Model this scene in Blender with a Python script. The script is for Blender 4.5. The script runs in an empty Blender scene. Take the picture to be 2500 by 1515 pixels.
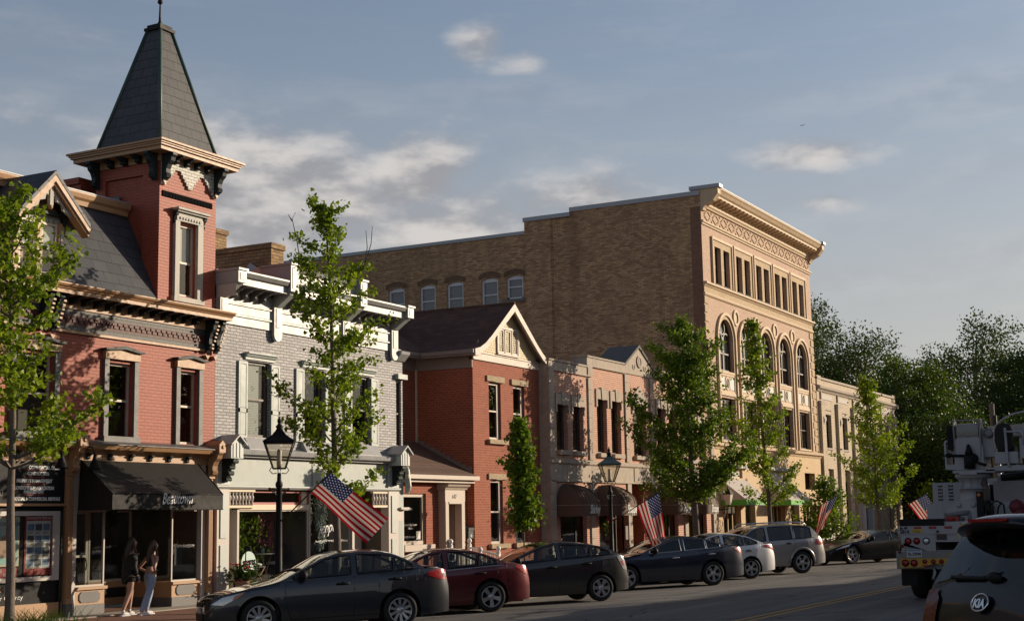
import bpy, bmesh, math, random
from mathutils import Vector, Matrix, geometry
from math import sin, cos, pi, radians, sqrt
SC = bpy.context.scene
COL = SC.collection
# ------------------------------------------------------------ camera
cam = bpy.data.objects.new('camera', bpy.data.cameras.new('camera'))
COL.objects.link(cam)
cam.data.lens = 50.0; cam.data.sensor_width = 36.0
cam.data.clip_start = 0.2; cam.data.clip_end = 3000
cam.matrix_world = Matrix((( .87869117, .08439606, .46987139, 0),
                           ( .47705829, -.11851211, -.87084457, 0),
                           (-.01781039, .98935948, -.14439739, 2.0), (0, 0, 0, 1)))
SC.camera = cam
# ------------------------------------------------------------ light, exposure
SUN_EL, SUN_AZ = radians(14), radians(37)      # azimuth measured from +Y towards +X
SC.view_settings.view_transform = 'Standard'
SC.view_settings.look = 'None'
SC.view_settings.exposure = 0.12
SC.view_settings.gamma = 1
SC.view_settings.use_curve_mapping = False
sun = bpy.data.objects.new('sun', bpy.data.lights.new('sun', 'SUN'))
COL.objects.link(sun)
sun.data.energy = 5.0; sun.data.angle = radians(0.5); sun.data.color = (1.0, .83, .62)
sdir = Vector((sin(SUN_AZ)*cos(SUN_EL), cos(SUN_AZ)*cos(SUN_EL), sin(SUN_EL)))
sun.rotation_euler = sdir.to_track_quat('Z', 'Y').to_euler()
sun.location = (30, 60, 60)
W = bpy.data.worlds.new('World'); SC.world = W; W.use_nodes = True

def lk(nt, a, b): nt.links.new(a, b)
def N(nt, t, **kw):
    n = nt.nodes.new(t)
    for k, v in kw.items():
        if k.startswith('i_'):
            n.inputs[k[2:].replace('_', ' ')].default_value = v
        else: setattr(n, k, v)
    return n
def MA(nt, op, a, b=None, c=None, clamp=False):
    n = nt.nodes.new('ShaderNodeMath'); n.operation = op; n.use_clamp = clamp
    for i, s in enumerate((a, b, c)):
        if s is None: continue
        if isinstance(s, (int, float)): n.inputs[i].default_value = s
        else: nt.links.new(s, n.inputs[i])
    return n.outputs[0]
def SS(nt, x, lo, hi):
    n = nt.nodes.new('ShaderNodeMapRange'); n.interpolation_type = 'SMOOTHSTEP'
    nt.links.new(x, n.inputs[0]); n.inputs[1].default_value = lo; n.inputs[2].default_value = hi
    return n.outputs[0]
def MIX(nt, f, a, b, mode='MIX'):
    n = nt.nodes.new('ShaderNodeMix'); n.data_type = 'RGBA'; n.blend_type = mode
    for i, s in ((0, f), (6, a), (7, b)):
        if isinstance(s, (int, float)): n.inputs[i].default_value = s
        elif isinstance(s, tuple): n.inputs[i].default_value = (s + (1,))[:4]
        else: nt.links.new(s, n.inputs[i])
    return n.outputs[2]
def XYZ(nt, x, y, z=0):
    n = nt.nodes.new('ShaderNodeCombineXYZ')
    for i, s in enumerate((x, y, z)):
        if isinstance(s, (int, float)): n.inputs[i].default_value = s
        else: nt.links.new(s, n.inputs[i])
    return n.outputs[0]
def NOISE(nt, vec, scale, detail=4, rough=.55):
    n = N(nt, 'ShaderNodeTexNoise', i_Scale=scale, i_Detail=detail, i_Roughness=rough)
    if vec is not None: nt.links.new(vec, n.inputs['Vector'])
    return n.outputs['Fac']

def make_world():
    nt = W.node_tree; nt.nodes.clear()
    sky = N(nt, 'ShaderNodeTexSky', sky_type='NISHITA', sun_disc=False, sun_elevation=SUN_EL, sun_rotation=SUN_AZ,
            altitude=250, air_density=1.0, dust_density=1.6, ozone_density=1.5)
    tc = N(nt, 'ShaderNodeTexCoord'); sp = N(nt, 'ShaderNodeSeparateXYZ'); lk(nt, tc.outputs['Generated'], sp.inputs[0])
    az = MA(nt, 'MULTIPLY', MA(nt, 'ARCTAN2', sp.outputs[0], sp.outputs[1]), 57.2958)
    el = MA(nt, 'MULTIPLY', MA(nt, 'ARCSINE', sp.outputs[2]), 57.2958)
    # real clouds lie where these clumps are, in degrees of azimuth and elevation
    blobs = [(-41.0, 13.4, 6.5, 3.0, .66), (-37.2, 12.6, 7.0, 3.6, .72), (-32.5, 13.6, 3.0, 2.0, .70), (-30.5, 11.6, 6.0, 2.4, .66), (-25.0, 12.6, 5.4, 1.6, .46),
             (-29.6, 18.9, 1.7, 1.0, .50), (-27.6, 18.2, 1.9, .8, .44), (-15.9, 14.0, 2.9, 1.0, .54), (-16.6, 12.1, 3.6, .7, .46), (-22, 12.7, 2.6, 1.0, .3),
             (-46.0, 18.6, 2.6, .6, .25), (-49.5, 15.0, 5.0, 2.2, .40), (-54, 11.5, 9, 3.0, .45), (-12.5, 7.6, 6.0, .55, .26), (-70, 14, 12, 5, .4), (-9, 12, 3, .5, .2), (70, 10, 30, 4, .35), (20, 14, 20, 4, .3), (120, 12, 25, 6, .35)]
    env = None
    for a0, e0, ra, re, w in blobs:
        da = MA(nt, 'DIVIDE', MA(nt, 'SUBTRACT', az, a0), ra); de = MA(nt, 'DIVIDE', MA(nt, 'SUBTRACT', el, e0), re)
        r2 = MA(nt, 'ADD', MA(nt, 'MULTIPLY', da, da), MA(nt, 'MULTIPLY', de, de))
        g = MA(nt, 'MULTIPLY', MA(nt, 'POWER', 2.718, MA(nt, 'MULTIPLY', r2, -1)), w)
        env = g if env is None else MA(nt, 'MAXIMUM', env, g)
    v = XYZ(nt, MA(nt, 'MULTIPLY', az, .16), MA(nt, 'MULTIPLY', el, .34))
    n1 = NOISE(nt, v, 1.35, 7, .54)
    n2 = NOISE(nt, XYZ(nt, MA(nt, 'MULTIPLY', az, .05), MA(nt, 'MULTIPLY', el, .30), 3.3), 1.4, 6, .6)
    dens = SS(nt, MA(nt, 'ADD', MA(nt, 'MULTIPLY', MA(nt, 'SUBTRACT', n1, .5), .95), env), .16, .66)
    wisp = MA(nt, 'MULTIPLY', SS(nt, n2, .40, .80), .24)
    dens = MA(nt, 'MAXIMUM', dens, wisp)
    n3 = NOISE(nt, XYZ(nt, MA(nt, 'MULTIPLY', az, .16), MA(nt, 'ADD', MA(nt, 'MULTIPLY', el, .34), .32)), 1.35, 6, .54)
    lit = SS(nt, MA(nt, 'SUBTRACT', n1, n3), -.12, .15)
    ccol = MIX(nt, lit, (2.35, 2.3, 2.4), (4.8, 4.5, 4.25))
    sk = MIX(nt, 1.0, sky.outputs[0], (.88, .86, .86), 'MULTIPLY')
    hz = SS(nt, el, 23, 2)
    sk = MIX(nt, MA(nt, 'ADD', .30, MA(nt, 'MULTIPLY', hz, .55)), sk, MIX(nt, hz, (1.9, 2.1, 2.5), (3.55, 3.4, 3.3)))
    c = MIX(nt, MA(nt, 'MULTIPLY', dens, .85), sk, ccol)
    c = MIX(nt, SS(nt, el, 21, 52), c, MIX(nt, 1.0, c, (.34, .36, .42), 'MULTIPLY'))  # sky above the camera's view darkened to cut fill light on the street
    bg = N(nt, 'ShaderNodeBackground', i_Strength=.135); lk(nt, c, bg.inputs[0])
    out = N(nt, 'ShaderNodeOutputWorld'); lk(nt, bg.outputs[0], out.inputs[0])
make_world()
SC.cycles.use_denoising = True
SC.cycles.max_bounces = 6; SC.cycles.transparent_max_bounces = 12
SC.cycles.caustics_reflective = False; SC.cycles.caustics_refractive = False
SC.cycles.sample_clamp_indirect = 4

# ------------------------------------------------------------ materials
MATS = {}
def newmat(name):
    m = bpy.data.materials.new(name); m.use_nodes = True
    nt = m.node_tree; nt.nodes.clear()
    return m, nt
def finish(nt, sh):
    o = N(nt, 'ShaderNodeOutputMaterial'); lk(nt, sh, o.inputs[0])
def mat(name, col, rough=.6, metal=0, var=.12, ns=6, bump=0, bs=40, coat=0, stain=0, spec=.5):
    m, nt = newmat(name)
    b = N(nt, 'ShaderNodeBsdfPrincipled', i_Roughness=rough, i_Metallic=metal)
    b.inputs['Specular IOR Level'].default_value = spec
    if coat: b.inputs['Coat Weight'].default_value = coat; b.inputs['Coat Roughness'].default_value = .04
    tc = N(nt, 'ShaderNodeTexCoord')
    c = (col[0], col[1], col[2])
    if var:
        f = NOISE(nt, tc.outputs['Object'], ns, 6, .6)
        lo = tuple(x*(1-var*1.6) for x in c); hi = tuple(min(1, x*(1+var*1.6)) for x in c)
        cc = MIX(nt, f, lo, hi)
        if stain:
            mp = N(nt, 'ShaderNodeMapping'); mp.inputs['Scale'].default_value = (3, 3, .35); lk(nt, tc.outputs['Object'], mp.inputs[0])
            s = SS(nt, NOISE(nt, mp.outputs[0], 2.2, 7, .65), .48, .75)
            cc = MIX(nt, MA(nt, 'MULTIPLY', s, stain), cc, tuple(x*.35 for x in c))
        lk(nt, cc, b.inputs['Base Color'])
        rr = MA(nt, 'ADD', MA(nt, 'MULTIPLY', MA(nt, 'SUBTRACT', f, .5), .3 if rough > .15 else .04), rough, clamp=True)
        lk(nt, rr, b.inputs['Roughness'])
    else: b.inputs['Base Color'].default_value = c + (1,)
    if bump:
        bp = N(nt, 'ShaderNodeBump', i_Strength=bump, i_Distance=.02)
        lk(nt, NOISE(nt, tc.outputs['Object'], bs, 6, .65), bp.inputs['Height']); lk(nt, bp.outputs[0], b.inputs['Normal'])
    finish(nt, b.outputs[0]); MATS[name] = m
    return m
def wallvec(nt, sx=1, sz=1, horiz=False):
    tc = N(nt, 'ShaderNodeTexCoord'); sp = N(nt, 'ShaderNodeSeparateXYZ'); lk(nt, tc.outputs['Object'], sp.inputs[0])
    g = N(nt, 'ShaderNodeNewGeometry'); sn = N(nt, 'ShaderNodeSeparateXYZ'); lk(nt, g.outputs['True Normal'], sn.inputs[0])
    f = MA(nt, 'GREATER_THAN', MA(nt, 'ABSOLUTE', sn.outputs[0]), .5)
    u = MA(nt, 'ADD', MA(nt, 'MULTIPLY', sp.outputs[1], f), MA(nt, 'MULTIPLY', sp.outputs[0], MA(nt, 'SUBTRACT', 1, f)))
    return XYZ(nt, MA(nt, 'MULTIPLY', u, sx), MA(nt, 'MULTIPLY', sp.outputs[2], sz)), tc
def brick(name, c1, c2, mo, bw=.215, rh=.075, ms=.011, bump=.6, rough=.85, grime=.35, mix=0.0, wob=0.0, stagger=.5, dirt=None, streak=0):
    m, nt = newmat(name)
    v, tc = wallvec(nt)
    if wob:
        wn = N(nt, 'ShaderNodeTexNoise', i_Scale=5.0, i_Detail=3); lk(nt, tc.outputs['Object'], wn.inputs['Vector'])
        va = N(nt, 'ShaderNodeVectorMath', operation='MULTIPLY_ADD'); lk(nt, wn.outputs['Color'], va.inputs[0])
        va.inputs[1].default_value = (wob, wob, 0); lk(nt, v, va.inputs[2]); v = va.outputs[0]
    t = N(nt, 'ShaderNodeTexBrick', offset=stagger); lk(nt, v, t.inputs['Vector'])
    t.inputs['Color1'].default_value = c1 + (1,); t.inputs['Color2'].default_value = c2 + (1,); t.inputs['Mortar'].default_value = mo + (1,)
    for k, x in (('Scale', 1), ('Mortar Size', ms), ('Mortar Smooth', .25), ('Bias', mix), ('Brick Width', bw), ('Row Height', rh)): t.inputs[k].default_value = x
    big = NOISE(nt, tc.outputs['Object'], .7, 7, .62)
    mid = NOISE(nt, tc.outputs['Object'], 9, 5, .6)
    c = MIX(nt, MA(nt, 'MULTIPLY', SS(nt, big, .40, .72), grime), t.outputs['Color'], dirt or tuple(x*.5 for x in c2))
    c = MIX(nt, .55, c, MIX(nt, mid, (.45, .45, .45), (1.5, 1.5, 1.5)), 'MULTIPLY')
    if streak:
        mp = N(nt, 'ShaderNodeMapping'); mp.inputs['Scale'].default_value = (1.3, 1.3, .09); lk(nt, tc.outputs['Object'], mp.inputs[0])
        c = MIX(nt, MA(nt, 'MULTIPLY', SS(nt, NOISE(nt, mp.outputs[0], 1.0, 6, .6), .48, .72), streak), c, tuple(x*.45 for x in c2))
        pt = N(nt, 'ShaderNodeTexVoronoi', i_Scale=.33); lk(nt, v, pt.inputs['Vector']); ps = N(nt, 'ShaderNodeSeparateColor'); lk(nt, pt.outputs['Color'], ps.inputs[0])
        c = MIX(nt, MA(nt, 'MULTIPLY', SS(nt, ps.outputs[0], .7, .95), .35), c, tuple(min(1, x*1.15) for x in c1))
    b = N(nt, 'ShaderNodeBsdfPrincipled', i_Roughness=rough); lk(nt, c, b.inputs['Base Color'])
    h = MA(nt, 'ADD', MA(nt, 'MULTIPLY', MA(nt, 'SUBTRACT', 1, t.outputs['Fac']), 1), MA(nt, 'MULTIPLY', NOISE(nt, tc.outputs['Object'], 28, 5, .7), .45))
    bp = N(nt, 'ShaderNodeBump', i_Strength=bump, i_Distance=.012); lk(nt, h, bp.inputs['Height']); lk(nt, bp.outputs[0], b.inputs['Normal'])
    finish(nt, b.outputs[0]); MATS[name] = m
def glass(name, tint, refl=1.0, rough=.0):
    m, nt = newmat(name)
    ge = N(nt, 'ShaderNodeNewGeometry'); dt = N(nt, 'ShaderNodeVectorMath', operation='DOT_PRODUCT'); lk(nt, ge.outputs['Incoming'], dt.inputs[0]); lk(nt, ge.outputs['Normal'], dt.inputs[1])
    f = MA(nt, 'MULTIPLY', MA(nt, 'ADD', .045, MA(nt, 'MULTIPLY', .955, MA(nt, 'POWER', MA(nt, 'SUBTRACT', 1, MA(nt, 'ABSOLUTE', dt.outputs['Value'])), 5))), 1.7*refl, clamp=True)
    a = N(nt, 'ShaderNodeBsdfTransparent'); a.inputs[0].default_value = tint + (1,)
    g = N(nt, 'ShaderNodeBsdfGlossy', i_Roughness=rough)
    tc = N(nt, 'ShaderNodeTexCoord')
    bp = N(nt, 'ShaderNodeBump', i_Strength=.06, i_Distance=.02); lk(nt, NOISE(nt, tc.outputs['Object'], 2.2, 2), bp.inputs['Height']); lk(nt, bp.outputs[0], g.inputs['Normal'])
    mx = N(nt, 'ShaderNodeMixShader'); lk(nt, f, mx.inputs[0]); lk(nt, a.outputs[0], mx.inputs[1]); lk(nt, g.outputs[0], mx.inputs[2])
    finish(nt, mx.outputs[0]); MATS[name] = m
def carpaint(name, col, metal=.5, rough=.32, coat=1.0):
    m, nt = newmat(name)
    b = N(nt, 'ShaderNodeBsdfPrincipled', i_Roughness=rough, i_Metallic=metal)
    tc = N(nt, 'ShaderNodeTexCoord')
    f = NOISE(nt, tc.outputs['Object'], 3, 6, .6)
    g = NOISE(nt, tc.outputs['Object'], 900, 1)
    c = MIX(nt, f, tuple(x*.9 for x in col), tuple(x*1.1 for x in col)); c = MIX(nt, MA(nt, 'MULTIPLY', g, .25), c, tuple(min(1, x*1.6) for x in col))
    lk(nt, c, b.inputs['Base Color'])
    b.inputs['Coat Weight'].default_value = coat; b.inputs['Specular IOR Level'].default_value = .5*coat; b.inputs['Coat IOR'].default_value = 1.5
    lk(nt, MA(nt, 'MULTIPLY', SS(nt, f, .35, .8), .10), b.inputs['Coat Roughness'])
    finish(nt, b.outputs[0]); MATS[name] = m
def leafmat(name, c1, c2, trans=.35):
    m, nt = newmat(name)
    g = N(nt, 'ShaderNodeNewGeometry'); tc = N(nt, 'ShaderNodeTexCoord')
    r = g.outputs['Random Per Island']; n = NOISE(nt, tc.outputs['Object'], 1.3, 3)
    c = MIX(nt, MA(nt, 'ADD', MA(nt, 'MULTIPLY', r, .6), MA(nt, 'MULTIPLY', SS(nt, n, .3, .7), .4)), c1, c2)
    d = N(nt, 'ShaderNodeBsdfPrincipled', i_Roughness=.5); lk(nt, c, d.inputs['Base Color']); d.inputs['Specular IOR Level'].default_value = .3
    t = N(nt, 'ShaderNodeBsdfTranslucent'); lk(nt, MIX(nt, 1.0, c, (1.25, 1.25, .55), 'MULTIPLY'), t.inputs[0])
    mx = N(nt, 'ShaderNodeMixShader'); mx.inputs[0].default_value = trans; lk(nt, d.outputs[0], mx.inputs[1]); lk(nt, t.outputs[0], mx.inputs[2])
    finish(nt, mx.outputs[0]); MATS[name] = m
def shingle(name, c1, c2, w=.3, h=.16, slope=True, bump=.9, rough=.7, gap=.006, gc=.3):
    m, nt = newmat(name)
    v, tc = wallvec(nt)
    t = N(nt, 'ShaderNodeTexBrick', offset=.5); lk(nt, v, t.inputs['Vector'])
    t.inputs['Color1'].default_value = c1 + (1,); t.inputs['Color2'].default_value = c2 + (1,); t.inputs['Mortar'].default_value = tuple(x*gc for x in c1) + (1,)
    for k, x in (('Scale', 1), ('Mortar Size', gap), ('Mortar Smooth', .2), ('Bias', 0), ('Brick Width', w), ('Row Height', h)): t.inputs[k].default_value = x
    mid = NOISE(nt, tc.outputs['Object'], 3, 6, .65)
    c = MIX(nt, .6, t.outputs['Color'], MIX(nt, mid, (.5, .5, .5), (1.5, 1.5, 1.5)), 'MULTIPLY')
    b = N(nt, 'ShaderNodeBsdfPrincipled', i_Roughness=rough); lk(nt, c, b.inputs['Base Color'])
    sp = N(nt, 'ShaderNodeSeparateXYZ'); lk(nt, v, sp.inputs[0])
    saw = MA(nt, 'SUBTRACT', 1, MA(nt, 'FRACT', MA(nt, 'DIVIDE', sp.outputs[1], h)))
    hh = MA(nt, 'ADD', MA(nt, 'MULTIPLY', MA(nt, 'SUBTRACT', 1, t.outputs['Fac']), .6), MA(nt, 'ADD', MA(nt, 'MULTIPLY', saw, .5), MA(nt, 'MULTIPLY', NOISE(nt, tc.outputs['Object'], 30, 5, .7), .3)))
    bp = N(nt, 'ShaderNodeBump', i_Strength=bump, i_Distance=.015); lk(nt, hh, bp.inputs['Height']); lk(nt, bp.outputs[0], b.inputs['Normal'])
    finish(nt, b.outputs[0]); MATS[name] = m

brick('painted_red_brick', (.385, .086, .046), (.36, .077, .041), (.28, .058, .032), .21, .072, .008, .7, .6, .28, wob=.006)
brick('grey_painted_brick', (.52, .50, .51), (.36, .345, .36), (.20, .195, .20), .23, .075, .013, 1.0, .65, .25, wob=.035)
brick('house_brick', (.34, .078, .034), (.27, .058, .026), (.38, .20, .135), .21, .076, .008, .4, .85, .2)
brick('pink_brick', (.68, .41, .31), (.62, .35, .255), (.30, .145, .105), .215, .075, .009, .6, .85, .2)
brick('brown_side_brick', (.60, .385, .205), (.32, .178, .10), (.22, .16, .11), .25, .086, .010, .5, .9, .45, dirt=(.25, .155, .09), streak=.4)
brick('buff_front_brick', (.60, .43, .325), (.53, .36, .265), (.42, .28, .20), .215, .075, .008, .4, .85, .15)
brick('buff_trim_brick', (.60, .45, .29), (.53, .39, .245), (.36, .26, .16), .215, .075, .008, .4, .85, .2)
brick('cream_brick', (.60, .50, .37), (.54, .44, .32), (.38, .30, .21), .3, .085, .010, .5, .85, .25)
brick('corner_brick', (.27, .135, .085), (.22, .105, .065), (.20, .14, .10), .215, .075, .008, .4, .85, .2)
brick('chimney_brick', (.47, .31, .14), (.25, .15, .075), (.15, .11, .07), .25, .095, .012, .6, .9, .3)
brick('dark_red_brick', (.13, .035, .028), (.11, .03, .024), (.06, .02, .016), .21, .072, .009, .6, .6, .2)
brick('grey_band_brick', (.115, .108, .105), (.10, .095, .092), (.06, .056, .054), .21, .072, .008, .6, .6, .2)
brick('white_corbel_brick', (.62, .60, .55), (.56, .53, .48), (.24, .22, .19), .2, .075, .009, .7, .6, .3)
brick('paving_brick', (.25, .11, .072), (.19, .085, .058), (.10, .065, .05), .2, .1, .008, .5, .85, .4)
shingle('slate_roof', (.062, .066, .078), (.046, .05, .06), .42, .25, gap=.008, gc=.35, rough=.55)
shingle('tower_slate', (.058, .058, .062), (.043, .044, .048), .34, .24, gap=.009, gc=.3, rough=.55)
shingle('brown_shingle', (.135, .066, .048), (.085, .045, .036), .3, .12, gap=.004, gc=.5, rough=.9)
shingle('grey_shingle', (.17, .165, .175), (.13, .125, .135), .5, .16, rough=.8)
mat('gold_trim', (.42, .24, .125), .5, var=.10, ns=9, bump=.15)
mat('dark_trim', (.022, .030, .032), .55, var=.1, spec=.25)
mat('grey_trim', (.12, .115, .115), .55, var=.15, bump=.2)
mat('weathered_trim', (.42, .40, .36), .6, var=.3, ns=14, bump=.3, stain=.5)
mat('green_copper', (.045, .085, .072), .5, var=.3)
mat('white_metal', (.335, .34, .345), .42, var=.08, ns=4, bump=.08, bs=9, stain=.25)
mat('mint_paint', (.34, .385, .365), .5, var=.06, ns=5, stain=.12)
mat('mint_light', (.46, .50, .49), .45, var=.05)
mat('putty_paint', (.52, .47, .43), .5, var=.06)
mat('beige_trim', (.50, .42, .35), .55, var=.08)
mat('taupe_trim', (.23, .185, .165), .5, var=.1)
mat('cream_paint', (.66, .56, .40), .5, var=.06)
mat('cream_shingles', (.62, .50, .29), .6, var=.15, ns=12)
mat('red_paint', (.33, .03, .028), .45, var=.06)
mat('limestone', (.43, .36, .295), .85, var=.22, ns=5, bump=.25, stain=.45)
mat('rough_stone', (.42, .33, .22), .95, var=.4, ns=11, bump=1.0, bs=14)
mat('terracotta_trim', (.58, .43, .28), .7, var=.16, ns=5, bump=.2, stain=.3)
mat('stucco', (.62, .45, .27), .85, var=.12, ns=4, bump=.25, stain=.25)
mat('dark_wood', (.055, .036, .028), .5, var=.2)
mat('black_tile', (.006, .006, .007), .9, var=.1, spec=.05)
mat('black_frame', (.012, .011, .011), .55, var=.1, spec=.25)
mat('ivory_frame', (.58, .50, .40), .5, var=.08)
mat('white_frame', (.60, .62, .68), .4, var=.05)
mat('lead_cap', (.36, .38, .42), .45, var=.12)
mat('blind', (.62, .62, .58), .7, var=.04)
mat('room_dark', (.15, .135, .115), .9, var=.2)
mat('black_cloth', (.012, .011, .0105), .75, var=.15, bump=.2, bs=60)
mat('brown_cloth', (.115, .068, .048), .8, var=.12, bump=.15, bs=60)
mat('grey_cloth', (.52, .47, .44), .8, var=.05)
mat('green_cloth', (.12, .42, .055), .7, var=.05)
mat('white_paint', (.80, .80, .78), .4, var=.04)
mat('black_paint', (.010, .010, .011), .6, var=.1, spec=.22)
def asphalt():
    m, nt = newmat('asphalt'); tc = N(nt, 'ShaderNodeTexCoord'); o = tc.outputs['Object']
    b = N(nt, 'ShaderNodeBsdfPrincipled', i_Roughness=.85); b.inputs['Specular IOR Level'].default_value = .4
    fine = NOISE(nt, o, 70, 4, .7); mid = NOISE(nt, o, 2.2, 6, .62); sp = N(nt, 'ShaderNodeSeparateXYZ'); lk(nt, o, sp.inputs[0])
    band = NOISE(nt, XYZ(nt, MA(nt, 'MULTIPLY', sp.outputs[0], 1.1), MA(nt, 'MULTIPLY', sp.outputs[1], .045)), 1.0, 4, .6)
    c = MIX(nt, mid, (.105, .101, .099), (.16, .153, .147)); c = MIX(nt, SS(nt, band, .42, .66), c, (.19, .18, .17)); c = MIX(nt, MA(nt, 'MULTIPLY', SS(nt, fine, .55, .8), .5), c, (.28, .27, .255))
    wv = N(nt, 'ShaderNodeVectorMath', operation='MULTIPLY_ADD'); wn = N(nt, 'ShaderNodeTexNoise', i_Scale=.9, i_Detail=5); lk(nt, o, wn.inputs['Vector']); lk(nt, wn.outputs['Color'], wv.inputs[0]); wv.inputs[1].default_value = (1.6, 1.6, 0); lk(nt, o, wv.inputs[2])
    vo = N(nt, 'ShaderNodeTexVoronoi', feature='DISTANCE_TO_EDGE', i_Scale=.23); lk(nt, wv.outputs[0], vo.inputs['Vector'])
    cr = SS(nt, vo.outputs['Distance'], .010, .003); c = MIX(nt, MA(nt, 'MULTIPLY', cr, .75), c, (.022, .021, .021))
    st = SS(nt, NOISE(nt, o, .55, 5, .7), .62, .72); c = MIX(nt, MA(nt, 'MULTIPLY', st, .35), c, (.035, .034, .034))
    lk(nt, c, b.inputs['Base Color']); bp = N(nt, 'ShaderNodeBump', i_Strength=.4, i_Distance=.01); lk(nt, MA(nt, 'SUBTRACT', fine, cr), bp.inputs['Height']); lk(nt, bp.outputs[0], b.inputs['Normal'])
    finish(nt, b.outputs[0]); MATS['asphalt'] = m
asphalt()
mat('concrete', (.36, .32, .275), .9, var=.15, ns=3, bump=.25)
mat('yellow_line', (.52, .30, .05), .7, var=.2, ns=20)
mat('stall_line', (.30, .29, .28), .8, var=.4, ns=14)
mat('bark', (.15, .12, .10), .9, var=.35, ns=14, bump=.7, bs=30)
mat('soil', (.07, .09, .035), .95, var=.3, ns=1)
glass('window_glass', (.80, .83, .82), 1.0)
glass('shop_glass', (.80, .82, .80), .8)
glass('car_glass', (.66, .72, .70), .9)
glass('dark_car_glass', (.12, .13, .14), .9)
glass('lamp_glass', (.88, .86, .80), .8)
leafmat('ginkgo_leaf', (.095, .17, .013), (.29, .37, .03), .40)
leafmat('maple_leaf', (.035, .075, .009), (.105, .16, .017), .28)
leafmat('dark_leaf', (.024, .054, .009), (.07, .115, .016), .24)
leafmat('mid_leaf', (.055, .12, .012), (.19, .27, .024), .36)
leafmat('grass_blade', (.03, .07, .008), (.08, .14, .016), .2)
leafmat('far_leaf', (.030, .058, .012), (.085, .125, .021), .24)
M = MATS

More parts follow.
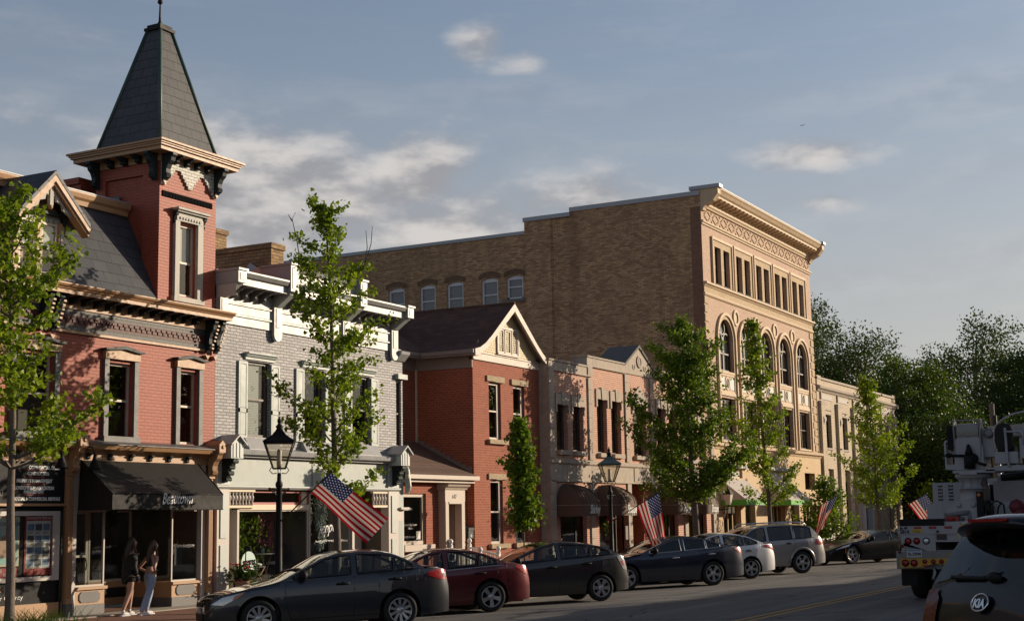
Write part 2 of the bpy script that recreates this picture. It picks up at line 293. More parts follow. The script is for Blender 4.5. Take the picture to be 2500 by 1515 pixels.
# ------------------------------------------------------------ mesh helpers
ORG = {}
SPLIT = {'side_pane', 'casing', 'door_jamb', 'cornice_groove', 'side_wall', 'raised_panel', 'green_inset', 'casing_panel', 'back_pocket', 'ears', 'eyes', 'parapet_side', 'dormer_casing', 'transom_trim', 'fascia_joint', 'surround_moulding', 'parapet_block', 'drop_point', 'bolts', 'lead_coping'}
class MB:
    def __init__(s): s.v = []; s.f = []; s.s = []
    def add(s, vs, fs, sm=False):
        k = len(s.v); s.v += [tuple(p) for p in vs]; s.f += [tuple(i+k for i in f) for f in fs]; s.s += [sm]*len(fs); return s
    def box(s, a, b):
        x0, x1 = sorted((a[0], b[0])); y0, y1 = sorted((a[1], b[1])); z0, z1 = sorted((a[2], b[2]))
        return s.add([(x0,y0,z0),(x1,y0,z0),(x1,y1,z0),(x0,y1,z0),(x0,y0,z1),(x1,y0,z1),(x1,y1,z1),(x0,y1,z1)],
                     [(0,3,2,1),(4,5,6,7),(0,1,5,4),(1,2,6,5),(2,3,7,6),(3,0,4,7)])
    def quad(s, *p): return s.add(p, [tuple(range(len(p)))])
    def prism(s, poly, ax, lo, hi, sm=False):
        # poly in the two remaining axes (x:(y,z)  y:(x,z)  z:(x,y))
        def P(q, t): return {'x': (t, q[0], q[1]), 'y': (q[0], t, q[1]), 'z': (q[0], q[1], t)}[ax]
        n = len(poly); k = len(s.v)
        s.v += [P(q, lo) for q in poly] + [P(q, hi) for q in poly]
        s.f += [tuple(k+i for i in range(n))[::-1], tuple(k+n+i for i in range(n))]; s.s += [False]*2
        for i in range(n):
            j = (i+1) % n; s.f.append((k+i, k+j, k+n+j, k+n+i)); s.s.append(sm)
        return s
    def tube(s, pts, r, n=8, cap=True):
        pts = [Vector(p) for p in pts]; m = len(pts)
        rs = r if isinstance(r, (list, tuple)) else [r]*m
        k = len(s.v); ref = None
        for i, p in enumerate(pts):
            d = (pts[min(i+1, m-1)]-pts[max(i-1, 0)])
            d = d.normalized() if d.length > 1e-9 else Vector((0, 0, 1))
            if ref is None or abs(ref.dot(d)) > .95: ref = Vector((0, 0, 1)) if abs(d.z) < .9 else Vector((1, 0, 0))
            a = d.cross(ref).normalized(); b = d.cross(a)
            ref = -b if False else ref
            for j in range(n):
                t = 2*pi*j/n; q = p+(a*cos(t)+b*sin(t))*rs[i]; s.v.append(tuple(q))
        for i in range(m-1):
            for j in range(n):
                s.f.append((k+i*n+j, k+i*n+(j+1) % n, k+(i+1)*n+(j+1) % n, k+(i+1)*n+j)); s.s.append(n > 5)
        if cap:
            s.f.append(tuple(k+j for j in range(n))[::-1]); s.f.append(tuple(k+(m-1)*n+j for j in range(n))); s.s += [False]*2
        return s
    def lathe(s, prof, c=(0, 0, 0), n=12, ax='z', sm=True, cap=True):
        k = len(s.v)
        for r, h in prof:
            for j in range(n):
                t = 2*pi*(j+.5)/n; a, b = r*cos(t), r*sin(t)
                o = {'z': (a, b, h), 'y': (a, h, b), 'x': (h, a, b)}[ax]
                s.v.append((c[0]+o[0], c[1]+o[1], c[2]+o[2]))
        for i in range(len(prof)-1):
            for j in range(n):
                s.f.append((k+i*n+j, k+i*n+(j+1) % n, k+(i+1)*n+(j+1) % n, k+(i+1)*n+j)); s.s.append(sm)
        for i in (0, len(prof)-1) if cap else ():
            if prof[i][0] > 1e-4: s.f.append(tuple(k+i*n+j for j in range(n))); s.s.append(False)
        return s
    def ball(s, c, r, n=10, sq=(1, 1, 1)):
        m = max(5, n//2+2); k = len(s.v)
        for i in range(m):
            t = pi*i/(m-1)
            for j in range(n):
                p = 2*pi*j/n; s.v.append((c[0]+r*sq[0]*sin(t)*cos(p), c[1]+r*sq[1]*sin(t)*sin(p), c[2]+r*sq[2]*cos(t)))
        for i in range(m-1):
            for j in range(n): s.f.append((k+i*n+j, k+(i+1)*n+j, k+(i+1)*n+(j+1) % n, k+i*n+(j+1) % n)); s.s.append(True)
        return s
    def build(s, name, m, parent=None, **kw):
        if name in SPLIT:
            pr = list(range(len(s.v)))
            def fd(i):
                while pr[i] != i: pr[i] = pr[pr[i]]; i = pr[i]
                return i
            for f in s.f:
                for q in f[1:]: pr[fd(q)] = fd(f[0])
            g = {}
            for f, k in zip(s.f, s.s): g.setdefault(fd(f[0]), []).append((f, k))
            if len(g) > 1:
                for fs in g.values():
                    us = sorted({q for f, _ in fs for q in f}); ix = {q: i for i, q in enumerate(us)}; b = MB(); b.v = [s.v[q] for q in us]; b.f = [tuple(ix[q] for q in f) for f, _ in fs]; b.s = [k for _, k in fs]; o = b.build(name, m, parent, **kw)
                return o
        o = Vector(ORG.get(parent.name, (0, 0, 0))) if parent else Vector((0, 0, 0))
        me = bpy.data.meshes.new(name)
        me.from_pydata([(p[0]-o.x, p[1]-o.y, p[2]-o.z) for p in s.v], [], s.f)
        me.polygons.foreach_set('use_smooth', s.s)
        bm = bmesh.new(); bm.from_mesh(me); bmesh.ops.recalc_face_normals(bm, faces=bm.faces); bm.to_mesh(me); bm.free()
        me.materials.append(M[m] if isinstance(m, str) else m)
        ob = bpy.data.objects.new(name, me); COL.objects.link(ob)
        if parent: ob.parent = parent; ORG[ob.name] = ORG.get(parent.name, (0, 0, 0))
        return tag(ob, **kw)
def tag(o, label=None, cat=None, group=None, kind=None):
    if label: o['label'] = label
    if cat: o['category'] = cat
    if group: o['group'] = group
    if kind: o['kind'] = kind
    return o
def root(name, loc, label, cat, group=None, org=True):
    o = bpy.data.objects.new(name, None); COL.objects.link(o); o.location = loc; o.empty_display_size = .3
    ORG[o.name] = tuple(loc) if org else (0, 0, 0)
    return tag(o, label, cat, group)
def copy_tree(o, parent=None):
    c = o.copy(); COL.objects.link(c); c.parent = parent
    for ch in list(o.children): copy_tree(ch, c)
    return c
def text(body, size, org, u, v, m, parent, name='lettering', ext=.004, shear=0, align='LEFT', width=None, bold=0, **kw):
    cu = bpy.data.curves.new('t', 'FONT'); cu.body = body; cu.size = size; cu.extrude = ext; cu.shear = shear; cu.align_x = align; cu.offset = bold; cu.resolution_u = 3
    ob = bpy.data.objects.new('t', cu); COL.objects.link(ob)
    bpy.context.view_layer.update()
    me = bpy.data.meshes.new_from_object(ob.evaluated_get(bpy.context.evaluated_depsgraph_get()))
    bpy.data.objects.remove(ob)
    u = Vector(u).normalized(); v = Vector(v).normalized(); w = u.cross(v); o = Vector(org)
    xs = [q.co.x for q in me.vertices]; k = 1
    if width and xs: k = width/max(1e-6, max(xs)-min(xs))
    po = Vector(ORG.get(parent.name, (0, 0, 0))) if parent else Vector((0, 0, 0))
    for q in me.vertices: q.co = o+u*(q.co.x*k)+v*q.co.y+w*q.co.z-po
    me.materials.clear(); me.materials.append(M[m])
    ob = bpy.data.objects.new(name, me); COL.objects.link(ob)
    if parent: ob.parent = parent
    return tag(ob, **kw)
# ------------------------------------------------------------ setting
def gz(x): return .028*(x+14)
def sheet(name, pts, m): return MB().quad(*pts).build(name, m, kind='structure')
sheet('ground', [(-900, -300, -1.2), (900, -300, -1.2), (900, 1500, -1.2), (-900, 1500, -1.2)], 'soil')
sheet('road', [(-18.05, -40, gz(-18.05)), (1.6, -40, gz(1.6)), (1.6, 170, gz(1.6)), (-18.05, 170, gz(-18.05))], 'asphalt')
def strip(mb, x, y0, y1, w, dz=.005):
    mb.quad((x-w/2, y0, gz(x-w/2)+dz), (x+w/2, y0, gz(x+w/2)+dz), (x+w/2, y1, gz(x+w/2)+dz), (x-w/2, y1, gz(x-w/2)+dz))
mb = MB(); strip(mb, -8.76, -40, 120, .11); strip(mb, -8.49, -40, 120, .11); mb.build('road_centre_line', 'yellow_line', kind='structure')
mb = MB()
for i in range(-3, 14):
    x0, y0 = -12.9, 25.7+4.15*i; x1, y1 = -17.6, y0-4.2
    a, b = Vector((x0, y0, gz(x0)+.005)), Vector((x1, y1, gz(x1)+.005)); n = Vector((.05, -.05, 0))
    mb.quad(a-n, a+n, b+n, b-n)
mb.build('parking_line', 'stall_line', kind='structure')
mb = MB(); mb.prism([(-18.05, -.3), (-18.05, .06), (-18.08, .085), (-18.22, .09), (-18.22, -.3)], 'y', -40, 170); mb.build('kerb', 'concrete', kind='structure')
sheet('pavement', [(-22.9, -40, .225), (-18.22, -40, .088), (-18.22, 94, .088), (-22.9, 94, .225)], 'paving_brick')
mb = MB(); mb.box((-22.9, 20.4, .1), (-21.35, 26.3, .2)); mb.build('shop_step', 'concrete', kind='structure')
mb = MB(); mb.prism([(1.6, 0), (1.6, .56), (1.75, .575), (5.2, .62), (5.2, 0)], 'y', -40, 170); mb.build('near_pavement', 'concrete', kind='structure')

# ------------------------------------------------------------ facade tools (u runs along the street, d stands out of the front)
FX = -22.0
def fb(mb, u0, u1, z0, z1, d0, d1): return mb.box((FX+d0, u0, z0), (FX+d1, u1, z1))
def mold(mb, u0, u1, prof): return mb.prism([(FX+d, z) for d, z in prof], 'y', u0, u1)
def fpoly(mb, poly, d0, d1): return mb.prism(poly, 'x', FX+d0, FX+d1)
def wall(mb, u0, u1, z0, z1, ops=(), d=0, t=.22):
    us = sorted({u0, u1, *[o[0] for o in ops], *[o[1] for o in ops]}); zs = sorted({z0, z1, *[o[2] for o in ops], *[o[3] for o in ops]})
    us = [u for u in us if u0 <= u <= u1]; zs = [z for z in zs if z0 <= z <= z1]
    x = FX+d
    for i in range(len(us)-1):
        for j in range(len(zs)-1):
            cu, cz = (us[i]+us[i+1])/2, (zs[j]+zs[j+1])/2
            if any(o[0] < cu < o[1] and o[2] < cz < o[3] for o in ops): continue
            mb.quad((x, us[i], zs[j]), (x, us[i+1], zs[j]), (x, us[i+1], zs[j+1]), (x, us[i], zs[j+1]))
    for a, b, p, q in [o[:4] for o in ops]:
        y = x-t
        mb.quad((x, a, p), (y, a, p), (y, a, q), (x, a, q)); mb.quad((x, b, p), (y, b, p), (y, b, q), (x, b, q))
        mb.quad((x, a, p), (y, a, p), (y, b, p), (x, b, p)); mb.quad((x, a, q), (y, a, q), (y, b, q), (x, b, q))
    return mb
def shell(mb, u0, u1, z0, z1, ops=(), depth=10, d=0, e=.004, top=True, left=True, right=True):
    wall(mb, u0+e, u1-e, z0, z1, ops, d)
    x0, x1 = FX+d, FX-depth
    for u, on in ((u0+e, left), (u1-e, right)):
        if on: mb.quad((x0, u, z0), (x1, u, z0), (x1, u, z1), (x0, u, z1))
    mb.quad((x1, u0+e, z0), (x1, u1-e, z0), (x1, u1-e, z1), (x1, u0+e, z1))
    if top: mb.quad((x0, u0+e, z1), (x0, u1-e, z1), (x1, u1-e, z1), (x1, u0+e, z1))
    return mb
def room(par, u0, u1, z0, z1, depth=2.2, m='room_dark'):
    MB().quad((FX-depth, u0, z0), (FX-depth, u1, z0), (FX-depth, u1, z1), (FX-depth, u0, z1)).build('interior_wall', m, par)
def sash(par, u0, u1, z0, z1, d=-.1, fw=.055, fm='ivory_frame', rail=.5, vm=(), blind=0, gm='window_glass', ft=.05, name='window', bm='blind', hm=()):
    mb = MB()
    fb(mb, u0, u0+fw, z0, z1, d-ft, d); fb(mb, u1-fw, u1, z0, z1, d-ft, d)
    fb(mb, u0+fw, u1-fw, z0, z0+fw*1.1, d-ft, d); fb(mb, u0+fw, u1-fw, z1-fw, z1, d-ft, d)
    zr = [z0+(z1-z0)*rail] if rail else []
    for z in zr+list(hm): fb(mb, u0+fw, u1-fw, z-.024, z+.024, d-ft, d+.004)
    for k in vm: fb(mb, u0+(u1-u0)*k-fw*.5, u0+(u1-u0)*k+fw*.5, z0+fw, z1-fw, d-ft, d+.002)
    w = mb.build(name, fm, par)
    x = FX+d-ft*.55
    MB().quad((x, u0+fw*.5, z0+fw*.5), (x, u1-fw*.5, z0+fw*.5), (x, u1-fw*.5, z1-fw*.5), (x, u0+fw*.5, z1-fw*.5)).build('pane', gm, w)
    if blind:
        x = FX+d-.07; zb = z1-(z1-z0)*blind
        MB().quad((x, u0, zb), (x, u1, zb), (x, u1, z1), (x, u0, z1)).build('blind', bm, w)
    return w
def bracket(par, u, w, zt, h, p, m='dark_trim', d=0, name='bracket'):
    q = [(0, 0), (1, 0), (1, .10), (.86, .17), (.80, .30), (.55, .42), (.42, .58), (.40, .72), (.50, .80), (.42, .90), (.22, .94), (.14, 1), (0, 1)]
    mb = MB(); mb.prism([(FX+d+a*p, zt-b*h) for a, b in q], 'y', u-w/2, u+w/2); return mb.build(name, m, par)

# ------------------------------------------------------------ corner building with the tower
def red_building():
    r = root('brick_building', (-22, 16, .2), 'painted red brick building with a slate mansard and pointed corner tower', 'building')
    U0, U1 = 10.0, 26.0
    wins = [(12.2, 13.1), (14.8, 15.7), (17.4, 18.3), (19.98, 20.98), (22.5, 23.27), (24.74, 25.38)]
    ops = [(a, b, 3.8, 5.46) for a, b in wins]
    mb = MB(); shell(mb, U0, U1, 3.55, 6.92, ops, 11)
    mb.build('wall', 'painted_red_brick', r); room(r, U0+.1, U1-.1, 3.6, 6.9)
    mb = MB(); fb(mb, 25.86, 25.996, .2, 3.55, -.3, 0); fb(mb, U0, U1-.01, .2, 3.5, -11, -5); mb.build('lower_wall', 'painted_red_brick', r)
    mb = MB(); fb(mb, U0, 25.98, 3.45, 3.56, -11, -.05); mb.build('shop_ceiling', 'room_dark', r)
    for i, (a, b) in enumerate(wins):
        w = sash(r, a, b, 3.8, 5.46, -.10, .05, 'ivory_frame', .52)
        mb = MB(); fb(mb, a-.13, a, 3.78, 5.53, 0, .07); fb(mb, b, b+.13, 3.78, 5.53, 0, .07); mb.build('casing', 'grey_trim', w)
        mb = MB(); c = (a+b)/2; hw = (b-a)/2+.14
        fpoly(mb, [(c-hw, 5.53), (c+hw, 5.53), (c+hw, 5.70), (c+.0, 5.75), (c-hw, 5.70)], 0, .10); mb.build('lintel', 'gold_trim', w)
        mb = MB(); fpoly(mb, [(c-hw-.06, 5.70), (c-hw-.06, 5.745), (c-hw+.06, 5.745), (c, 5.83), (c+hw-.06, 5.745), (c+hw+.06, 5.745), (c+hw+.06, 5.70), (c+hw-.1, 5.70), (c, 5.752), (c-hw+.1, 5.70)], 0, .17); mb.build('hood', 'dark_trim', w)
        if i != 5:
            mb = MB(); fb(mb, a-.16, b+.16, 3.76, 3.88, .003, .12); mb.build('sill', 'grey_trim', w)
    # frieze under the main cornice
    mb = MB(); fb(mb, U0, 25.99, 6.02, 6.47, 0, .03); mb.build('frieze_band', 'grey_band_brick', r)
    mb = MB()
    u = U0
    while u < 25.5:
        fb(mb, u, u+.085, 6.255, 6.31, .03, .055); fb(mb, u+.05, u+.135, 6.19, 6.25, .03, .055); u += .17
    mb.build('dentil_band', 'dark_red_brick', r)
    mb = MB(); fb(mb, U0, 25.6, 6.13, 6.34, .031, .036); mb.build('dentil_backing', 'dark_red_brick', r)
    mb = MB(); fb(mb, U0, 25.58, 5.965, 6.02, 0, .06); mb.build('moulding_strip', 'gold_trim', r)
    cn = MB(); fb(cn, U0, 25.99, 6.47, 6.70, 0, .06)
    mold(cn, U0, 26.05, [(.0, 6.70), (.46, 6.70), (.46, 6.77), (.49, 6.785), (.51, 6.815), (.55, 6.83), (.58, 6.87), (.58, 6.895), (0, 6.935)])
    cn = cn.build('cornice', 'gold_trim', r)
    u = U0+.3
    while u < 25.4:
        if abs(u-20.72) > .25: bracket(cn, u, .10, 6.70, .15, .40, 'dark_trim', .06)
        u += .345
    for u in (15.5, 15.78, 20.58, 20.86, 25.62, 25.90):
        b = bracket(cn, u, .11, 6.70, .76, .30, 'dark_trim', .06)
        mb = MB()
        for k in range(7): mb.box((FX+.395-.05*k*.55 if k < 5 else FX+.22, u-.035, 6.52-.085*k), (FX+.42-.05*k*.55 if k < 5 else FX+.25, u+.035, 6.56-.085*k))
        mb.build('bead_row', 'gold_trim', b)
        mb = MB(); fpoly(mb, [(u-.075, 5.88), (u+.075, 5.88), (u, 5.78)], .003, .1); mb.build('drop_point', 'gold_trim', b)
    # mansard
    mr = MB(); mr.quad((FX+.05, U0, 6.925), (FX+.05, 24.1, 6.925), (FX-1.10, 24.1, 9.2), (FX-1.10, U0, 9.2)); 
    mr.quad((FX-1.0, U0, 9.28), (FX-1.0, 24.1, 9.28), (FX-9, 24.1, 9.55), (FX-9, U0, 9.55)); mr.quad((FX-1.1, 24.06, 7), (FX-9, 24.06, 7), (FX-9, 24.06, 9.55), (FX-1.1, 24.06, 9.2))
    mr.build('mansard_roof', 'slate_roof', r)
    mb = MB(); mold(mb, U0, 24.0, [(-1.25, 9.0), (-.94, 9.0), (-.92, 9.10), (-.86, 9.15), (-.83, 9.24), (-.83, 9.27), (-1.3, 9.31)]); mb.build('roof_edge_moulding', 'gold_trim', r)
    mb = MB(); mold(mb, U0, 23.95, [(-1.3, 9.31), (-.82, 9.275), (-.82, 9.30), (-1.3, 9.37)]); mb.build('gutter', 'lead_cap', r)
    # raised red parapet behind the mansard
    mb = MB(); mb.box((FX-9, 23.95, 9.0), (FX-2.3, 25.9, 9.78)); mb.box((FX-9, 23.86, 9.78), (FX-2.3, 25.95, 9.93)); mb.box((FX-9, 23.80, 9.93), (FX-2.3, 25.95, 10.08)); mb.build('parapet', 'painted_red_brick', r)
    mb = MB(); mb.box((FX-2.1, 23.985, 9.36), (FX-1.2, 24.02, 9.52)); mb.build('flashing', 'grey_trim', r)
    # dormer
    dm = MB(); a, b, pk = 19.62, 21.28, 20.42
    dm.quad((FX-.28, a+.2, 7.0), (FX-.28, b-.2, 7.0), (FX-.28, b-.2, 8.4), (FX-.28, a+.2, 8.4)); dm.add([(FX-.28, a+.2, 8.4), (FX-.28, b-.2, 8.4), (FX-.28, pk, 9.0)], [(0, 1, 2)])
    for u in (a+.2, b-.2): dm.quad((FX-.28, u, 7.0), (FX-2.2, u, 7.0), (FX-2.2, u, 8.4), (FX-.28, u, 8.4))
    dr = dm.build('dormer', 'gold_trim', r)
    mb = MB(); 
    for s, u in ((-1, a-.12), (1, b+.12)):
        e = (u, 8.26); t = .09
        mb.add([(FX+.25, pk, 9.22), (FX-2.6, pk, 9.22), (FX-2.6, u, e[1]), (FX+.25, u, e[1]), (FX+.25, pk, 9.22-t), (FX-2.6, pk, 9.22-t), (FX-2.6, u, e[1]-t), (FX+.25, u, e[1]-t)],
               [(0, 1, 2, 3), (4, 5, 6, 7), (0, 3, 7, 4), (1, 2, 6, 5), (2, 3, 7, 6)])
    mb.build('dormer_roof', 'slate_roof', dr)
    mb = MB()
    for s, u in ((-1, a-.13), (1, b+.13)):
        for t0, t1, d1 in ((.09, .20, .24), (.20, .27, .20)):
            fpoly(mb, [(pk, 9.21-t0), (u, 8.25-t0), (u, 8.25-t1), (pk, 9.21-t1-.02)], .0, d1)
    mb.build('barge_board', 'gold_trim', dr)
    mb = MB(); fb(mb, pk-.045, pk+.045, 8.5, 9.0, .05, .14)
    for s in (-1, 1):
        fpoly(mb, [(pk+s*.04, 8.86), (pk+s*.40, 8.50), (pk+s*.58, 8.40), (pk+s*.58, 8.33), (pk+s*.34, 8.44), (pk+s*.30, 8.56), (pk+s*.16, 8.60), (pk+s*.13, 8.72), (pk+s*.04, 8.70)], .06, .12)
    mb.build('fretwork', 'weathered_trim', dr)
    mb = MB(); mb.ball((FX+.10, pk, 8.47), .055); mb.build('drop_finial', 'gold_trim', dr)
    mb = MB(); fb(mb, a+.15, b-.15, 8.36, 8.42, -.28, -.06)
    mb.build('dormer_hood', 'dark_trim', dr)
    mb = MB(); fb(mb, a+.2, b-.2, 8.23, 8.36, -.28, -.20)
    for k in range(9): mb.lathe([(.055, .0), (.055, .02)], (FX-.20, a+.29+k*.135, 8.25), 10, 'x')
    mb.build('scallop_band', 'weathered_trim', dr)
    for u0, u1 in ((19.86, 20.30), (20.44, 20.88)):
        w = sash(dr, u0, u1, 7.12, 8.20, -.16, .05, 'ivory_frame', .5, blind=.55)
    mb = MB(); fb(mb, 20.31, 20.43, 7.05, 8.23, -.28, -.12); fb(mb, 19.70, 19.85, 7.05, 8.23, -.28, -.12); fb(mb, 20.89, 21.03, 7.05, 8.23, -.28, -.12); mb.build('dormer_casing', 'gold_trim', dr)
    mb = MB(); fb(mb, 20.925, 21.0, 7.15, 7.55, -.12, -.10); fb(mb, 20.925, 21.0, 7.68, 8.1, -.12, -.10); mb.build('casing_panel', 'weathered_trim', dr)
    mb = MB(); mb.lathe([(.035, 0), (.02, .03)], (FX-.12, 20.96, 7.61), 10, 'x'); mb.build('rosette', 'dark_trim', dr)
    for u in (19.72, 21.02): bracket(dr, u, .09, 8.38, .42, .16, 'dark_trim', -.2)
    mb = MB(); fpoly(mb, [(21.04, 7.02), (21.24, 7.02), (21.22, 7.12), (21.12, 7.22), (21.10, 7.34), (21.04, 7.45)], -.24, -.14); mb.build('side_scroll', 'gold_trim', dr)
    mb = MB(); fb(mb, 19.6, 21.25, 7.02, 7.07, -.3, .0); mb.build('dormer_sill', 'weathered_trim', dr)
    dr.location.y += .17; dr.location.x += .10
    # tower
    T0, T1 = 24.0, 25.95; xb = FX-1.95
    tw = MB(); wall(tw, T0+.004, T1, 6.9, 10.4, [(24.62, 25.24, 7.18, 8.86)], .004)
    tw.quad((FX, T1, 6.9), (xb, T1, 6.9), (xb, T1, 10.4), (FX, T1, 10.4)); tw.quad((xb, T0, 6.9), (xb, T1, 6.9), (xb, T1, 10.4), (xb, T0, 10.4))
    tw.quad((FX, T0+.07, 6.9), (xb, T0+.07, 6.9), (xb, T0+.07, 10.4), (FX, T0+.07, 10.4))
    for x0, x1, z0, z1 in ((FX+.009, FX-.50, 6.9, 10.4), (FX-1.65, xb, 6.9, 10.4), (FX-.50, FX-1.65, 9.93, 10.4)): tw.box((x0, T0, z0), (x1, T0+.068, z1))
    tw = tw.build('tower', 'painted_red_brick', r)
    MB().quad((FX-.8, T0+.08, 6.9), (FX-.8, T1-.05, 6.9), (FX-.8, T1-.05, 9), (FX-.8, T0+.08, 9)).build('interior_wall', 'room_dark', tw)
    w = sash(tw, 24.62, 25.24, 7.18, 8.86, -.07, .05, 'ivory_frame', .47, blind=.53)
    mb = MB(); fb(mb, 24.47, 24.62, 7.14, 8.90, .004, .09); fb(mb, 25.24, 25.42, 7.14, 8.90, .004, .09); fb(mb, 24.44, 25.48, 7.03, 7.14, .004, .11); mb.build('casing', 'weathered_trim', w)
    mb = MB(); fb(mb, 24.50, 25.40, 8.90, 9.10, .004, .10)
    for k in range(8): mb.lathe([(.032, 0), (.032, .025)], (FX+.10, 24.62+k*.095, 8.97), 8, 'x')
    fb(mb, 24.42, 25.52, 9.14, 9.19, .004, .22); fb(mb, 24.46, 25.48, 9.10, 9.14, .004, .17); mb.build('hood', 'weathered_trim', w)
    for u in (24.49, 25.45): bracket(w, u, .08, 9.12, .30, .15, 'dark_trim', .004)
    mb = MB(); fb(mb, 24.08, 25.80, 9.395, 9.535, .004, .018); 
    mb.build('tile_band', 'black_tile', tw)
    mb = MB()
    for k in range(16): fb(mb, 24.085+k*.1075, 24.18+k*.1075, 9.40, 9.53, .018, .032)
    mb.build('tile_row', 'black_tile', tw)
    st = [(24.05, 10.2)]
    def stair(u0, z0, u1, z1, n):
        o = []
        for k in range(n):
            o += [(u0+(u1-u0)*(k+1)/n, z0+(z1-z0)*k/n), (u0+(u1-u0)*(k+1)/n, z0+(z1-z0)*(k+1)/n)]
        return o
    c = 24.975
    poly = [(24.03, 9.66), (24.16, 9.66)]+[(24.16, 9.72)]+stair(24.16, 9.72, 24.45, 10.07, 5)+[(24.60, 10.07)]+stair(24.60, 10.07, 24.90, 9.70, 5)+[(25.05, 9.70)]+\
           [(p, q) for p, q in [(25.05, 9.775), (25.11, 9.775), (25.11, 9.85), (25.17, 9.85), (25.17, 9.925), (25.23, 9.925), (25.23, 10.0), (25.29, 10.0), (25.29, 10.07)]]+[(25.42, 10.07)]+stair(25.42, 10.07, 25.74, 9.72, 5)+[(25.80, 9.72), (25.80, 9.66), (25.92, 9.66), (25.92, 10.22), (24.03, 10.22)]
    mb = MB(); fpoly(mb, poly, .004, .06); mb.build('corbel', 'white_corbel_brick', tw)
    cn = MB(); o = .42
    for z0, z1, e in ((10.36, 10.45, o-.05), (10.45, 10.495, o), (10.495, 10.535, o+.03), (10.535, 10.58, o+.07)): cn.box((xb-e, T0-e, z0), (FX+e, T1+e, z1))
    cn.box((xb-.04, T0-.04, 10.2), (FX+.05, T1+.04, 10.36))
    cn = cn.build('tower_cornice', 'gold_trim', tw)
    for u in (24.08, 25.87):
        b = bracket(cn, u, .14, 10.36, .62, .34, 'dark_trim', .05)
        mb = MB(); fpoly(mb, [(u-.06, 9.74), (u+.06, 9.74), (u, 9.66)], .03, .10); mb.build('drop_point', 'gold_trim', b)
    for u in (24.42, 24.78, 25.14, 25.5): bracket(cn, u, .085, 10.36, .17, .30, 'dark_trim', .05)
    for x, big in ((FX-.09, 1), (xb+.09, 1), (FX-.55, 0), (FX-.98, 0), (FX-1.4, 0)):
        h, p = (.62, .34) if big else (.17, .30)
        q = [(0, 0), (1, 0), (1, .10), (.86, .17), (.80, .30), (.55, .42), (.42, .58), (.40, .72), (.50, .80), (.42, .90), (.22, .94), (.14, 1), (0, 1)]
        mb = MB(); mb.prism([(T0-.04-a*p, 10.36-b*h) for a, b in q], 'x', x-.06, x+.06); mb.build('bracket', 'dark_trim', cn)
    cx, cy = FX-.975, 24.975; hb, ht, zb, zt = 1.0, .20, 10.58, 13.72
    mb = MB(); B = [(cx+sx*hb, cy+sy*hb, zb) for sx, sy in ((-1, -1), (1, -1), (1, 1), (-1, 1))]; Tp = [(cx+sx*ht, cy+sy*ht, zt) for sx, sy in ((-1, -1), (1, -1), (1, 1), (-1, 1))]
    mb.add(B+Tp, [(0, 1, 5, 4), (1, 2, 6, 5), (2, 3, 7, 6), (3, 0, 4, 7), (4, 5, 6, 7)])
    rf = mb.build('tower_roof', 'tower_slate', tw)
    mb = MB()
    for p, q in zip(B, Tp): mb.tube([p, q], .045, 6)
    mb.build('hip_ridge', 'green_copper', rf)
    mb = MB(); mb.box((cx-.26, cy-.26, zt-.02), (cx+.26, cy+.26, zt+.05)); mb.box((cx-.21, cy-.21, zt+.05), (cx+.21, cy+.21, zt+.13)); mb.build('roof_cap', 'black_paint', rf)
    mb = MB(); mb.tube([(cx, cy, zt+.1), (cx, cy, 14.5)], [.035, .014], 8); mb.ball((cx, cy, 14.47), .065); mb.ball((cx, cy, zt+.22), .05); mb.tube([(cx, cy, 14.5), (cx, cy, 15.3)], .010, 6); mb.build('finial', 'black_paint', rf)
    # shop front
    cn = MB(); mold(cn, U0, 25.95, [(0, 3.50), (.06, 3.50), (.10, 3.55), (.30, 3.58), (.34, 3.64), (.36, 3.67), (0, 3.67)]); fb(cn, U0, 25.9, 3.34, 3.50, -.04, .04)
    cn = cn.build('shop_cornice', 'gold_trim', r)
    mb = MB(); mold(mb, U0, 25.95, [(0, 3.67), (.38, 3.67), (.38, 3.69), (.05, 3.78), (0, 3.78)]); mb.build('cornice_flashing', 'grey_trim', cn)
    for u in [12+.62*k for k in range(14)]+[21.95, 22.57, 23.2, 23.8, 24.4, 25.0]: bracket(cn, u, .08, 3.50, .13, .12, 'dark_trim', .04)
    for u in (17.3, 21.47, 25.78):
        mb = MB(); fb(mb, u-.075, u+.075, .45, 3.03, -.1, .10); 
        for k in range(4): fb(mb, u-.06+k*.034, u-.042+k*.034, .55, 2.98, .10, .112)
        fb(mb, u-.10, u+.10, 3.03, 3.07, -.1, .14)
        pl = mb.build('pilaster', 'gold_trim', r)
        mb = MB(); fb(mb, u-.09, u+.09, .2, .45, -.1, .12); mb.build('pilaster_base', 'grey_trim', pl)
        for k in range(4): bracket(pl, u-.066+k*.044, .028, 3.66, .60, .34, 'gold_trim', .08, 'scroll')
        mb = MB(); fpoly(mb, [(u-.11, 3.62), (u+.11, 3.62), (u+.11, 3.80), (u, 3.90), (u-.11, 3.80)], .0, .44); mb.lathe([(.05, 0), (.02, .03)], (FX+.44, u, 3.74), 10, 'x'); mb.build('pilaster_cap', 'gold_trim', pl)
    mb = MB(); fb(mb, 21.56, 21.72, .2, 3.34, -.1, .02); fb(mb, 25.57, 25.70, .2, 3.34, -.1, .02); fb(mb, 21.72, 25.57, 2.32, 3.34, -.1, -.02); mb.build('door_surround', 'putty_paint', r)
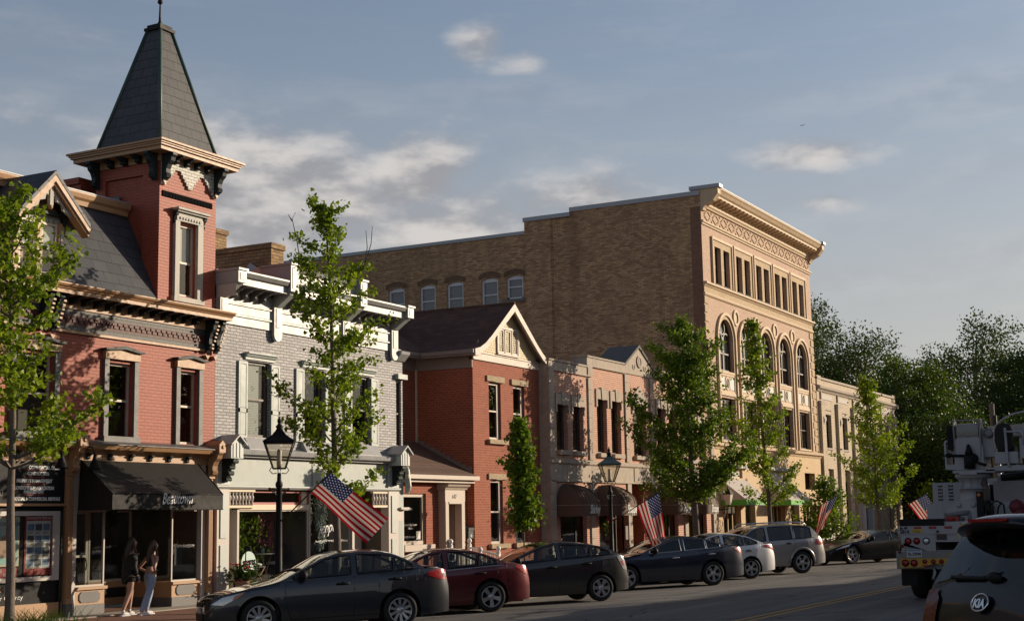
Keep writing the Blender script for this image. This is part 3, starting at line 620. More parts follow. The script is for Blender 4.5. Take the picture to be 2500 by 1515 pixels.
    # two display windows and a recessed entrance
    for u0, u1, zt in ((21.74, 22.60, .76), (24.66, 25.57, .74)):
        bk = MB(); fb(bk, u0, u1, .4, zt-.06, -1.25, -.03); fb(bk, u0-.02, u1+.03, zt-.06, zt, -1.27, .03); bk = bk.build('stall_riser', 'taupe_trim' if 0 else 'gold_trim', r)
        mb = MB(); fb(mb, u0, u1, .2, .4, -1.26, -.02); mb.build('plinth', 'grey_trim', bk)
        c0, c1 = u0+.14, u1-.14
        mb = MB(); fpoly(mb, [(c0+.06, .44), (c1-.06, .44), (c1, .50), (c1, .60), (c1-.06, .66), (c0+.06, .66), (c0, .60), (c0, .50)], -.03, -.008); mb.build('panel', 'grey_trim', bk)
        sash(r, u0, u1, zt, 2.33, -.05, .035, 'putty_paint', 0, gm='shop_glass', name='display_window')
    mb = MB(); x = FX-.08
    for u in (22.6, 24.66): mb.quad((x, u, .76), (x-1.15, u, .76), (x-1.15, u, 2.33), (x, u, 2.33))
    mb.build('side_pane', 'shop_glass', r)
    FXd = -1.25
    mb = MB(); fb(mb, 23.35, 24.66, .25, .74, FXd-.3, FXd); fb(mb, 23.32, 24.66, .74, .78, FXd-.3, FXd+.03); mb.build('stall_riser', 'gold_trim', r)
    mb = MB(); fb(mb, 23.5, 24.5, .42, .64, FXd, FXd+.012); mb.build('panel', 'black_paint', r)
    sash(r, 23.35, 24.66, .78, 2.33, FXd, .04, 'putty_paint', 0, gm='shop_glass', name='display_window')
    dd = sash(r, 22.62, 23.33, .22, 2.33, FXd, .07, 'putty_paint', 0, hm=(1.35,), gm='shop_glass', name='door')
    mb = MB(); mb.tube([(FX+FXd+.03, 23.24, 1.05), (FX+FXd+.06, 23.24, 1.15), (FX+FXd+.03, 23.24, 1.3)], .012, 6); mb.build('handle', 'dark_trim', dd)
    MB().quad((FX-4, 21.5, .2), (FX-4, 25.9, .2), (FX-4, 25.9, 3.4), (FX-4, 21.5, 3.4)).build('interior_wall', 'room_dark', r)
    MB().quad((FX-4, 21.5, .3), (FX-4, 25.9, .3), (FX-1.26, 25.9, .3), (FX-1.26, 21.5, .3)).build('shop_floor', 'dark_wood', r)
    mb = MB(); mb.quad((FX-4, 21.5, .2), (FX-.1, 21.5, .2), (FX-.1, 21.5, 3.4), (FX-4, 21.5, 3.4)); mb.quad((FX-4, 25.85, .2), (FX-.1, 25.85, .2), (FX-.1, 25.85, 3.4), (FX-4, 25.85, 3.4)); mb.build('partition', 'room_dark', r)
    # black office front on the left
    mb = MB(); fb(mb, U0, 21.38, .5, 3.34, -.3, -.02); mb.build('office_front', 'black_paint', r)
    mb = MB(); fb(mb, U0, 21.36, .2, .5, -.3, .03); mb.build('base_panel', 'gold_trim', r)
    wn = MB(); fb(wn, 18.3, 21.24, .94, 1.03, -.02, .05); fb(wn, 18.3, 21.24, 2.22, 2.31, -.02, .05); fb(wn, 21.06, 21.24, 1.03, 2.22, -.02, .05); fb(wn, 18.3, 18.45, 1.03, 2.22, -.02, .05)
    wn = wn.build('office_window', 'putty_paint', r)
    MB().quad((FX-.005, 18.4, 1.0), (FX-.005, 21.1, 1.0), (FX-.005, 21.1, 2.25), (FX-.005, 18.4, 2.25)).build('window_backing', 'black_paint', wn)
    MB().quad((FX+.035, 18.4, 1.0), (FX+.035, 21.1, 1.0), (FX+.035, 21.1, 2.25), (FX+.035, 18.4, 2.25)).build('pane', 'shop_glass', wn)
    text('AR', .17, (FX-.015, 19.62, .76), (0, 1, 0), (0, 0, 1), 'gold_trim', r)
    text('Beaver County', .13, (FX-.015, 19.42, .60), (0, 1, 0), (0, 0, 1), 'white_paint', r, width=.95)
    mb = MB(); mb.tube([(FX+.02, 21.30, .25), (FX+.02, 21.30, 2.3)], .03, 8); mb.build('downpipe', 'dark_trim', r)
    return r
red_building()
mat('poster_teal', (.30, .52, .50), .5, var=.25, ns=3)
mat('poster_dark', (.06, .08, .10), .5, var=.5, ns=20)
mat('poster_blue', (.13, .22, .36), .5, var=.7, ns=9)
mat('poster_skin', (.42, .25, .17), .5, var=.4, ns=12)
mat('paper', (.68, .66, .62), .6, var=.06, ns=20)
mat('sign_red', (.36, .02, .03), .45, var=.05)
mat('sign_green', (.035, .10, .07), .5)
def signs():
    FXs = FX
    s = root('sign_board', (FX, 20, 2.4), 'black sign board with white lines ending in residential and commercial rentals', 'sign')
    mb = MB(); fb(mb, 18.0, 21.33, 2.46, 3.29, .0, .05); mb.build('board', 'black_paint', s)
    mb = MB(); fb(mb, 18.0, 21.40, 2.41, 2.46, .0, .08); fb(mb, 18.0, 21.40, 3.29, 3.33, .0, .08); fb(mb, 21.34, 21.40, 2.46, 3.29, .0, .08); mb.build('frame', 'gold_trim', s)
    for t, z, w, c in (('COMMERCIAL SALES', 3.14, .82, 20.78), ('CONSTRUCTION', 3.02, .56, 20.62), ('PROPERTY MANAGEMENT', 2.875, .92, 20.53), ('CONDOMINIUM ASSOCIATION', 2.735, 1.02, 20.53), ('MANAGEMENT', 2.66, .52, 20.52), ('RESIDENTIAL & COMMERCIAL RENTALS', 2.52, 1.36, 20.53)):
        text(t, .095, (FX+.052, c-w/2, z), (0, 1, 0), (0, 0, 1), 'white_paint', s, width=w, bold=.004)
    mb = MB()
    for z in (3.115, 2.975, 2.83, 2.625): fb(mb, 20.25, 20.8, z, z+.012, .05, .054)
    mb.build('divider', 'sign_red', s)
    mb = MB(); 
    for k in range(14):
        a, b = 2*pi*k/14-1.3, 2*pi*(k+1)/14-1.3
        if k > 10: continue
        q = lambda t, r: (19.42+r*cos(t), 2.95+r*1.3*sin(t))
        fpoly(mb, [q(a, .14), q(b, .14), q(b, .20), q(a, .20)], .05, .056)
    mb.build('emblem', 'gold_trim', s)
    text('80', .2, (FX+.052, 19.55, 2.6), (0, 1, 0), (0, 0, 1), 'grey_trim', s)
    p = root('poster', (FX, 20, 1.3), 'teal seaside poster in the black office window', 'poster')
    mb = MB(); fb(mb, 19.0, 20.22, 1.25, 2.20, .0, .015); mb.build('border', 'cream_paint', p)
    mb = MB(); fb(mb, 19.04, 20.18, 1.29, 2.16, .015, .018); mb.build('print', 'poster_teal', p)
    mb = MB(); fpoly(mb, [(19.42, 1.42), (19.42, 1.66), (19.56, 1.80), (19.72, 1.74), (19.84, 1.86), (20.02, 1.84), (20.12, 1.70), (20.12, 1.42)], .018, .0205); mb.build('figures', 'poster_skin', p)
    text('son   list', .16, (FX+.019, 19.68, 2.03), (0, 1, 0), (0, 0, 1), 'poster_dark', p, shear=.25); text("'s    ay", .22, (FX+.022, 19.62, 1.33), (0, 1, 0), (0, 0, 1), 'poster_dark', p, shear=.25)
    p = root('poster', (FX, 20.7, 1.2), 'red property listing poster with twelve small photos', 'poster')
    mb = MB(); fb(mb, 20.36, 21.05, 1.06, 2.23, .0, .012); mb.build('backing', 'sign_red', p)
    mb = MB(); fb(mb, 20.40, 21.02, 1.19, 2.12, .012, .015); mb.build('sheet', 'paper', p)
    for i in range(3):
        for j in range(4):
            u, z = 20.425+i*.20, 1.93-j*.23
            mb = MB(); fb(mb, u, u+.17, z, z+.13, .015, .018); mb.build('photo', ('poster_blue', 'poster_dark', 'poster_blue')[(i+j) % 3], p)
            mb = MB(); 
            for q in range(3): fb(mb, u, u+.16-.03*q, z-.03-.018*q, z-.022-.018*q, .015, .0165)
            mb.build('caption', 'grey_trim', p)
    text('Commercial For Sale/Lease', .085, (FX+.014, 20.39, 2.155), (0, 1, 0), (0, 0, 1), 'paper', p, width=.63, shear=.2)
    mb = MB(); fb(mb, 20.62, 20.80, 1.08, 1.18, .016, .022); mb.build('badge', 'sign_red', p)
    s = root('shop_sign', (FX, 19.9, 1.05), 'small red agency sign under the teal poster', 'sign')
    mb = MB(); fb(mb, 19.55, 20.18, 1.02, 1.22, .0, .016); mb.build('plate', 'sign_red', s)
    text('B      O', .10, (FX+.018, 19.75, 1.135), (0, 1, 0), (0, 0, 1), 'paper', s); text('RSON', .09, (FX+.018, 19.83, 1.06), (0, 1, 0), (0, 0, 1), 'paper', s)
    # gooseneck lamp over the sign
    for u, lab in ((21.62, 'black gooseneck lamp beside the black awning'), (20.72, 'black gooseneck lamp hanging over the black sign board')):
        g = root('gooseneck_lamp', (FX, u, 3.3), lab, 'lamp', 'gooseneck lamps on the brick building')
        mb = MB(); mb.tube([(FX, u, 3.42), (FX+.25, u, 3.62), (FX+.5, u, 3.60), (FX+.58, u, 3.44)], .016, 6); mb.build('arm', 'black_paint', g)
        mb = MB(); mb.lathe([(.03, 0), (.045, -.08), (.12, -.26), (.145, -.30), (.13, -.30), (.03, -.06)], (FX+.58, u, 3.44), 14); mb.build('shade', 'black_paint', g)
    a = root('awning', (FX, 23, 2.3), 'black fabric awning lettered in white script', 'awning')
    U0, U1, d, zt, zm, zb = 21.78, 25.55, 1.35, 3.36, 2.63, 2.31
    U1 = 25.5; U0f = 21.35
    mb = MB(); p = lambda d_, u, z: (FX+d_, u, z)
    mb.quad(p(.03, U0, zt), p(.03, U1-.1, zt), p(d, 24.72, zm), p(d, U0f, zm)); mb.quad(p(d, U0f, zm), p(d, 24.72, zm), p(d, 24.72, zb), p(d, U0f, zb))
    mb.quad(p(.03, U0, zt), p(d, U0f, zm), p(d, U0f, zb), p(.03, U0-.05, zb)); mb.quad(p(.03, U1-.1, zt), p(d, 24.72, zm), p(d, 24.72, zb), p(.03, U1, zb))
    mb.build('canopy', 'black_cloth', a)
    mb = MB(); mb.tube([p(d, U0f, zb), p(d, 24.72, zb)], .014, 6); mb.tube([p(d, U0f, zm), p(d, 24.72, zm)], .014, 6); mb.tube([p(.03, U0, zt), p(d, U0f, zm)], .014, 6); mb.tube([p(.03, U1-.1, zt), p(d, 24.72, zm)], .014, 6); mb.build('frame', 'black_paint', a)
    mb = MB()
    for k in range(8): mb.ball(p(d+.012, U0f+.02+k*.475, zm), .010, 6); mb.ball(p(d+.012, U0f+.02+k*.475, zb+.01), .010, 6)
    mb.build('rivets', 'white_metal', a)
    text('Beautown', .34, p(d+.01, 22.76, 2.42), (0, 1, .02), (0, 0, 1), 'white_paint', a, width=.95, shear=.38, bold=.003)
signs()
# ------------------------------------------------------------ grey and white building with the flower shop
def shutter(par, u0, u1, z0, z1):
    mb = MB(); fb(mb, u0, u1, z0, z1, 0, .03); zm = z0+(z1-z0)*.36
    for a, b in ((z0, z0+.07), (z1-.06, z1), (zm-.05, zm+.05)): fb(mb, u0, u1, a, b, .03, .05)
    fb(mb, u0, u0+.055, z0+.07, z1-.06, .03, .05); fb(mb, u1-.055, u1, z0+.07, z1-.06, .03, .05)
    s = mb.build('shutter', 'mint_paint', par)
    mb = MB()
    for a, b in ((z0+.09, zm-.07), (zm+.07, z1-.08)): fb(mb, u0+.07, u1-.07, a, b, .03, .044)
    mb.build('raised_panel', 'mint_paint', s)
def white_building():
    r = root('shop_building', (-22, 30, .2), 'pale building with grey painted brick, white metal cornice and a flower shop', 'building')
    U0, U1 = 26.0, 33.72
    wins = [(27.16, 28.06), (29.43, 30.33), (31.56, 32.46)]
    mb = MB(); shell(mb, U0, U1, 3.6, 8.0, [(a, b, 4.06, 5.90) for a, b in wins], 11, top=False)
    mb.build('wall', 'grey_painted_brick', r); room(r, U0+.1, U1-.1, 3.7, 7)
    mb = MB(); mb.quad((FX+.1, U0+.01, 7.55), (FX+.1, U1, 7.55), (FX-9, U1, 8.3), (FX-9, U0+.01, 8.9)); mb.build('roof', 'grey_shingle', r)
    mb = MB(); wall(mb, 33.73, 34.14, 3.4, 6.45, [(33.80, 34.06, 4.06, 5.92)], -.02); mb.quad((FX-.02, 34.14, 3.4), (FX-8, 34.14, 3.4), (FX-8, 34.14, 6.45), (FX-.02, 34.14, 6.45)); mb.quad((FX-.02, 33.73, 6.45), (FX-8, 33.73, 6.45), (FX-8, 34.14, 6.45), (FX-.02, 34.14, 6.45)); mb.build('side_bay', 'grey_painted_brick', r)
    w = sash(r, 33.80, 34.06, 4.06, 5.92, -.08, .04, 'dark_wood', .5)
    mb = MB(); fb(mb, 33.72, 34.2, 5.96, 6.10, -.02, .12); mb.build('hood', 'mint_paint', w)
    mb = MB(); mold(mb, 33.72, 34.16, [(-.02, 6.45), (.05, 6.48), (.22, 6.66), (.24, 6.74), (-.02, 6.80)]); mb.build('bay_cornice', 'white_metal', r)
    for i, (a, b) in enumerate(wins):
        w = sash(r, a, b, 4.06, 5.90, -.08, .06, 'dark_wood', .5, blind=(1, .55, .5)[i], bm='slat_blind' if i == 0 else 'blind_dim')
        mb = MB(); fb(mb, b-.14, b-.06, 4.1, 5.86, -.16, -.07); mb.build('inner_jamb', 'dark_wood', w)
        shutter(w, a-.345, a-.01, 4.02, 5.87); shutter(w, b+.01, b+.345, 4.02, 5.87)
        mb = MB(); mold(mb, a-.10, b+.16, [(0, 5.93), (.05, 5.93), (.05, 5.99), (.09, 6.0), (.11, 6.05), (.15, 6.07), (.15, 6.10), (0, 6.10)]); mb.build('hood', 'mint_paint', w)
        mb = MB(); mold(mb, a-.12, b+.24, [(0, 4.04), (.06, 4.03), (.22, 3.76), (.22, 3.73), (0, 3.73)]); mb.build('sill_flashing', 'white_metal', w)
    # frieze and cornice
    fz = MB(); fb(fz, U0, U1, 6.72, 7.62, .002, .05)
    fz = fz.build('frieze', 'white_metal', r)
    for u0, u1 in ((26.3, 28.05), (28.42, 31.0), (31.36, 33.38)):
        mb = MB(); mold(mb, u0, u1, [(.05, 7.19), (.09, 7.20), (.09, 7.23), (.05, 7.25)]); mold(mb, u0, u1, [(.05, 6.92), (.09, 6.93), (.09, 6.97), (.05, 6.99)]); mb.build('panel_moulding', 'white_metal', fz)
        MB().quad((FX+.055, u0, 6.99), (FX+.055, u1, 6.99), (FX+.055, u1, 7.19), (FX+.055, u0, 7.19)).build('panel', 'mint_light', fz)
    for u in (26.15, 28.22, 31.18, 33.54):
        mb = MB(); 
        if u > 27:
            fpoly(mb, [(u-.16, 7.34), (u-.16, 6.62), (u-.13, 6.53), (u-.06, 6.47), (u, 6.46), (u+.06, 6.47), (u+.13, 6.53), (u+.16, 6.62), (u+.16, 7.34)], .05, .13)
        else: fb(mb, u-.14, u+.14, 6.74, 7.34, .05, .13)
        mold(mb, u-.14, u+.14, [(.05, 7.32), (.15, 7.32), (.62, 7.64), (.62, 7.72), (.05, 7.72)])
        k = mb.build('corbel', 'white_metal', fz)
        mb = MB(); fb(mb, u-.09, u+.09, 6.80, 7.28, .13, .145); mb.build('corbel_panel', 'white_metal', k)
        mb = MB(); mold(mb, u-.09, u+.09, [(.16, 7.345), (.17, 7.32), (.57, 7.59), (.56, 7.615)]); mb.build('corbel_face', 'mint_light', k)
    cn = MB()
    for u0, u1, dz in ((26.0, 28.0, 0), (28.1, 31.2, .0), (31.25, 33.68, 0)):
        mold(cn, u0, u1, [(.05, 7.60), (.56, 7.60), (.56, 7.76), (.60, 7.78), (.62, 7.84), (.66, 7.88), (.66, 7.92), (.05, 7.98)])
    cn = cn.build('cornice', 'white_metal', r)
    mb = MB(); mold(mb, 26.3, 28.0, [(.57, 7.77), (.63, 7.78), (.66, 7.865), (.60, 7.86)]); mold(mb, 31.4, 33.4, [(.57, 7.77), (.63, 7.78), (.66, 7.865), (.60, 7.86)]); mb.build('cornice_groove', 'grey_trim', cn)
    for u, z0, z1 in ((26.14, 7.62, 7.96), (28.16, 7.66, 8.38), (31.2, 7.66, 8.38), (33.52, 7.62, 7.96)):
        mb = MB(); w = .15; fb(mb, u-w, u+w, z0, z1-.05, -.3, .68); fb(mb, u-w-.03, u+w+.03, z1-.05, z1, -.3, .72)
        k = mb.build('cornice_block', 'white_metal', cn)
        mb = MB(); fb(mb, u-.09, u+.09, z0+.07, z1-.11, .68, .692); mb.build('block_panel', 'mint_light', k)
    mb = MB(); mold(mb, 28.31, 31.05, [(-.2, 7.98), (.50, 7.98), (.50, 8.18), (.56, 8.22), (.58, 8.28), (.60, 8.31), (-.2, 8.36)]); mb.build('raised_parapet', 'white_metal', cn)
    mb = MB(); mb.prism([(FX-.3, 7.6), (FX+.1, 7.6), (FX+.1, 8.36), (FX-.4, 8.36), (FX-1.4, 7.9)], 'y', 28.02, 28.06); mb.prism([(FX-.3, 7.6), (FX+.1, 7.6), (FX+.1, 8.36), (FX-.4, 8.36), (FX-1.4, 7.9)], 'y', 31.3, 31.34); mb.build('parapet_side', 'putty_paint', r)
    mb = MB(); mb.quad((FX+.6, 26.004, 7.3), (FX-.6, 26.004, 7.3), (FX-.6, 26.004, 7.95), (FX+.6, 26.004, 7.95)); mb.build('cornice_end', 'putty_paint', cn)
    for u in [26.5, 26.86, 27.22, 27.58]+[28.7+.36*k for k in range(7)]+[31.65, 32.0, 32.35, 32.7, 33.05]:
        b = bracket(cn, u, .07, 7.60, .26, .42, 'grey_trim', .05)
    # chimney on the roof
    mb = MB(); mb.box((-26.6, 31.26, 7.5), (-24.49, 31.82, 9.60)); mb.box((-26.63, 31.22, 9.60), (-24.45, 31.86, 9.76)); mb.build('chimney', 'chimney_brick', r)
    mb = MB(); mb.quad((-25.9, 31.24, 8.3), (-24.4, 31.22, 8.2), (-24.6, 31.1, 8.9), (-25.2, 31.2, 9.25)); mb.build('chimney_flashing', 'lead_cap', r)
    # shop front
    mb = MB(); mold(mb, 26.1, 33.75, [(0, 3.56), (.14, 3.56), (.14, 3.60), (.26, 3.62), (.28, 3.70), (.24, 3.74), (0, 3.80)]); cn2 = mb.build('shop_cornice', 'white_metal', r)
    mb = MB(); fb(mb, 26.0, 33.8, 2.88, 3.57, -.1, .02); sb = mb.build('fascia', 'mint_paint', r)
    mb = MB()
    for u in (26.5, 29.79, 33.25): fb(mb, u-.012, u+.012, 2.9, 3.55, .02, .03)
    mb.build('fascia_joint', 'grey_trim', sb)
    mb = MB(); mold(mb, 26.0, 33.82, [(0, 2.80), (.07, 2.80), (.12, 2.85), (.12, 2.885), (0, 2.90)]); mb.build('fascia_moulding', 'mint_light', sb)
    for u0, u1 in ((26.06, 26.50), (33.28, 33.78)):
        mb = MB(); fb(mb, u0, u1, .2, 2.80, -.2, .06); p = mb.build('pilaster', 'putty_paint', r)
        mb = MB(); c = (u0+u1)/2
        for z0, z1 in ((1.66, 2.68), (.35, 1.50)): fb(mb, c-.12, c+.12, z0, z1, .06, .085)
        mb.build('raised_panel', 'mint_light', p)
        mb = MB(); fb(mb, u0-.02, u1+.02, 2.9, 3.5, .02, .06); mb.build('pilaster_head', 'mint_light', p)
        mb = MB(); fb(mb, c-.22, c+.22, 3.50, 3.84, .0, .46)
        for k in (-.12, 0, .12): fb(mb, c+k-.035, c+k+.035, 3.52, 3.86, .46, .475)
        fpoly(mb, [(c-.22, 3.84), (c+.22, 3.84), (c, 4.02)], 0, .46)
        h = mb.build('pilaster_cap', 'mint_light', p)
        mb = MB()
        for s in (-1, 1): mb.add([(FX, c, 4.06), (FX+.54, c, 4.06), (FX+.54, c+s*.29, 3.83), (FX, c+s*.29, 3.83), (FX, c, 4.02), (FX+.54, c, 4.02), (FX+.54, c+s*.29, 3.79), (FX, c+s*.29, 3.79)], [(0, 1, 2, 3), (4, 5, 6, 7), (1, 2, 6, 5), (2, 3, 7, 6)])
        mb.build('cap_roof', 'white_metal', h)
        b = bracket(p, c, .14, 3.50, .55, .36, 'dark_trim', .06)
        mb = MB()
        for q, (dd, zz, rr) in enumerate(((.33, 3.43, .05), (.22, 3.30, .06), (.19, 3.16, .06), (.13, 3.02, .05))): mb.lathe([(rr, -.09), (rr*.6, -.11), (rr, .09)], (FX+.06+dd, c, zz), 10, 'y')
        mb.build('scroll', 'dark_trim', b)
    def screen(u0, u1):
        mb = MB(); fb(mb, u0, u1, 2.74, 2.80, -.06, .04); fb(mb, u0, u1, 2.36, 2.42, -.06, .04); s = mb.build('spindle_screen', 'cream_paint', r)
        n = int((u1-u0)/.12)
        for k in range(n):
            u = u0+(k+.5)*(u1-u0)/n
            MB().lathe([(.022, 2.42), (.035, 2.46), (.020, 2.50), (.042, 2.58), (.046, 2.62), (.020, 2.68), (.034, 2.71), (.022, 2.74)], (FX-.01, u, 0), 8).build('spindle', 'putty_paint', s)
    screen(26.52, 27.48); screen(32.55, 33.26)
    t = sash(r, 27.46, 29.38, 2.44, 2.78, -.05, .05, 'red_paint', 0, name='transom')
    mb = MB(); fb(mb, 29.40, 29.70, 2.45, 2.77, -.12, -.06); mb.build('transom_panel', 'cream_paint', t)
    mb = MB(); fb(mb, 29.38, 29.42, 2.44, 2.78, -.1, -.04); fb(mb, 29.68, 29.72, 2.44, 2.78, -.1, -.04); mb.build('transom_trim', 'red_paint', t)
    mb = MB(); fb(mb, 26.98, 29.73, 2.31, 2.44, -.14, -.03); mb.build('beam', 'cream_paint', r)
    sash(r, 26.96, 29.76, .52, 2.32, -.07, .045, 'putty_paint', 0, gm='shop_glass', name='display_window')
    sash(r, 29.80, 31.62, .52, 2.74, -.07, .045, 'putty_paint', 0, gm='shop_glass', name='display_window')
    mb = MB(); fb(mb, 26.96, 31.62, .2, .52, -.2, -.03); mb.build('stall_riser', 'putty_paint', r)
    for u0, u1, dd in ((26.52, 26.90, -.35), (31.75, 32.5, -.8)):
        d = sash(r, u0, u1, .22, 2.32 if u0 < 30 else 2.75, dd, .09, 'grey_trim' if u0 < 30 else 'putty_paint', 0, hm=(.9,), gm='shop_glass', name='door')
        mb = MB(); mb.ball((FX+dd+.05, u1-.06, 1.12), .035); mb.build('handle', 'white_metal', d)
    mb = MB(); fb(mb, 31.64, 31.74, .2, 2.75, -.8, -.02); fb(mb, 32.5, 33.28, .2, 2.75, -1.0, -.85); fb(mb, 26.90, 26.97, .2, 2.32, -.35, -.03); mb.build('door_jamb', 'putty_paint', r)
    mb = MB(); fb(mb, 33.80, 34.14, .2, 2.35, -.25, .0); fb(mb, 33.80, 34.22, 2.30, 2.36, -.1, .14); mb.build('side_door_surround', 'putty_paint', r)
    mb = MB(); fb(mb, 33.80, 34.14, 2.36, 3.4, -.25, -.01); mb.build('side_panel', 'mint_paint', r)
    mb = MB(); fb(mb, 33.86, 34.06, .22, 2.0, .0, .012); mb.build('side_door', 'mint_paint', r)
    # shop interior
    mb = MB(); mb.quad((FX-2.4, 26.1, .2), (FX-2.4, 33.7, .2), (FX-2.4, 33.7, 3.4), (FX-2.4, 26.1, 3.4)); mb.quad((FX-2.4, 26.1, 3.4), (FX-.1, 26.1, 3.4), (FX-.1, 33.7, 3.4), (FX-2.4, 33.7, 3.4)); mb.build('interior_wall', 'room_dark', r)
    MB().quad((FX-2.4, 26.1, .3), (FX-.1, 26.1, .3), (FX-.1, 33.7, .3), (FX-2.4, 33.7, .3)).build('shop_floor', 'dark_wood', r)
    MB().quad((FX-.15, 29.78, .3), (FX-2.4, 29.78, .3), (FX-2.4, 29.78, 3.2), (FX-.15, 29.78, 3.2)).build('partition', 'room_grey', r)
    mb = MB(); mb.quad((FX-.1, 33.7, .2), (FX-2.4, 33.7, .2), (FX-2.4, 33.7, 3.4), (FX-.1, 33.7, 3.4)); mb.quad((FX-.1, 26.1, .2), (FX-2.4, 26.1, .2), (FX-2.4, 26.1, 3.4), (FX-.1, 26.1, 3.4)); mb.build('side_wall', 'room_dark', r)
    return r
mat('room_grey', (.20, .195, .19), .8)
mat('blind_dim', (.10, .10, .10), .8)
def slat(name, c):
    m, nt = newmat(name); tc = N(nt, 'ShaderNodeTexCoord'); sp = N(nt, 'ShaderNodeSeparateXYZ'); lk(nt, tc.outputs['Object'], sp.inputs[0])
    f = MA(nt, 'FRACT', MA(nt, 'MULTIPLY', sp.outputs[2], 24)); b = N(nt, 'ShaderNodeBsdfPrincipled', i_Roughness=.6)
    lk(nt, MIX(nt, MA(nt, 'LESS_THAN', f, .3), c, tuple(x*.35 for x in c)), b.inputs['Base Color']); finish(nt, b.outputs[0]); MATS[name] = m
slat('slat_blind', (.34, .36, .34))
white_building()
def back_chimney():
    mb = MB(); mb.box((-31.5, 35.3, 8), (-30, 35.95, 11.35)); mb.box((-31.55, 35.25, 11.35), (-29.95, 36.0, 11.5))
    tag(mb.build('chimney', 'chimney_brick'), 'tall tan brick chimney rising behind the red tower', 'chimney')
back_chimney()

# ------------------------------------------------------------ red brick house with front gable and low annex
def brick_house():
    r = root('brick_house', (-22, 38, .2), 'red brick house with a front gable, brown roof and low annex numbered 647', 'house')
    U0, U1 = 38.12, 42.6
    ops = [(39.12, 39.90, 4.47, 6.28), (40.74, 41.52, 4.47, 6.28), (39.14, 39.94, 1.22, 3.2), (40.76, 41.56, 1.22, 3.2)]
    mb = MB(); shell(mb, U0, U1-.01, .1, 7.0, ops, 9); 
    mb.quad((-24.1, 34.1, .1), (-24.1, 38.12, .1), (-24.1, 38.12, 7.0), (-24.1, 34.1, 7.0)); mb.quad((-24.1, 34.15, 3), (-31, 34.15, 3), (-31, 34.15, 7.0), (-24.1, 34.15, 7))
    mb.build('wall', 'house_brick', r); room(r, U0+.1, U1-.1, .2, 6.9)
    for i, (a, b, p, q) in enumerate(ops):
        w = sash(r, a, b, p, q, -.08, .07, 'beige_trim', .5)
        mb = MB(); fb(mb, b-.16, b-.07, p+.05, q-.04, -.14, -.07); mb.build('inner_jamb', 'taupe_trim', w)
        mb = MB(); c = random.Random(i)
        pts = [(a-.17, q+.02)]+[(a-.17+(b-a+.36)*k/6, q+.02+c.uniform(-.012, .012)) for k in range(1, 6)]+[(b+.19, q+.02), (b+.19, q+.20)]+[(b+.19-(b-a+.36)*k/6, q+.20+c.uniform(-.012, .012)) for k in range(1, 6)]+[(a-.17, q+.20)]
        fpoly(mb, pts, .002, .06); mb.build('lintel', 'rough_stone', w)
        mb = MB(); fb(mb, a-.15, b+.28, p-.14, p-.0, .002, .12); mb.build('sill', 'rough_stone', w)
    mb = MB(); mb.quad((FX-.12, 40.8, 1.3), (FX-.12, 41.1, 1.3), (FX-.12, 41.1, 1.75), (FX-.12, 40.8, 1.75)); mb.build('notice', 'paper', r)
    # band, gable and roof
    mb = MB(); fb(mb, U0-.03, U1+.02, 6.92, 7.0, -.1, .06); fb(mb, U0-.03, U1+.02, 7.0, 7.14, -.1, .04); fb(mb, U0-.03, U1+.02, 7.14, 7.17, -.1, .07); mb.build('band_board', 'beige_trim', r)
    mb = MB(); mb.box((FX-.0, U0-.03, 6.66), (-24.13, U0-.003, 7.1)); mb.box((-24.1, 34.1, 6.66), (-24.07, U0, 7.1)); mb.build('frieze_board', 'taupe_trim', r)
    pk, pz = 40.36, 8.92
    gp = MB(); fpoly(gp, [(U0+.1, 7.17), (U1-.1, 7.17), (U1-.75, 7.55), (pk, pz-.05), (U0+.75, 7.55)], -.1, .02)
    gb = gp.build('gable', 'cream_shingles', r)
    mb = MB(); z = 7.22; k = 0
    while z < 8.75:
        hw = (8.86-z)/1.36*1.65 if z > 7.5 else 2.0
        u = pk-hw+(k % 2)*.055
        while u < pk+hw-.05:
            mb.add([(FX+.024, u, z+.085), (FX+.024, u+.1, z+.085), (FX+.034, u+.1, z+.03), (FX+.036, u+.07, z), (FX+.036, u+.03, z), (FX+.034, u, z+.03)], [(0, 1, 2, 3, 4, 5)]); u += .11
        z += .078; k += 1
    mb.build('scale_shingles', 'cream_shingles', gb)
    for u in (39.70, 40.16, 40.62):
        sash(gb, u, u+.40, 7.27, 8.05, .06, .05, 'beige_trim', 0)
    mb = MB(); fb(mb, 39.62, 41.10, 7.20, 7.26, .02, .10); fb(mb, 39.62, 41.10, 8.05, 8.13, .02, .09); fb(mb, 39.62, 39.70, 7.26, 8.05, .02, .08); fb(mb, 41.02, 41.10, 7.26, 8.05, .02, .08); mb.build('window_casing', 'beige_trim', gb)
    MB().quad((FX-.15, 39.5, 7.2), (FX-.15, 41.2, 7.2), (FX-.15, 41.2, 8.1), (FX-.15, 39.5, 8.1)).build('window_backing', 'black_paint', gb)
    prof = lambda s: [(pk, pz), (pk+s*1.55, 7.72), (pk+s*1.95, 7.45), (pk+s*2.30, 7.28), (pk+s*2.62, 7.20)]
    rf = MB()
    for s in (-1, 1):
        P = prof(s)
        for (u0, z0), (u1, z1) in zip(P, P[1:]):
            rf.quad((FX+.34, u0, z0), (FX+.34, u1, z1), (FX-9, u1, z1), (FX-9, u0, z0))
    rf.quad((-23.75, 33.9, 7.22), (-23.75, 38.5, 7.22), (-26.6, 38.6, 8.9), (-26.6, 33.9, 8.9)); rf.quad((-26.6, 33.9, 8.9), (-26.6, 40, 8.9), (-31, 40, 7), (-31, 33.9, 7))
    rf = rf.build('roof', 'brown_shingle', r)
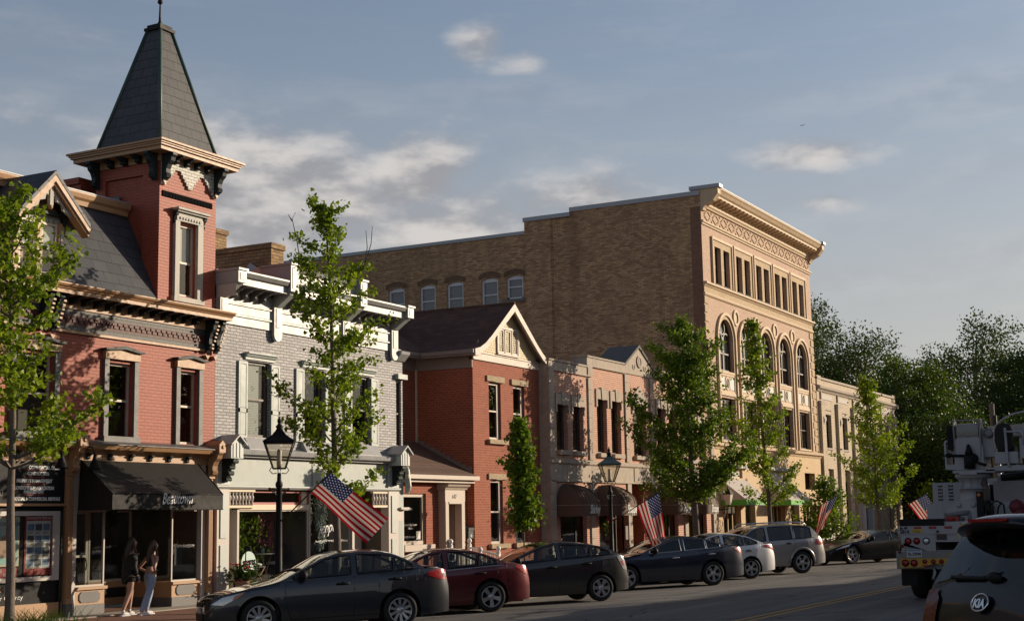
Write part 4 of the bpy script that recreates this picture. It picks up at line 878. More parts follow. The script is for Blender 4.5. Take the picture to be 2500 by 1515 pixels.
    mb = MB(); mb.tube([(FX+.34, pk, pz+.01), (FX-9, pk, pz+.01)], .05, 6); mb.build('ridge_cap', 'brown_shingle', rf)
    mb = MB()
    for s in (-1, 1):
        P = prof(s); n = len(P)
        for (u0, z0), (u1, z1) in zip(P, P[1:]):
            t0 = t1 = .22
            mb.prism([(u0, z0-.012), (u1, z1-.012), (u1, z1-t1), (u0, z0-t0-(.05 if u0 == pk else 0))], 'x', FX+.26, FX+.335)
    mb.build('barge_board', 'beige_trim', r)
    mb = MB()
    for s in (-1, 1):
        P = prof(s)
        for (u0, z0), (u1, z1) in zip(P, P[1:]): mb.quad((FX+.27, u0, z0-.1), (FX+.27, u1, z1-.1), (FX-.02, u1, z1-.1), (FX-.02, u0, z0-.1))
    mb.build('soffit', 'taupe_trim', r)
    mb = MB(); mb.box((FX+.3, U0-.46, 7.06), (-23.72, U0-.34, 7.18)); mb.box((FX+.26, U0-.40, 7.0), (-23.72, U0-.05, 7.06)); mb.box((-23.62, 33.9, 7.06), (-23.74, U0-.36, 7.18)); mb.box((-24.05, 33.9, 7.0), (-23.66, U0-.36, 7.06)); mb.build('gutter', 'taupe_trim', r)
    mb = MB(); mb.box((-24.08, 38.07, 3.2), (-24.02, 38.11, 6.7)); mb.build('downpipe', 'ivory_frame', r)
    # annex
    A = -.25
    an = MB(); wall(an, 34.15, 38.115, .1, 3.2, [(34.3, 35.72, 1.3, 2.76), (36.62, 37.34, .3, 2.46)], A); an = an.build('annex', 'house_brick', r)
    MB().quad((FX-2.05, 34.2, .2), (FX-2.05, 38.1, .2), (FX-2.05, 38.1, 3), (FX-2.05, 34.2, 3)).build('interior_wall', 'room_dark', an)
    mb = MB(); mb.quad((FX+.12, 34.15, 3.30), (FX+.12, 38.11, 3.30), (-24.1, 38.11, 4.45), (-24.1, 34.15, 4.45)); mb.build('annex_roof', 'brown_shingle_light', an)
    mb = MB(); fb(mb, 34.15, 38.2, 3.17, 3.29, .04, .16); fb(mb, 34.15, 38.11, 3.08, 3.17, A, .03); mb.build('annex_gutter', 'beige_trim', an)
    mb = MB()
    for k in range(11):
        x = FX-.06-k*.19; z = 3.42+k*.095
        mb.box((x, 38.085, z-.15), (x-.19, 38.117, z+.16))
    mb.build('step_flashing', 'taupe_trim', an)
    w = sash(an, 34.3, 35.72, 1.3, 2.76, A-.06, .10, 'beige_trim', 0)
    mb = MB(); fb(mb, 34.2, 35.82, 1.12, 1.3, A+.002, .0); fb(mb, 35.60, 35.66, 1.4, 2.7, A-.14, A-.06); mb.build('sill', 'beige_trim', w)
    text('BUILD PRO', .09, (FX+A-.06, 34.62, 2.28), (0, 1, 0), (0, 0, 1), 'white_paint', w, width=.45); text('Pregnancy Help Center', .10, (FX+A-.06, 34.50, 1.84), (0, 1, 0), (0, 0, 1), 'white_paint', w, width=.80); text('728-3651', .075, (FX+A-.06, 34.83, 1.74), (0, 1, 0), (0, 0, 1), 'white_paint', w)
    mb = MB(); mb.quad((FX+A-.062, 35.28, 1.45), (FX+A-.062, 35.5, 1.45), (FX+A-.062, 35.5, 1.68), (FX+A-.062, 35.28, 1.68)); mb.build('notice', 'paper', w)
    ds = MB(); fb(ds, 36.42, 36.60, .2, 2.52, A, .0); fb(ds, 37.36, 37.54, .2, 2.52, A, .0); fb(ds, 36.40, 37.56, 2.52, 2.88, A, .0); fb(ds, 36.6, 37.36, 2.46, 2.52, A, .02)
    mold(ds, 36.34, 37.64, [(A, 2.88), (.03, 2.88), (.05, 2.93), (.13, 2.97), (.16, 3.03), (A, 3.05)]); ds = ds.build('door_surround', 'beige_trim', an)
    text('647', .17, (FX+.003, 36.80, 2.62), (0, 1, 0), (0, 0, 1), 'dark_wood', ds, bold=.003)
    d = sash(an, 36.62, 37.34, .3, 2.46, A-.30, .12, 'beige_trim', 0, hm=(1.15,), name='door')
    mb = MB(); mb.ball((FX+A-.27, 37.26, 1.1), .03); mb.build('handle', 'dark_trim', d)
    mb = MB(); fb(mb, 37.335, 37.36, .3, 2.46, A-.32, A); mb.build('door_reveal', 'taupe_trim', an)
    return r
shingle('brown_shingle_light', (.15, .085, .06), (.10, .058, .042), .3, .11, gap=.004, gc=.5, rough=.9)
brick_house()
def house_bits():
    m = root('mailbox', (-22.1, 37.85, 1.6), 'dark metal mailbox on the shaded brick beside door 647', 'mailbox')
    mb = MB(); mb.box((-22.22, 37.78, 1.42), (-22.02, 38.08, 1.72)); mb.prism([(-22.22, 1.72), (-22.02, 1.72), (-22.0, 1.66), (-22.0, 1.74), (-22.22, 1.80)], 'y', 37.76, 38.09); mb.build('box', 'dark_trim', m)
    mb = MB(); mb.lathe([(.05, 0), (.05, .008)], (-22.02, 37.93, 1.5), 12, 'x'); mb.build('emblem', 'lead_cap', m)
    for u, y, lab in ((36.6, 0, 'left white stair railing at door 647'), (37.7, 0, 'right white stair railing at door 647')):
        g = root('stair_railing', (-21.6, u, .2), lab, 'railing', 'white railings at the door steps')
        tops = []
        for x, zt in ((-21.95, 1.34), (-20.95, 1.1)):
            mb = MB(); mb.box((x-.05, u-.05, .15), (x+.05, u+.05, zt-.12)); mb.lathe([(.07, zt-.12), (.07, zt-.09), (.035, zt-.07), (.07, zt-.02), (.075, zt+.03), (.045, zt+.08), (.0, zt+.1)], (x, u, 0), 10); mb.build('newel_post', 'white_paint', g); tops.append((x, u, zt-.18))
        mb = MB(); mb.tube(tops, .035, 6); mb.build('handrail', 'white_paint', g)
        for k in range(6):
            t = (k+1)/7; x = -21.95+t; MB().tube([(x, u, .25), (x, u, 1.16-.24*t)], .016, 6).build('baluster', 'white_paint', g)
    mb = MB(); mb.box((-22.1, 36.4, .1), (-21.3, 37.8, .32)); mb.box((-21.3, 36.4, .1), (-20.95, 37.8, .22)); tag(mb.build('door_steps', 'concrete'), 'concrete steps between the white railings at door 647', 'steps')
    s = root('wall_sign', (-22, 34.2, 3.1), 'grey rounded blade sign hanging at the pale building corner', 'sign')
    mb = MB(); pts = [(-21.98+.10*(1-cos(a)), 0) for a in (0,)]
    q = [(-21.98, 2.76), (-21.98, 3.42), (-21.95, 3.50), (-21.90, 3.50), (-21.86, 3.42), (-21.80, 2.95), (-21.82, 2.84), (-21.88, 2.76)]
    mb.prism(q, 'y', 34.18, 34.24); mb.build('panel', 'mint_paint', s)
house_bits()
# ------------------------------------------------------------ pink brick building dated 1902
def dome_awning(uc, w, d, z0, zv, zt, label, word):
    a = root('awning', (FX, uc, z0), label, 'awning', 'brown dome awnings of the pink building')
    n = 28; m = 8; base = []; tops = []
    for i in range(n+1):
        t = pi*i/n; c, s = cos(t), sin(t); e = .42
        base.append((FX+.02+d*abs(s)**e, uc-w/2*(1 if c > 0 else -1)*abs(c)**e))
    for i in range(n+1): tops.append((FX+.02, uc+(base[i][1]-uc)*.32))
    mb = MB(); vs = []
    for i in range(n+1):
        for j in range(m+1):
            t = j/m*pi/2; k = 1-cos(t)
            vs.append((base[i][0]+(tops[i][0]-base[i][0])*k, base[i][1]+(tops[i][1]-base[i][1])*k, zv+(zt-zv)*sin(t)))
    mb.add(vs, [(i*(m+1)+j, (i+1)*(m+1)+j, (i+1)*(m+1)+j+1, i*(m+1)+j+1) for i in range(n) for j in range(m)], True)
    mb.add([(p[0], p[1], z) for p in base for z in (z0, zv)], [(2*i, 2*i+2, 2*i+3, 2*i+1) for i in range(n)], False)
    cp = mb.build('canopy', 'brown_cloth', a)
    mb = MB()
    for i in [7, 9, 11, 13, 15, 17, 19, 21]:
        mb.tube([Vector(vs[i*(m+1)+j])+Vector((.006, 0, .006)) for j in range(m+1)], .014, 5, False)
    mb.build('ribs', 'brown_cloth', cp)
    mb = MB(); mb.tube([(FX+.02, base[0][1], z0)]+[vs[j] for j in range(m+1)], .016, 5); mb.tube([(p[0]+.004, p[1], zv) for p in base], .008, 5); mb.build('piping', 'limestone', a)
    text(word, .42, (FX+.02+d+.012, uc-.36, z0+.09), (0, 1, 0), (0, 0, 1), 'white_paint', a, width=.78, shear=.3, bold=.006)
def pink_building():
    global FX
    FX = -21.67
    r = root('commercial_building', (FX, 50, .2), 'pink brick two storey building with limestone trim and a pediment above 1902', 'building')
    U0, U1 = 42.6, 58.1; C = 50.27
    up = [(43.2, 44.06, 4.26, 5.82), (44.44, 45.32, 4.26, 5.82), (46.45, 47.3, 4.26, 6.2), (47.68, 48.54, 4.26, 6.2), (49.68, 50.86, 4.26, 6.18)]
    up += [(2*C-b, 2*C-a, p, q) for a, b, p, q in up[:4][::-1]]
    lo = [(43.34, 45.40, .5, 2.45), (46.4, 48.9, .5, 2.45), (49.34, 51.25, .3, 3.2), (51.7, 53.9, .5, 2.45), (55.0, 57.1, .5, 2.45)]
    mb = MB(); shell(mb, U0, U1, .1, 7.0, up+lo, 12, t if False else 0, .004) if 0 else shell(mb, U0, U1, .1, 7.0, up+lo, 12)
    fb(mb, 45.95, 54.6, 7.0, 7.35, -.4, 0); fb(mb, 49.0, 51.5, 7.35, 7.7, -.4, 0)
    mb.build('wall', 'pink_brick', r); room(r, U0+.1, U1-.1, .2, 6.9, 3)
    for i, (a, b, p, q) in enumerate(up):
        w = sash(r, a, b, p, q, -.16, .05, 'dark_wood', .0 if i != 4 else .5)
        mb = MB(); fb(mb, b-.16, b-.05, p+.04, q-.04, -.2, -.14); mb.build('inner_jamb', 'dark_wood', w)
        mb = MB()
        if i == 4: fpoly(mb, [(a-.14, q-.35), (a, q-.35), (a, q), (b, q), (b, q-.35), (b+.14, q-.35), (b+.14, 6.48), ((a+b)/2, 6.92), (a-.14, 6.48)], .002, .05)
        else:
            c = (a+b)/2
            fpoly(mb, [(a-.11, q-.28), (a, q-.28), (a, q), (b, q), (b, q-.28), (b+.11, q-.28), (b+.11, q+.36), (c+.18, q+.36), (c+.18, q+.42), (c-.14, q+.42), (c-.14, q+.36), (a-.11, q+.36)], .002, .05)
        ln = mb.build('lintel', 'limestone', w)
        if i != 4:
            mb = MB(); fpoly(mb, [(c-.09, q-.02), (c+.09, q-.02), (c+.14, q+.44), (c-.14, q+.44)], .05, .08); mb.build('keystone', 'limestone', ln)
        mb = MB(); fb(mb, a-.02, b+.02, p-.15, p, .002, .14); mb.build('sill', 'limestone', w)
    text('1902', .30, (FX+.052, C-.40, 6.33), (0, 1, 0), (0, 0, 1), 'grey_trim', r, width=.74, ext=.002)
    for i, (a, b, p, q) in enumerate(lo):
        if i == 2: continue
        w = sash(r, a, b, p, q, -.16, .05, 'black_frame', 0, vm=(.72,), gm='shop_glass', name='display_window')
    mb = MB(); fb(mb, 49.34, 51.25, .3, 3.2, -1.35, -1.25); fb(mb, 50.45, 51.25, .3, 3.2, -1.25, -.02); mb.build('entry_wall', 'house_brick', r)
    d = sash(r, 49.4, 50.4, .3, 2.5, -1.2, .1, 'dark_wood', 0, name='door')
    for u, z1 in ((42.72, 6.96), (45.85, 6.9), (49.06, 7.3), (51.48, 7.3), (54.7, 6.9), (57.9, 6.96)):
        hw = .17 if 43 < u < 57 else .18
        mb = MB()
        z = .2
        for h in (.55, .5, .5, .52, .5, .47): fb(mb, u-hw, u+hw, z+.006, z+h-.006, .0, .06 if 43 < u < 57 else .09); z += h
        mb.build('pilaster', 'limestone', r); mb = MB(); z = 3.98
        while z < z1-.1:
            h = min(.5, z1-z); fb(mb, u-hw, u+hw, z+.006, z+h-.006, 0, .06 if 43 < u < 57 else .09); z += .5
        mb.build('pilaster', 'limestone', r)
    mb = MB(); 
    for z in [.2+.5*k for k in range(14)]: mb.box((FX, 42.602, z+.005), (FX-.33, 42.575, z+.495))
    mb.build('corner_stones', 'limestone', r)
    mb = MB(); fb(mb, U0, U1, 3.25, 3.80, .002, .05); fb(mb, U0-.02, U1, 3.20, 3.25, .002, .09); b = mb.build('frieze', 'limestone', r)
    mb = MB(); mold(mb, U0-.03, U1, [(0, 3.78), (.06, 3.78), (.12, 3.83), (.12, 3.90), (.05, 3.97), (0, 3.97)]); mb.build('belt_course', 'limestone', r)
    mb = MB(); fb(mb, 49.5, 51.0, 3.28, 3.78, .05, .075); mb.build('name_tablet', 'limestone', b)
    text('AVO', .22, (FX+.077, 49.92, 3.56), (0, 1, 0), (0, 0, 1), 'grey_trim', b, width=.7, ext=.002); text('BLDG', .24, (FX+.077, 49.80, 3.31), (0, 1, 0), (0, 0, 1), 'grey_trim', b, width=.9, ext=.002)
    cp = MB()
    for u0, u1, z0, z1 in ((U0, 45.62, 6.96, 7.33), (54.92, U1, 6.96, 7.33), (45.62, 48.92, 7.33, 7.70), (51.62, 54.92, 7.33, 7.70)):
        fb(cp, u0, u1, z0, z1-.06, -.5, .05); fb(cp, u0-.02, u1+.02, z1-.06, z1, -.6, .09); fb(cp, u0, u1, z0-.02, z0+.03, 0, .08)
    fb(cp, 45.62, 46.0, 6.94, 7.33, -.02, .085); fb(cp, 54.54, 54.92, 6.94, 7.33, -.02, .085)
    cp = cp.build('coping', 'limestone', r)
    pd = MB(); fpoly(pd, [(48.92, 7.33), (51.62, 7.33), (51.62, 7.72), (C, 8.50), (48.92, 7.72)], -.7, .05); pd = pd.build('pediment', 'limestone', r)
    mb = MB()
    for s in (-1, 1): fpoly(mb, [(C, 8.52), (C+s*1.40, 7.71), (C+s*1.40, 7.62), (C, 8.41)], -1.2, .10)
    mb.build('pediment_cap', 'stone_grey', pd)
    mb = MB(); mb.lathe([(.22, .0), (.24, .03), (.18, .04), (.17, .02), (.0, .02)], (FX+.05, C, 7.86), 18, 'x'); fb(mb, C-.05, C+.05, 7.74, 7.98, .06, .085)
    for s in (-1, 1):
        mb.tube([(FX+.055, C+s*(.38+.32*k/12+.10*cos(k*.9)*.5), 7.62+.09*sin(k*.9)) for k in range(12)], .018, 5)
    mb.build('ornament', 'limestone', pd)
    for uc, w, lab, word in ((43.78, 1.6, 'brown dome awning lettered Shirley, leftmost of the four', 'Shirley'), (46.85, 1.65, 'brown dome awning lettered Shoppe, right behind the green topped street lamp', 'Shoppe'), (52.15, 1.7, 'brown dome awning lettered Shirley, right of the dark recessed doorway', 'Shirley'), (55.2, 1.7, 'brown dome awning lettered Shoppe, behind the thick tree trunk', 'Shoppe')):
        dome_awning(uc, w, 1.05, 2.03, 2.40, 3.10, lab, word)
    p = MB(); fb(p, 48.62, 48.86, 1.15, 1.65, .01, .03); tag(p.build('plaque', 'dark_wood'), 'dark wall plaque beside the second display window', 'plaque')
    FX = -22.0
mat('stone_grey', (.15, .145, .135), .9, var=.2, bump=.3)
pink_building()

# ------------------------------------------------------------ tall brick building
def arch_pts(c, zs, r, n=14, a0=0, a1=pi): return [(c+r*cos(a0+(a1-a0)*k/n), zs+r*sin(a0+(a1-a0)*k/n)) for k in range(n+1)]
def tall_building():
    r = root('tall_building', (-22, 66, .2), 'tall brown and buff brick building with arched windows and a deep cornice', 'building')
    U0, U1 = 58.62, 74.95; ZT = 16.0
    P0, DP = 59.8, 2.87
    pairs = []; arches = []; lows = []
    for k in range(5):
        u = P0+DP*k
        pairs += [(u+.28, u+1.08, 12.3, 14.0), (u+1.42, u+2.22, 12.3, 14.0)]
        arches.append(u+1.40); lows.append((u+.50, u+2.30, 5.28, 7.2))
    ar = .93; zs = 9.86
    ops = pairs+[(c-ar, c+ar, 8.4, zs+ar) for c in arches]+lows
    shp = [(59.8, 62.2, .7, 2.4), (66.2, 68.7, .7, 2.4), (62.8, 64.2, .2, 2.6), (69.6, 71, .2, 2.6), (71.6, 74, .7, 2.4)]
    mb = MB(); wall(mb, U0+.02, U1, 5.0, ZT, ops, .0, .3); 
    for c in arches:
        for s in (-1, 1):
            pts = [(c+s*ar, zs+ar), (c, zs+ar)]+arch_pts(c, zs, ar, 12, pi/2, 0 if s > 0 else pi)
            fpoly(mb, pts, -.3, -.0005)
    mb.build('front_wall', 'buff_front_brick', r); room(r, U0+.1, U1-.1, .2, 15.5, 3)
    mb = MB(); mb.quad((FX, U1, .1), (FX-22, U1, .1), (FX-22, U1, ZT), (FX, U1, ZT)); mb.quad((FX-8.9, U0+.02, 15.9), (FX-.2, U0+.02, 15.9), (FX-.2, U1, 15.9), (FX-8.9, U1, 15.9)); mb.build('back_wall', 'brown_side_brick', r)
    # side wall with five rear windows
    sw = [(-38.6, -37.65), (-36.76, -35.86), (-35.2, -34.28), (-33.28, -32.36)]
    y = U0
    mb = MB(); xs = [-46]+[x for p in sw for x in p]
    zo, zi = 11.2, 13.42
    def q(x0, x1, z0, z1): mb.quad((x0, y, z0), (x1, y, z0), (x1, y, z1), (x0, y, z1))
    allw = [(a, b, zo, zi) for a, b in sw]+[(-31.9, -31.0, 12.27, zi)]
    X = sorted({-46, -30.84, *[w[0] for w in allw], *[w[1] for w in allw]}); Z = [0, 11.2, 12.27, zi, 15.3]
    for i in range(len(X)-1):
        for j in range(4):
            cx, cz = (X[i]+X[i+1])/2, (Z[j]+Z[j+1])/2
            if not any(a < cx < b and p < cz < t for a, b, p, t in allw): q(X[i], X[i+1], Z[j], Z[j+1])
    for a, b, p, t in allw:
        for x in (a, b): mb.quad((x, y, p), (x, y+.25, p), (x, y+.25, t), (x, y, t))
        mb.quad((a, y, t), (b, y, t), (b, y+.25, t), (a, y+.25, t)); mb.quad((a, y, p), (b, y, p), (b, y+.25, p), (a, y+.25, p))
    q(-30.84, FX-.0, 0, 15.88); q(-28.48, FX, 15.88, 16.1)
    mb.quad((-30.84, y, 15.3), (-30.84, U1, 15.3), (-30.84, U1, 15.88), (-30.84, y, 15.88)); mb.quad((-46, y, 15.3), (-30.84, y, 15.3), (-30.84, U1, 15.3), (-46, U1, 15.3))
    mb.build('side_wall', 'brown_side_brick', r)
    mb = MB(); mb.box((-30.84, y-.10, 0), (-29.45, y-.003, 15.87)); mb.box((-29.45, y-.02, 0), (-29.40, y-.003, 15.6)); mb.build('side_pier', 'brown_side_brick', r)
    mb = MB(); mb.box((FX-.5, y-.006, 3), (FX-.02, y-.002, 15.6)); mb.build('corner_strip', 'corner_brick', r)
    mb = MB(); mb.box((-46, y-.06, 15.3), (-30.86, y+.4, 15.46)); mb.box((-30.9, y-.14, 15.88), (-28.44, y+.4, 16.07)); mb.box((-28.48, y-.06, 16.1), (FX-.02, y+.4, 16.30)); mb.build('lead_coping', 'lead_cap', r)
    for a, b, p, t in allw:
        w = MB(); w.box((a, y+.10, p), (a+.10, y+.18, t-.1)); w.box((b-.10, y+.10, p), (b, y+.18, t-.1)); w.box((a, y+.10, p), (b, y+.18, p+.08)); c = (a+b)/2
        w.prism([(a, t), (a, t-.22), (b, t-.22), (b, t)], 'y', y+.12, y+.18); zm = p+(t-p)*(.5 if p > 12 else .62); w.box((a+.1, y+.11, zm-.03), (b-.1, y+.17, zm+.03))
        w = w.build('window', 'white_frame', r)
        MB().quad((a, y+.15, p), (b, y+.15, p), (b, y+.15, t-.1), (a, y+.15, t-.1)).build('pane', 'window_glass', w)
        MB().quad((a, y+.22, p), (b, y+.22, p), (b, y+.22, t), (a, y+.22, t)).build('blind', 'blind_grey', w)
        hw = (b-a)/2; g = MB(); rr = hw*1.55
        zc = t-.12; A = [(c+hw*1.0*(k/5-1)*1.0, zc-.02+.13*(1-((k/5-1))**2)) for k in range(11)]
        g.prism(A+[(b, t+.05), (a, t+.05)], 'y', y-.002, y+.11); g.build('arch_fill', 'brown_side_brick', w)
        g = MB(); A2 = [(c+hw*1.25*(k/5-1), zc+.02+.14*(1-((k/5-1))**2)) for k in range(11)]; A3 = [(c+hw*1.32*(k/5-1), zc+.24+.16*(1-((k/5-1))**2)) for k in range(11)]
        for k in range(10): g.prism([A2[k], A2[k+1], A3[k+1], A3[k]], 'y', y-.022, y-.002)
        g.build('arch_band', 'arch_brick', w)
        if p > 12: g = MB(); g.box((a-.18, y-.12, p-.16), (b+.2, y+.1, p-.02)); g.build('sill', 'stone_grey', w)
    # front trim
    for k in range(5):
        u = P0+DP*k
        mb = MB(); fb(mb, u, u+.28, 12.22, 14.3, .002, .05); fb(mb, u+1.08, u+1.42, 12.22, 14.3, .002, .05); fb(mb, u+2.22, u+2.5, 12.22, 14.3, .002, .05); fb(mb, u+.28, u+1.08, 14.0, 14.3, .002, .05); fb(mb, u+1.42, u+2.22, 14.0, 14.3, .002, .05)
        mb.build('window_surround', 'buff_trim_brick', r)
        mb = MB(); fb(mb, u-.07, u, 12.2, 14.42, .002, .10); fb(mb, u+2.5, u+2.57, 12.2, 14.42, .002, .10); fb(mb, u, u+2.5, 14.3, 14.42, .002, .10); mb.build('surround_moulding', 'terracotta_trim', r)
    for a, b, p, t in pairs:
        w = sash(r, a, b, p, t, -.14, .06, 'black_frame', .5, blind=(0, .3, 0, .45, 0, .2, 0, 0, .35, 0)[pairs.index((a, b, p, t))], bm='blind_grey')
        mb = MB(); fb(mb, a-.05, b+.05, p-.08, p, -.1, .08); mb.build('sill', 'stone_grey', w)
    mat_t = 'terracotta_trim'
    mb = MB(); mold(mb, U0-.02, U1+.03, [(0, 14.80), (.06, 14.80), (.06, 14.85), (.12, 14.90), (.12, 14.96), (0, 15.0)]); mold(mb, U0-.02, U1+.06, [(0, 12.02), (.06, 12.02), (.10, 12.08), (.18, 12.12), (.18, 12.2), (0, 12.22)]); mold(mb, U0-.02, U1+.03, [(0, 11.60), (.05, 11.60), (.09, 11.66), (.09, 11.72), (0, 11.74)]); mb.build('string_course', mat_t, r)
    mb = MB(); fb(mb, U0+.02, U1, 11.74, 12.02, .002, .03); mb.build('trim_band', 'buff_trim_brick', r)
    mb = MB(); n = 15
    for k in range(n):
        c = 59.42+k*(15.0/(n-1)); W_, H_ = .40, .21
        for sx in (-1, 1):
            for sz in (-1, 1):
                for q_ in range(4): fb(mb, c+sx*(W_*(q_)/4)-(.0 if sx > 0 else W_/4), c+sx*(W_*(q_)/4)+(W_/4 if sx > 0 else 0), 15.28+sz*H_*(1-q_/4)-.028, 15.28+sz*H_*(1-q_/4)+.028, .002, .035)
        if k < n-1: fb(mb, c+.5, c+.57, 15.05, 15.13, .002, .035); fb(mb, c+.48, c+.59, 15.45, 15.52, .002, .035)
    mb.build('diamond_band', 'buff_trim_brick', r)
    cn = MB(); mold(cn, U0+.02, U1, [(0, 15.58), (.08, 15.58), (.10, 15.64), (.16, 15.70), (.16, 15.80), (.24, 15.86), (0, 15.9)])
    mold(cn, U0+.3, U1-.05, [(0, 16.02), (.62, 16.02), (.62, 16.10), (.70, 16.16), (.78, 16.28), (.84, 16.34), (.84, 16.40), (-.4, 16.46)])
    fb(cn, U0+.02, U1, 15.8, 16.4, -.4, .12)
    cn = cn.build('cornice', mat_t, r)
    n = 30
    for k in range(n):
        u = U0+.75+k*(U1-U0-1.4)/(n-1)
        mb = MB(); mold(mb, u-.12, u+.12, [(.12, 15.84), (.30, 15.86), (.52, 15.93), (.62, 16.0), (.62, 16.02), (.12, 16.02)]); mb.build('modillion', mat_t, cn)
    for u in (U0+.18, U1-.06):
        mb = MB(); mold(mb, u-.18, u+.18, [(0, 15.40), (.10, 15.42), (.14, 15.52), (.22, 15.62), (.40, 15.70), (.60, 15.80), (.74, 15.98), (.84, 16.10), (.84, 16.36), (0, 16.36)]); mb.build('console', mat_t, cn)
        mb = MB(); fb(mb, u-.24, u+.22, 16.36, 16.52, -.5, .94); mb.build('lead_cap', 'lead_cap', cn)
    mb = MB(); mold(mb, U0+.4, U1-.3, [(-.5, 16.46), (.86, 16.40), (.86, 16.43), (-.5, 16.5)]); mb.build('cornice_flashing', 'lead_cap', cn)
    for c in arches:
        for r0, r1, d, mm in ((ar, 1.10, .04, 'buff_trim_brick'), (1.10, 1.24, .11, 'terracotta_trim')):
            mb = MB(); A, B = arch_pts(c, zs, r0, 18), arch_pts(c, zs, r1, 18)
            for k in range(18): fpoly(mb, [A[k], A[k+1], B[k+1], B[k]], .002, d)
            for s in (-1, 1): mb.box((FX+.002, c+s*r0, 5.2), (FX+d, c+s*r1, zs))
            mb.build('arch_moulding' if d > .1 else 'arch_surround', mm, r)
        w = MB(); d0, d1 = -.22, -.14
        A, B = arch_pts(c, zs, ar, 16), arch_pts(c, zs, ar-.09, 16)
        for k in range(16): fpoly(w, [A[k], A[k+1], B[k+1], B[k]], d0, d1)
        for u0, u1, z0, z1 in ((c-ar, c-ar+.09, 8.4, zs), (c+ar-.09, c+ar, 8.4, zs), (c-ar, c+ar, 8.4, 8.5), (c-.05, c+.05, 8.5, 10.0), (c-ar, c+ar, 9.20, 9.27)): fb(w, u0, u1, z0, z1, d0, d1)
        for cc in (c-.44, c+.44):
            A, B = arch_pts(cc, 9.80, .42, 10), arch_pts(cc, 9.80, .36, 10)
            for k in range(10): fpoly(w, [A[k], A[k+1], B[k+1], B[k]], d0, d1)
        A, B = arch_pts(c, 10.42, .33, 16, 0, 2*pi), arch_pts(c, 10.42, .27, 16, 0, 2*pi)
        for k in range(16): fpoly(w, [A[k], A[k+1], B[k+1], B[k]], d0, d1)
        w = w.build('arched_window', 'dark_wood', r)
        MB().add([(FX-.29, *p) for p in [(c-ar, 9.25), (c+ar, 9.25)]+arch_pts(c, zs, ar, 14)], [tuple(range(17))]).build('blind', 'blind', w)
        MB().add([(FX-.18, *p) for p in [(c-ar, 8.4), (c+ar, 8.4)]+arch_pts(c, zs, ar, 14)], [tuple(range(17))]).build('pane', 'window_glass', w)
        mb = MB(); fb(mb, c-ar-.02, c+ar+.02, 8.30, 8.4, -.2, .06); fb(mb, c-ar, c+ar, 8.2, 8.3, -.2, .03); fb(mb, c-ar, c+ar, 7.44, 7.54, -.2, .03); fb(mb, c-ar-.02, c+ar+.02, 7.30, 7.44, -.2, .07); mb.build('sill', mat_t, w)
    mb_all = None
    for c in arches:
        mb = MB(); fb(mb, c-ar, c+ar, 7.54, 8.2, -.25, -.004); p = mb.build('spandrel_panel', mat_t, r)
        mb = MB(); 
        for s in (-1, 1): fb(mb, c+s*.62-.27, c+s*.62+.27, 7.60, 8.14, -.004, .012)
        mb.build('green_inset', 'mint_paint', p)
        mb = MB(); A, B = arch_pts(c, 7.87, .31, 16, 0, 2*pi), arch_pts(c, 7.87, .22, 16, 0, 2*pi)
        for k in range(16): fpoly(mb, [A[k], A[k+1], B[k+1], B[k]], -.004, .03)
        mb.build('roundel', mat_t, p)
        mb = MB(); 
        for k in range(4): mb.lathe([(.075, 0), (.05, .03)], (FX+.0, c+.09*cos(k*pi/2), 7.87+.09*sin(k*pi/2)), 8, 'x')
        mb.build('rosette', 'dark_wood', p)
    for c in [a+DP/2 for a in arches[:-1]]:
        mb = MB()
        for r0, r1, d in ((.0, .26, .012), (.26, .38, .07)):
            A, B = arch_pts(c, 11.02, max(r0, .001), 18, 0, 2*pi), arch_pts(c, 11.02, r1, 18, 0, 2*pi)
            for k in range(18): fpoly(mb, [A[k], A[k+1], B[k+1], B[k]], .002, d)
        mb.build('roundel', mat_t, r)
    for a, b, p, t in lows:
        w = sash(r, a, b, p, t, -.16, .08, 'black_frame', .52, vm=(.5,))
        mb = MB(); fb(mb, a-.04, b+.04, p-.08, p, -.1, .07); mb.build('sill', mat_t, w)
    mb = MB(); z = 5.25; k = 0
    while z < 11.4:
        w_ = .62 if k % 2 else .46
        fb(mb, U1-w_, U1+.01, z, z+.32, .002, .04); fb(mb, U0+.01, U0+w_*.8, z, z+.32, .002, .04); z += .40; k += 1
    mb.build('quoins', 'buff_trim_brick', r)
    mb = MB(); mold(mb, U0, U1+.25, [(0, 4.86), (.08, 4.86), (.12, 4.95), (.26, 5.0), (.28, 5.12), (0, 5.18)]); mb.build('ledge', mat_t, r)
    # stuccoed ground floor
    mb = MB(); wall(mb, U0, U1+.2, .1, 4.88, shp+[(59.9, 62.6, 3.62, 4.0), (66.0, 69.0, 3.62, 4.0), (72.2, 74.0, 3.2, 4.05)], .05, .3); mb.build('ground_floor', 'stucco', r)
    for a, b in ((59.9, 62.6), (66.0, 69.0)):
        mb = MB(); fb(mb, a, b, 3.62, 4.0, -.2, -.05); k = mb.build('fascia_sign', 'grey_cloth', r)
        mb = MB(); fb(mb, a-.1, b+.5, 4.06, 4.2, .05, .25); mb.build('sign_light', 'white_metal', k)
        mb = MB(); mb.lathe([(.14, 0), (.14, .02)], (FX-.05, a+.7, 3.81), 12, 'x'); mb.build('emblem', 'green_cloth', k)
        text('TAX SERVICE', .2, (FX-.045, a+.95, 3.74), (0, 1, 0), (0, 0, 1), 'white_paint', k, width=1.1) if 0 else None
        mb = MB(); 
        for j in range(3): fb(mb, a+.95, a+1.9, 3.68+j*.09, 3.73+j*.09, -.05, -.044)
        mb.build('lettering', 'white_paint', k)
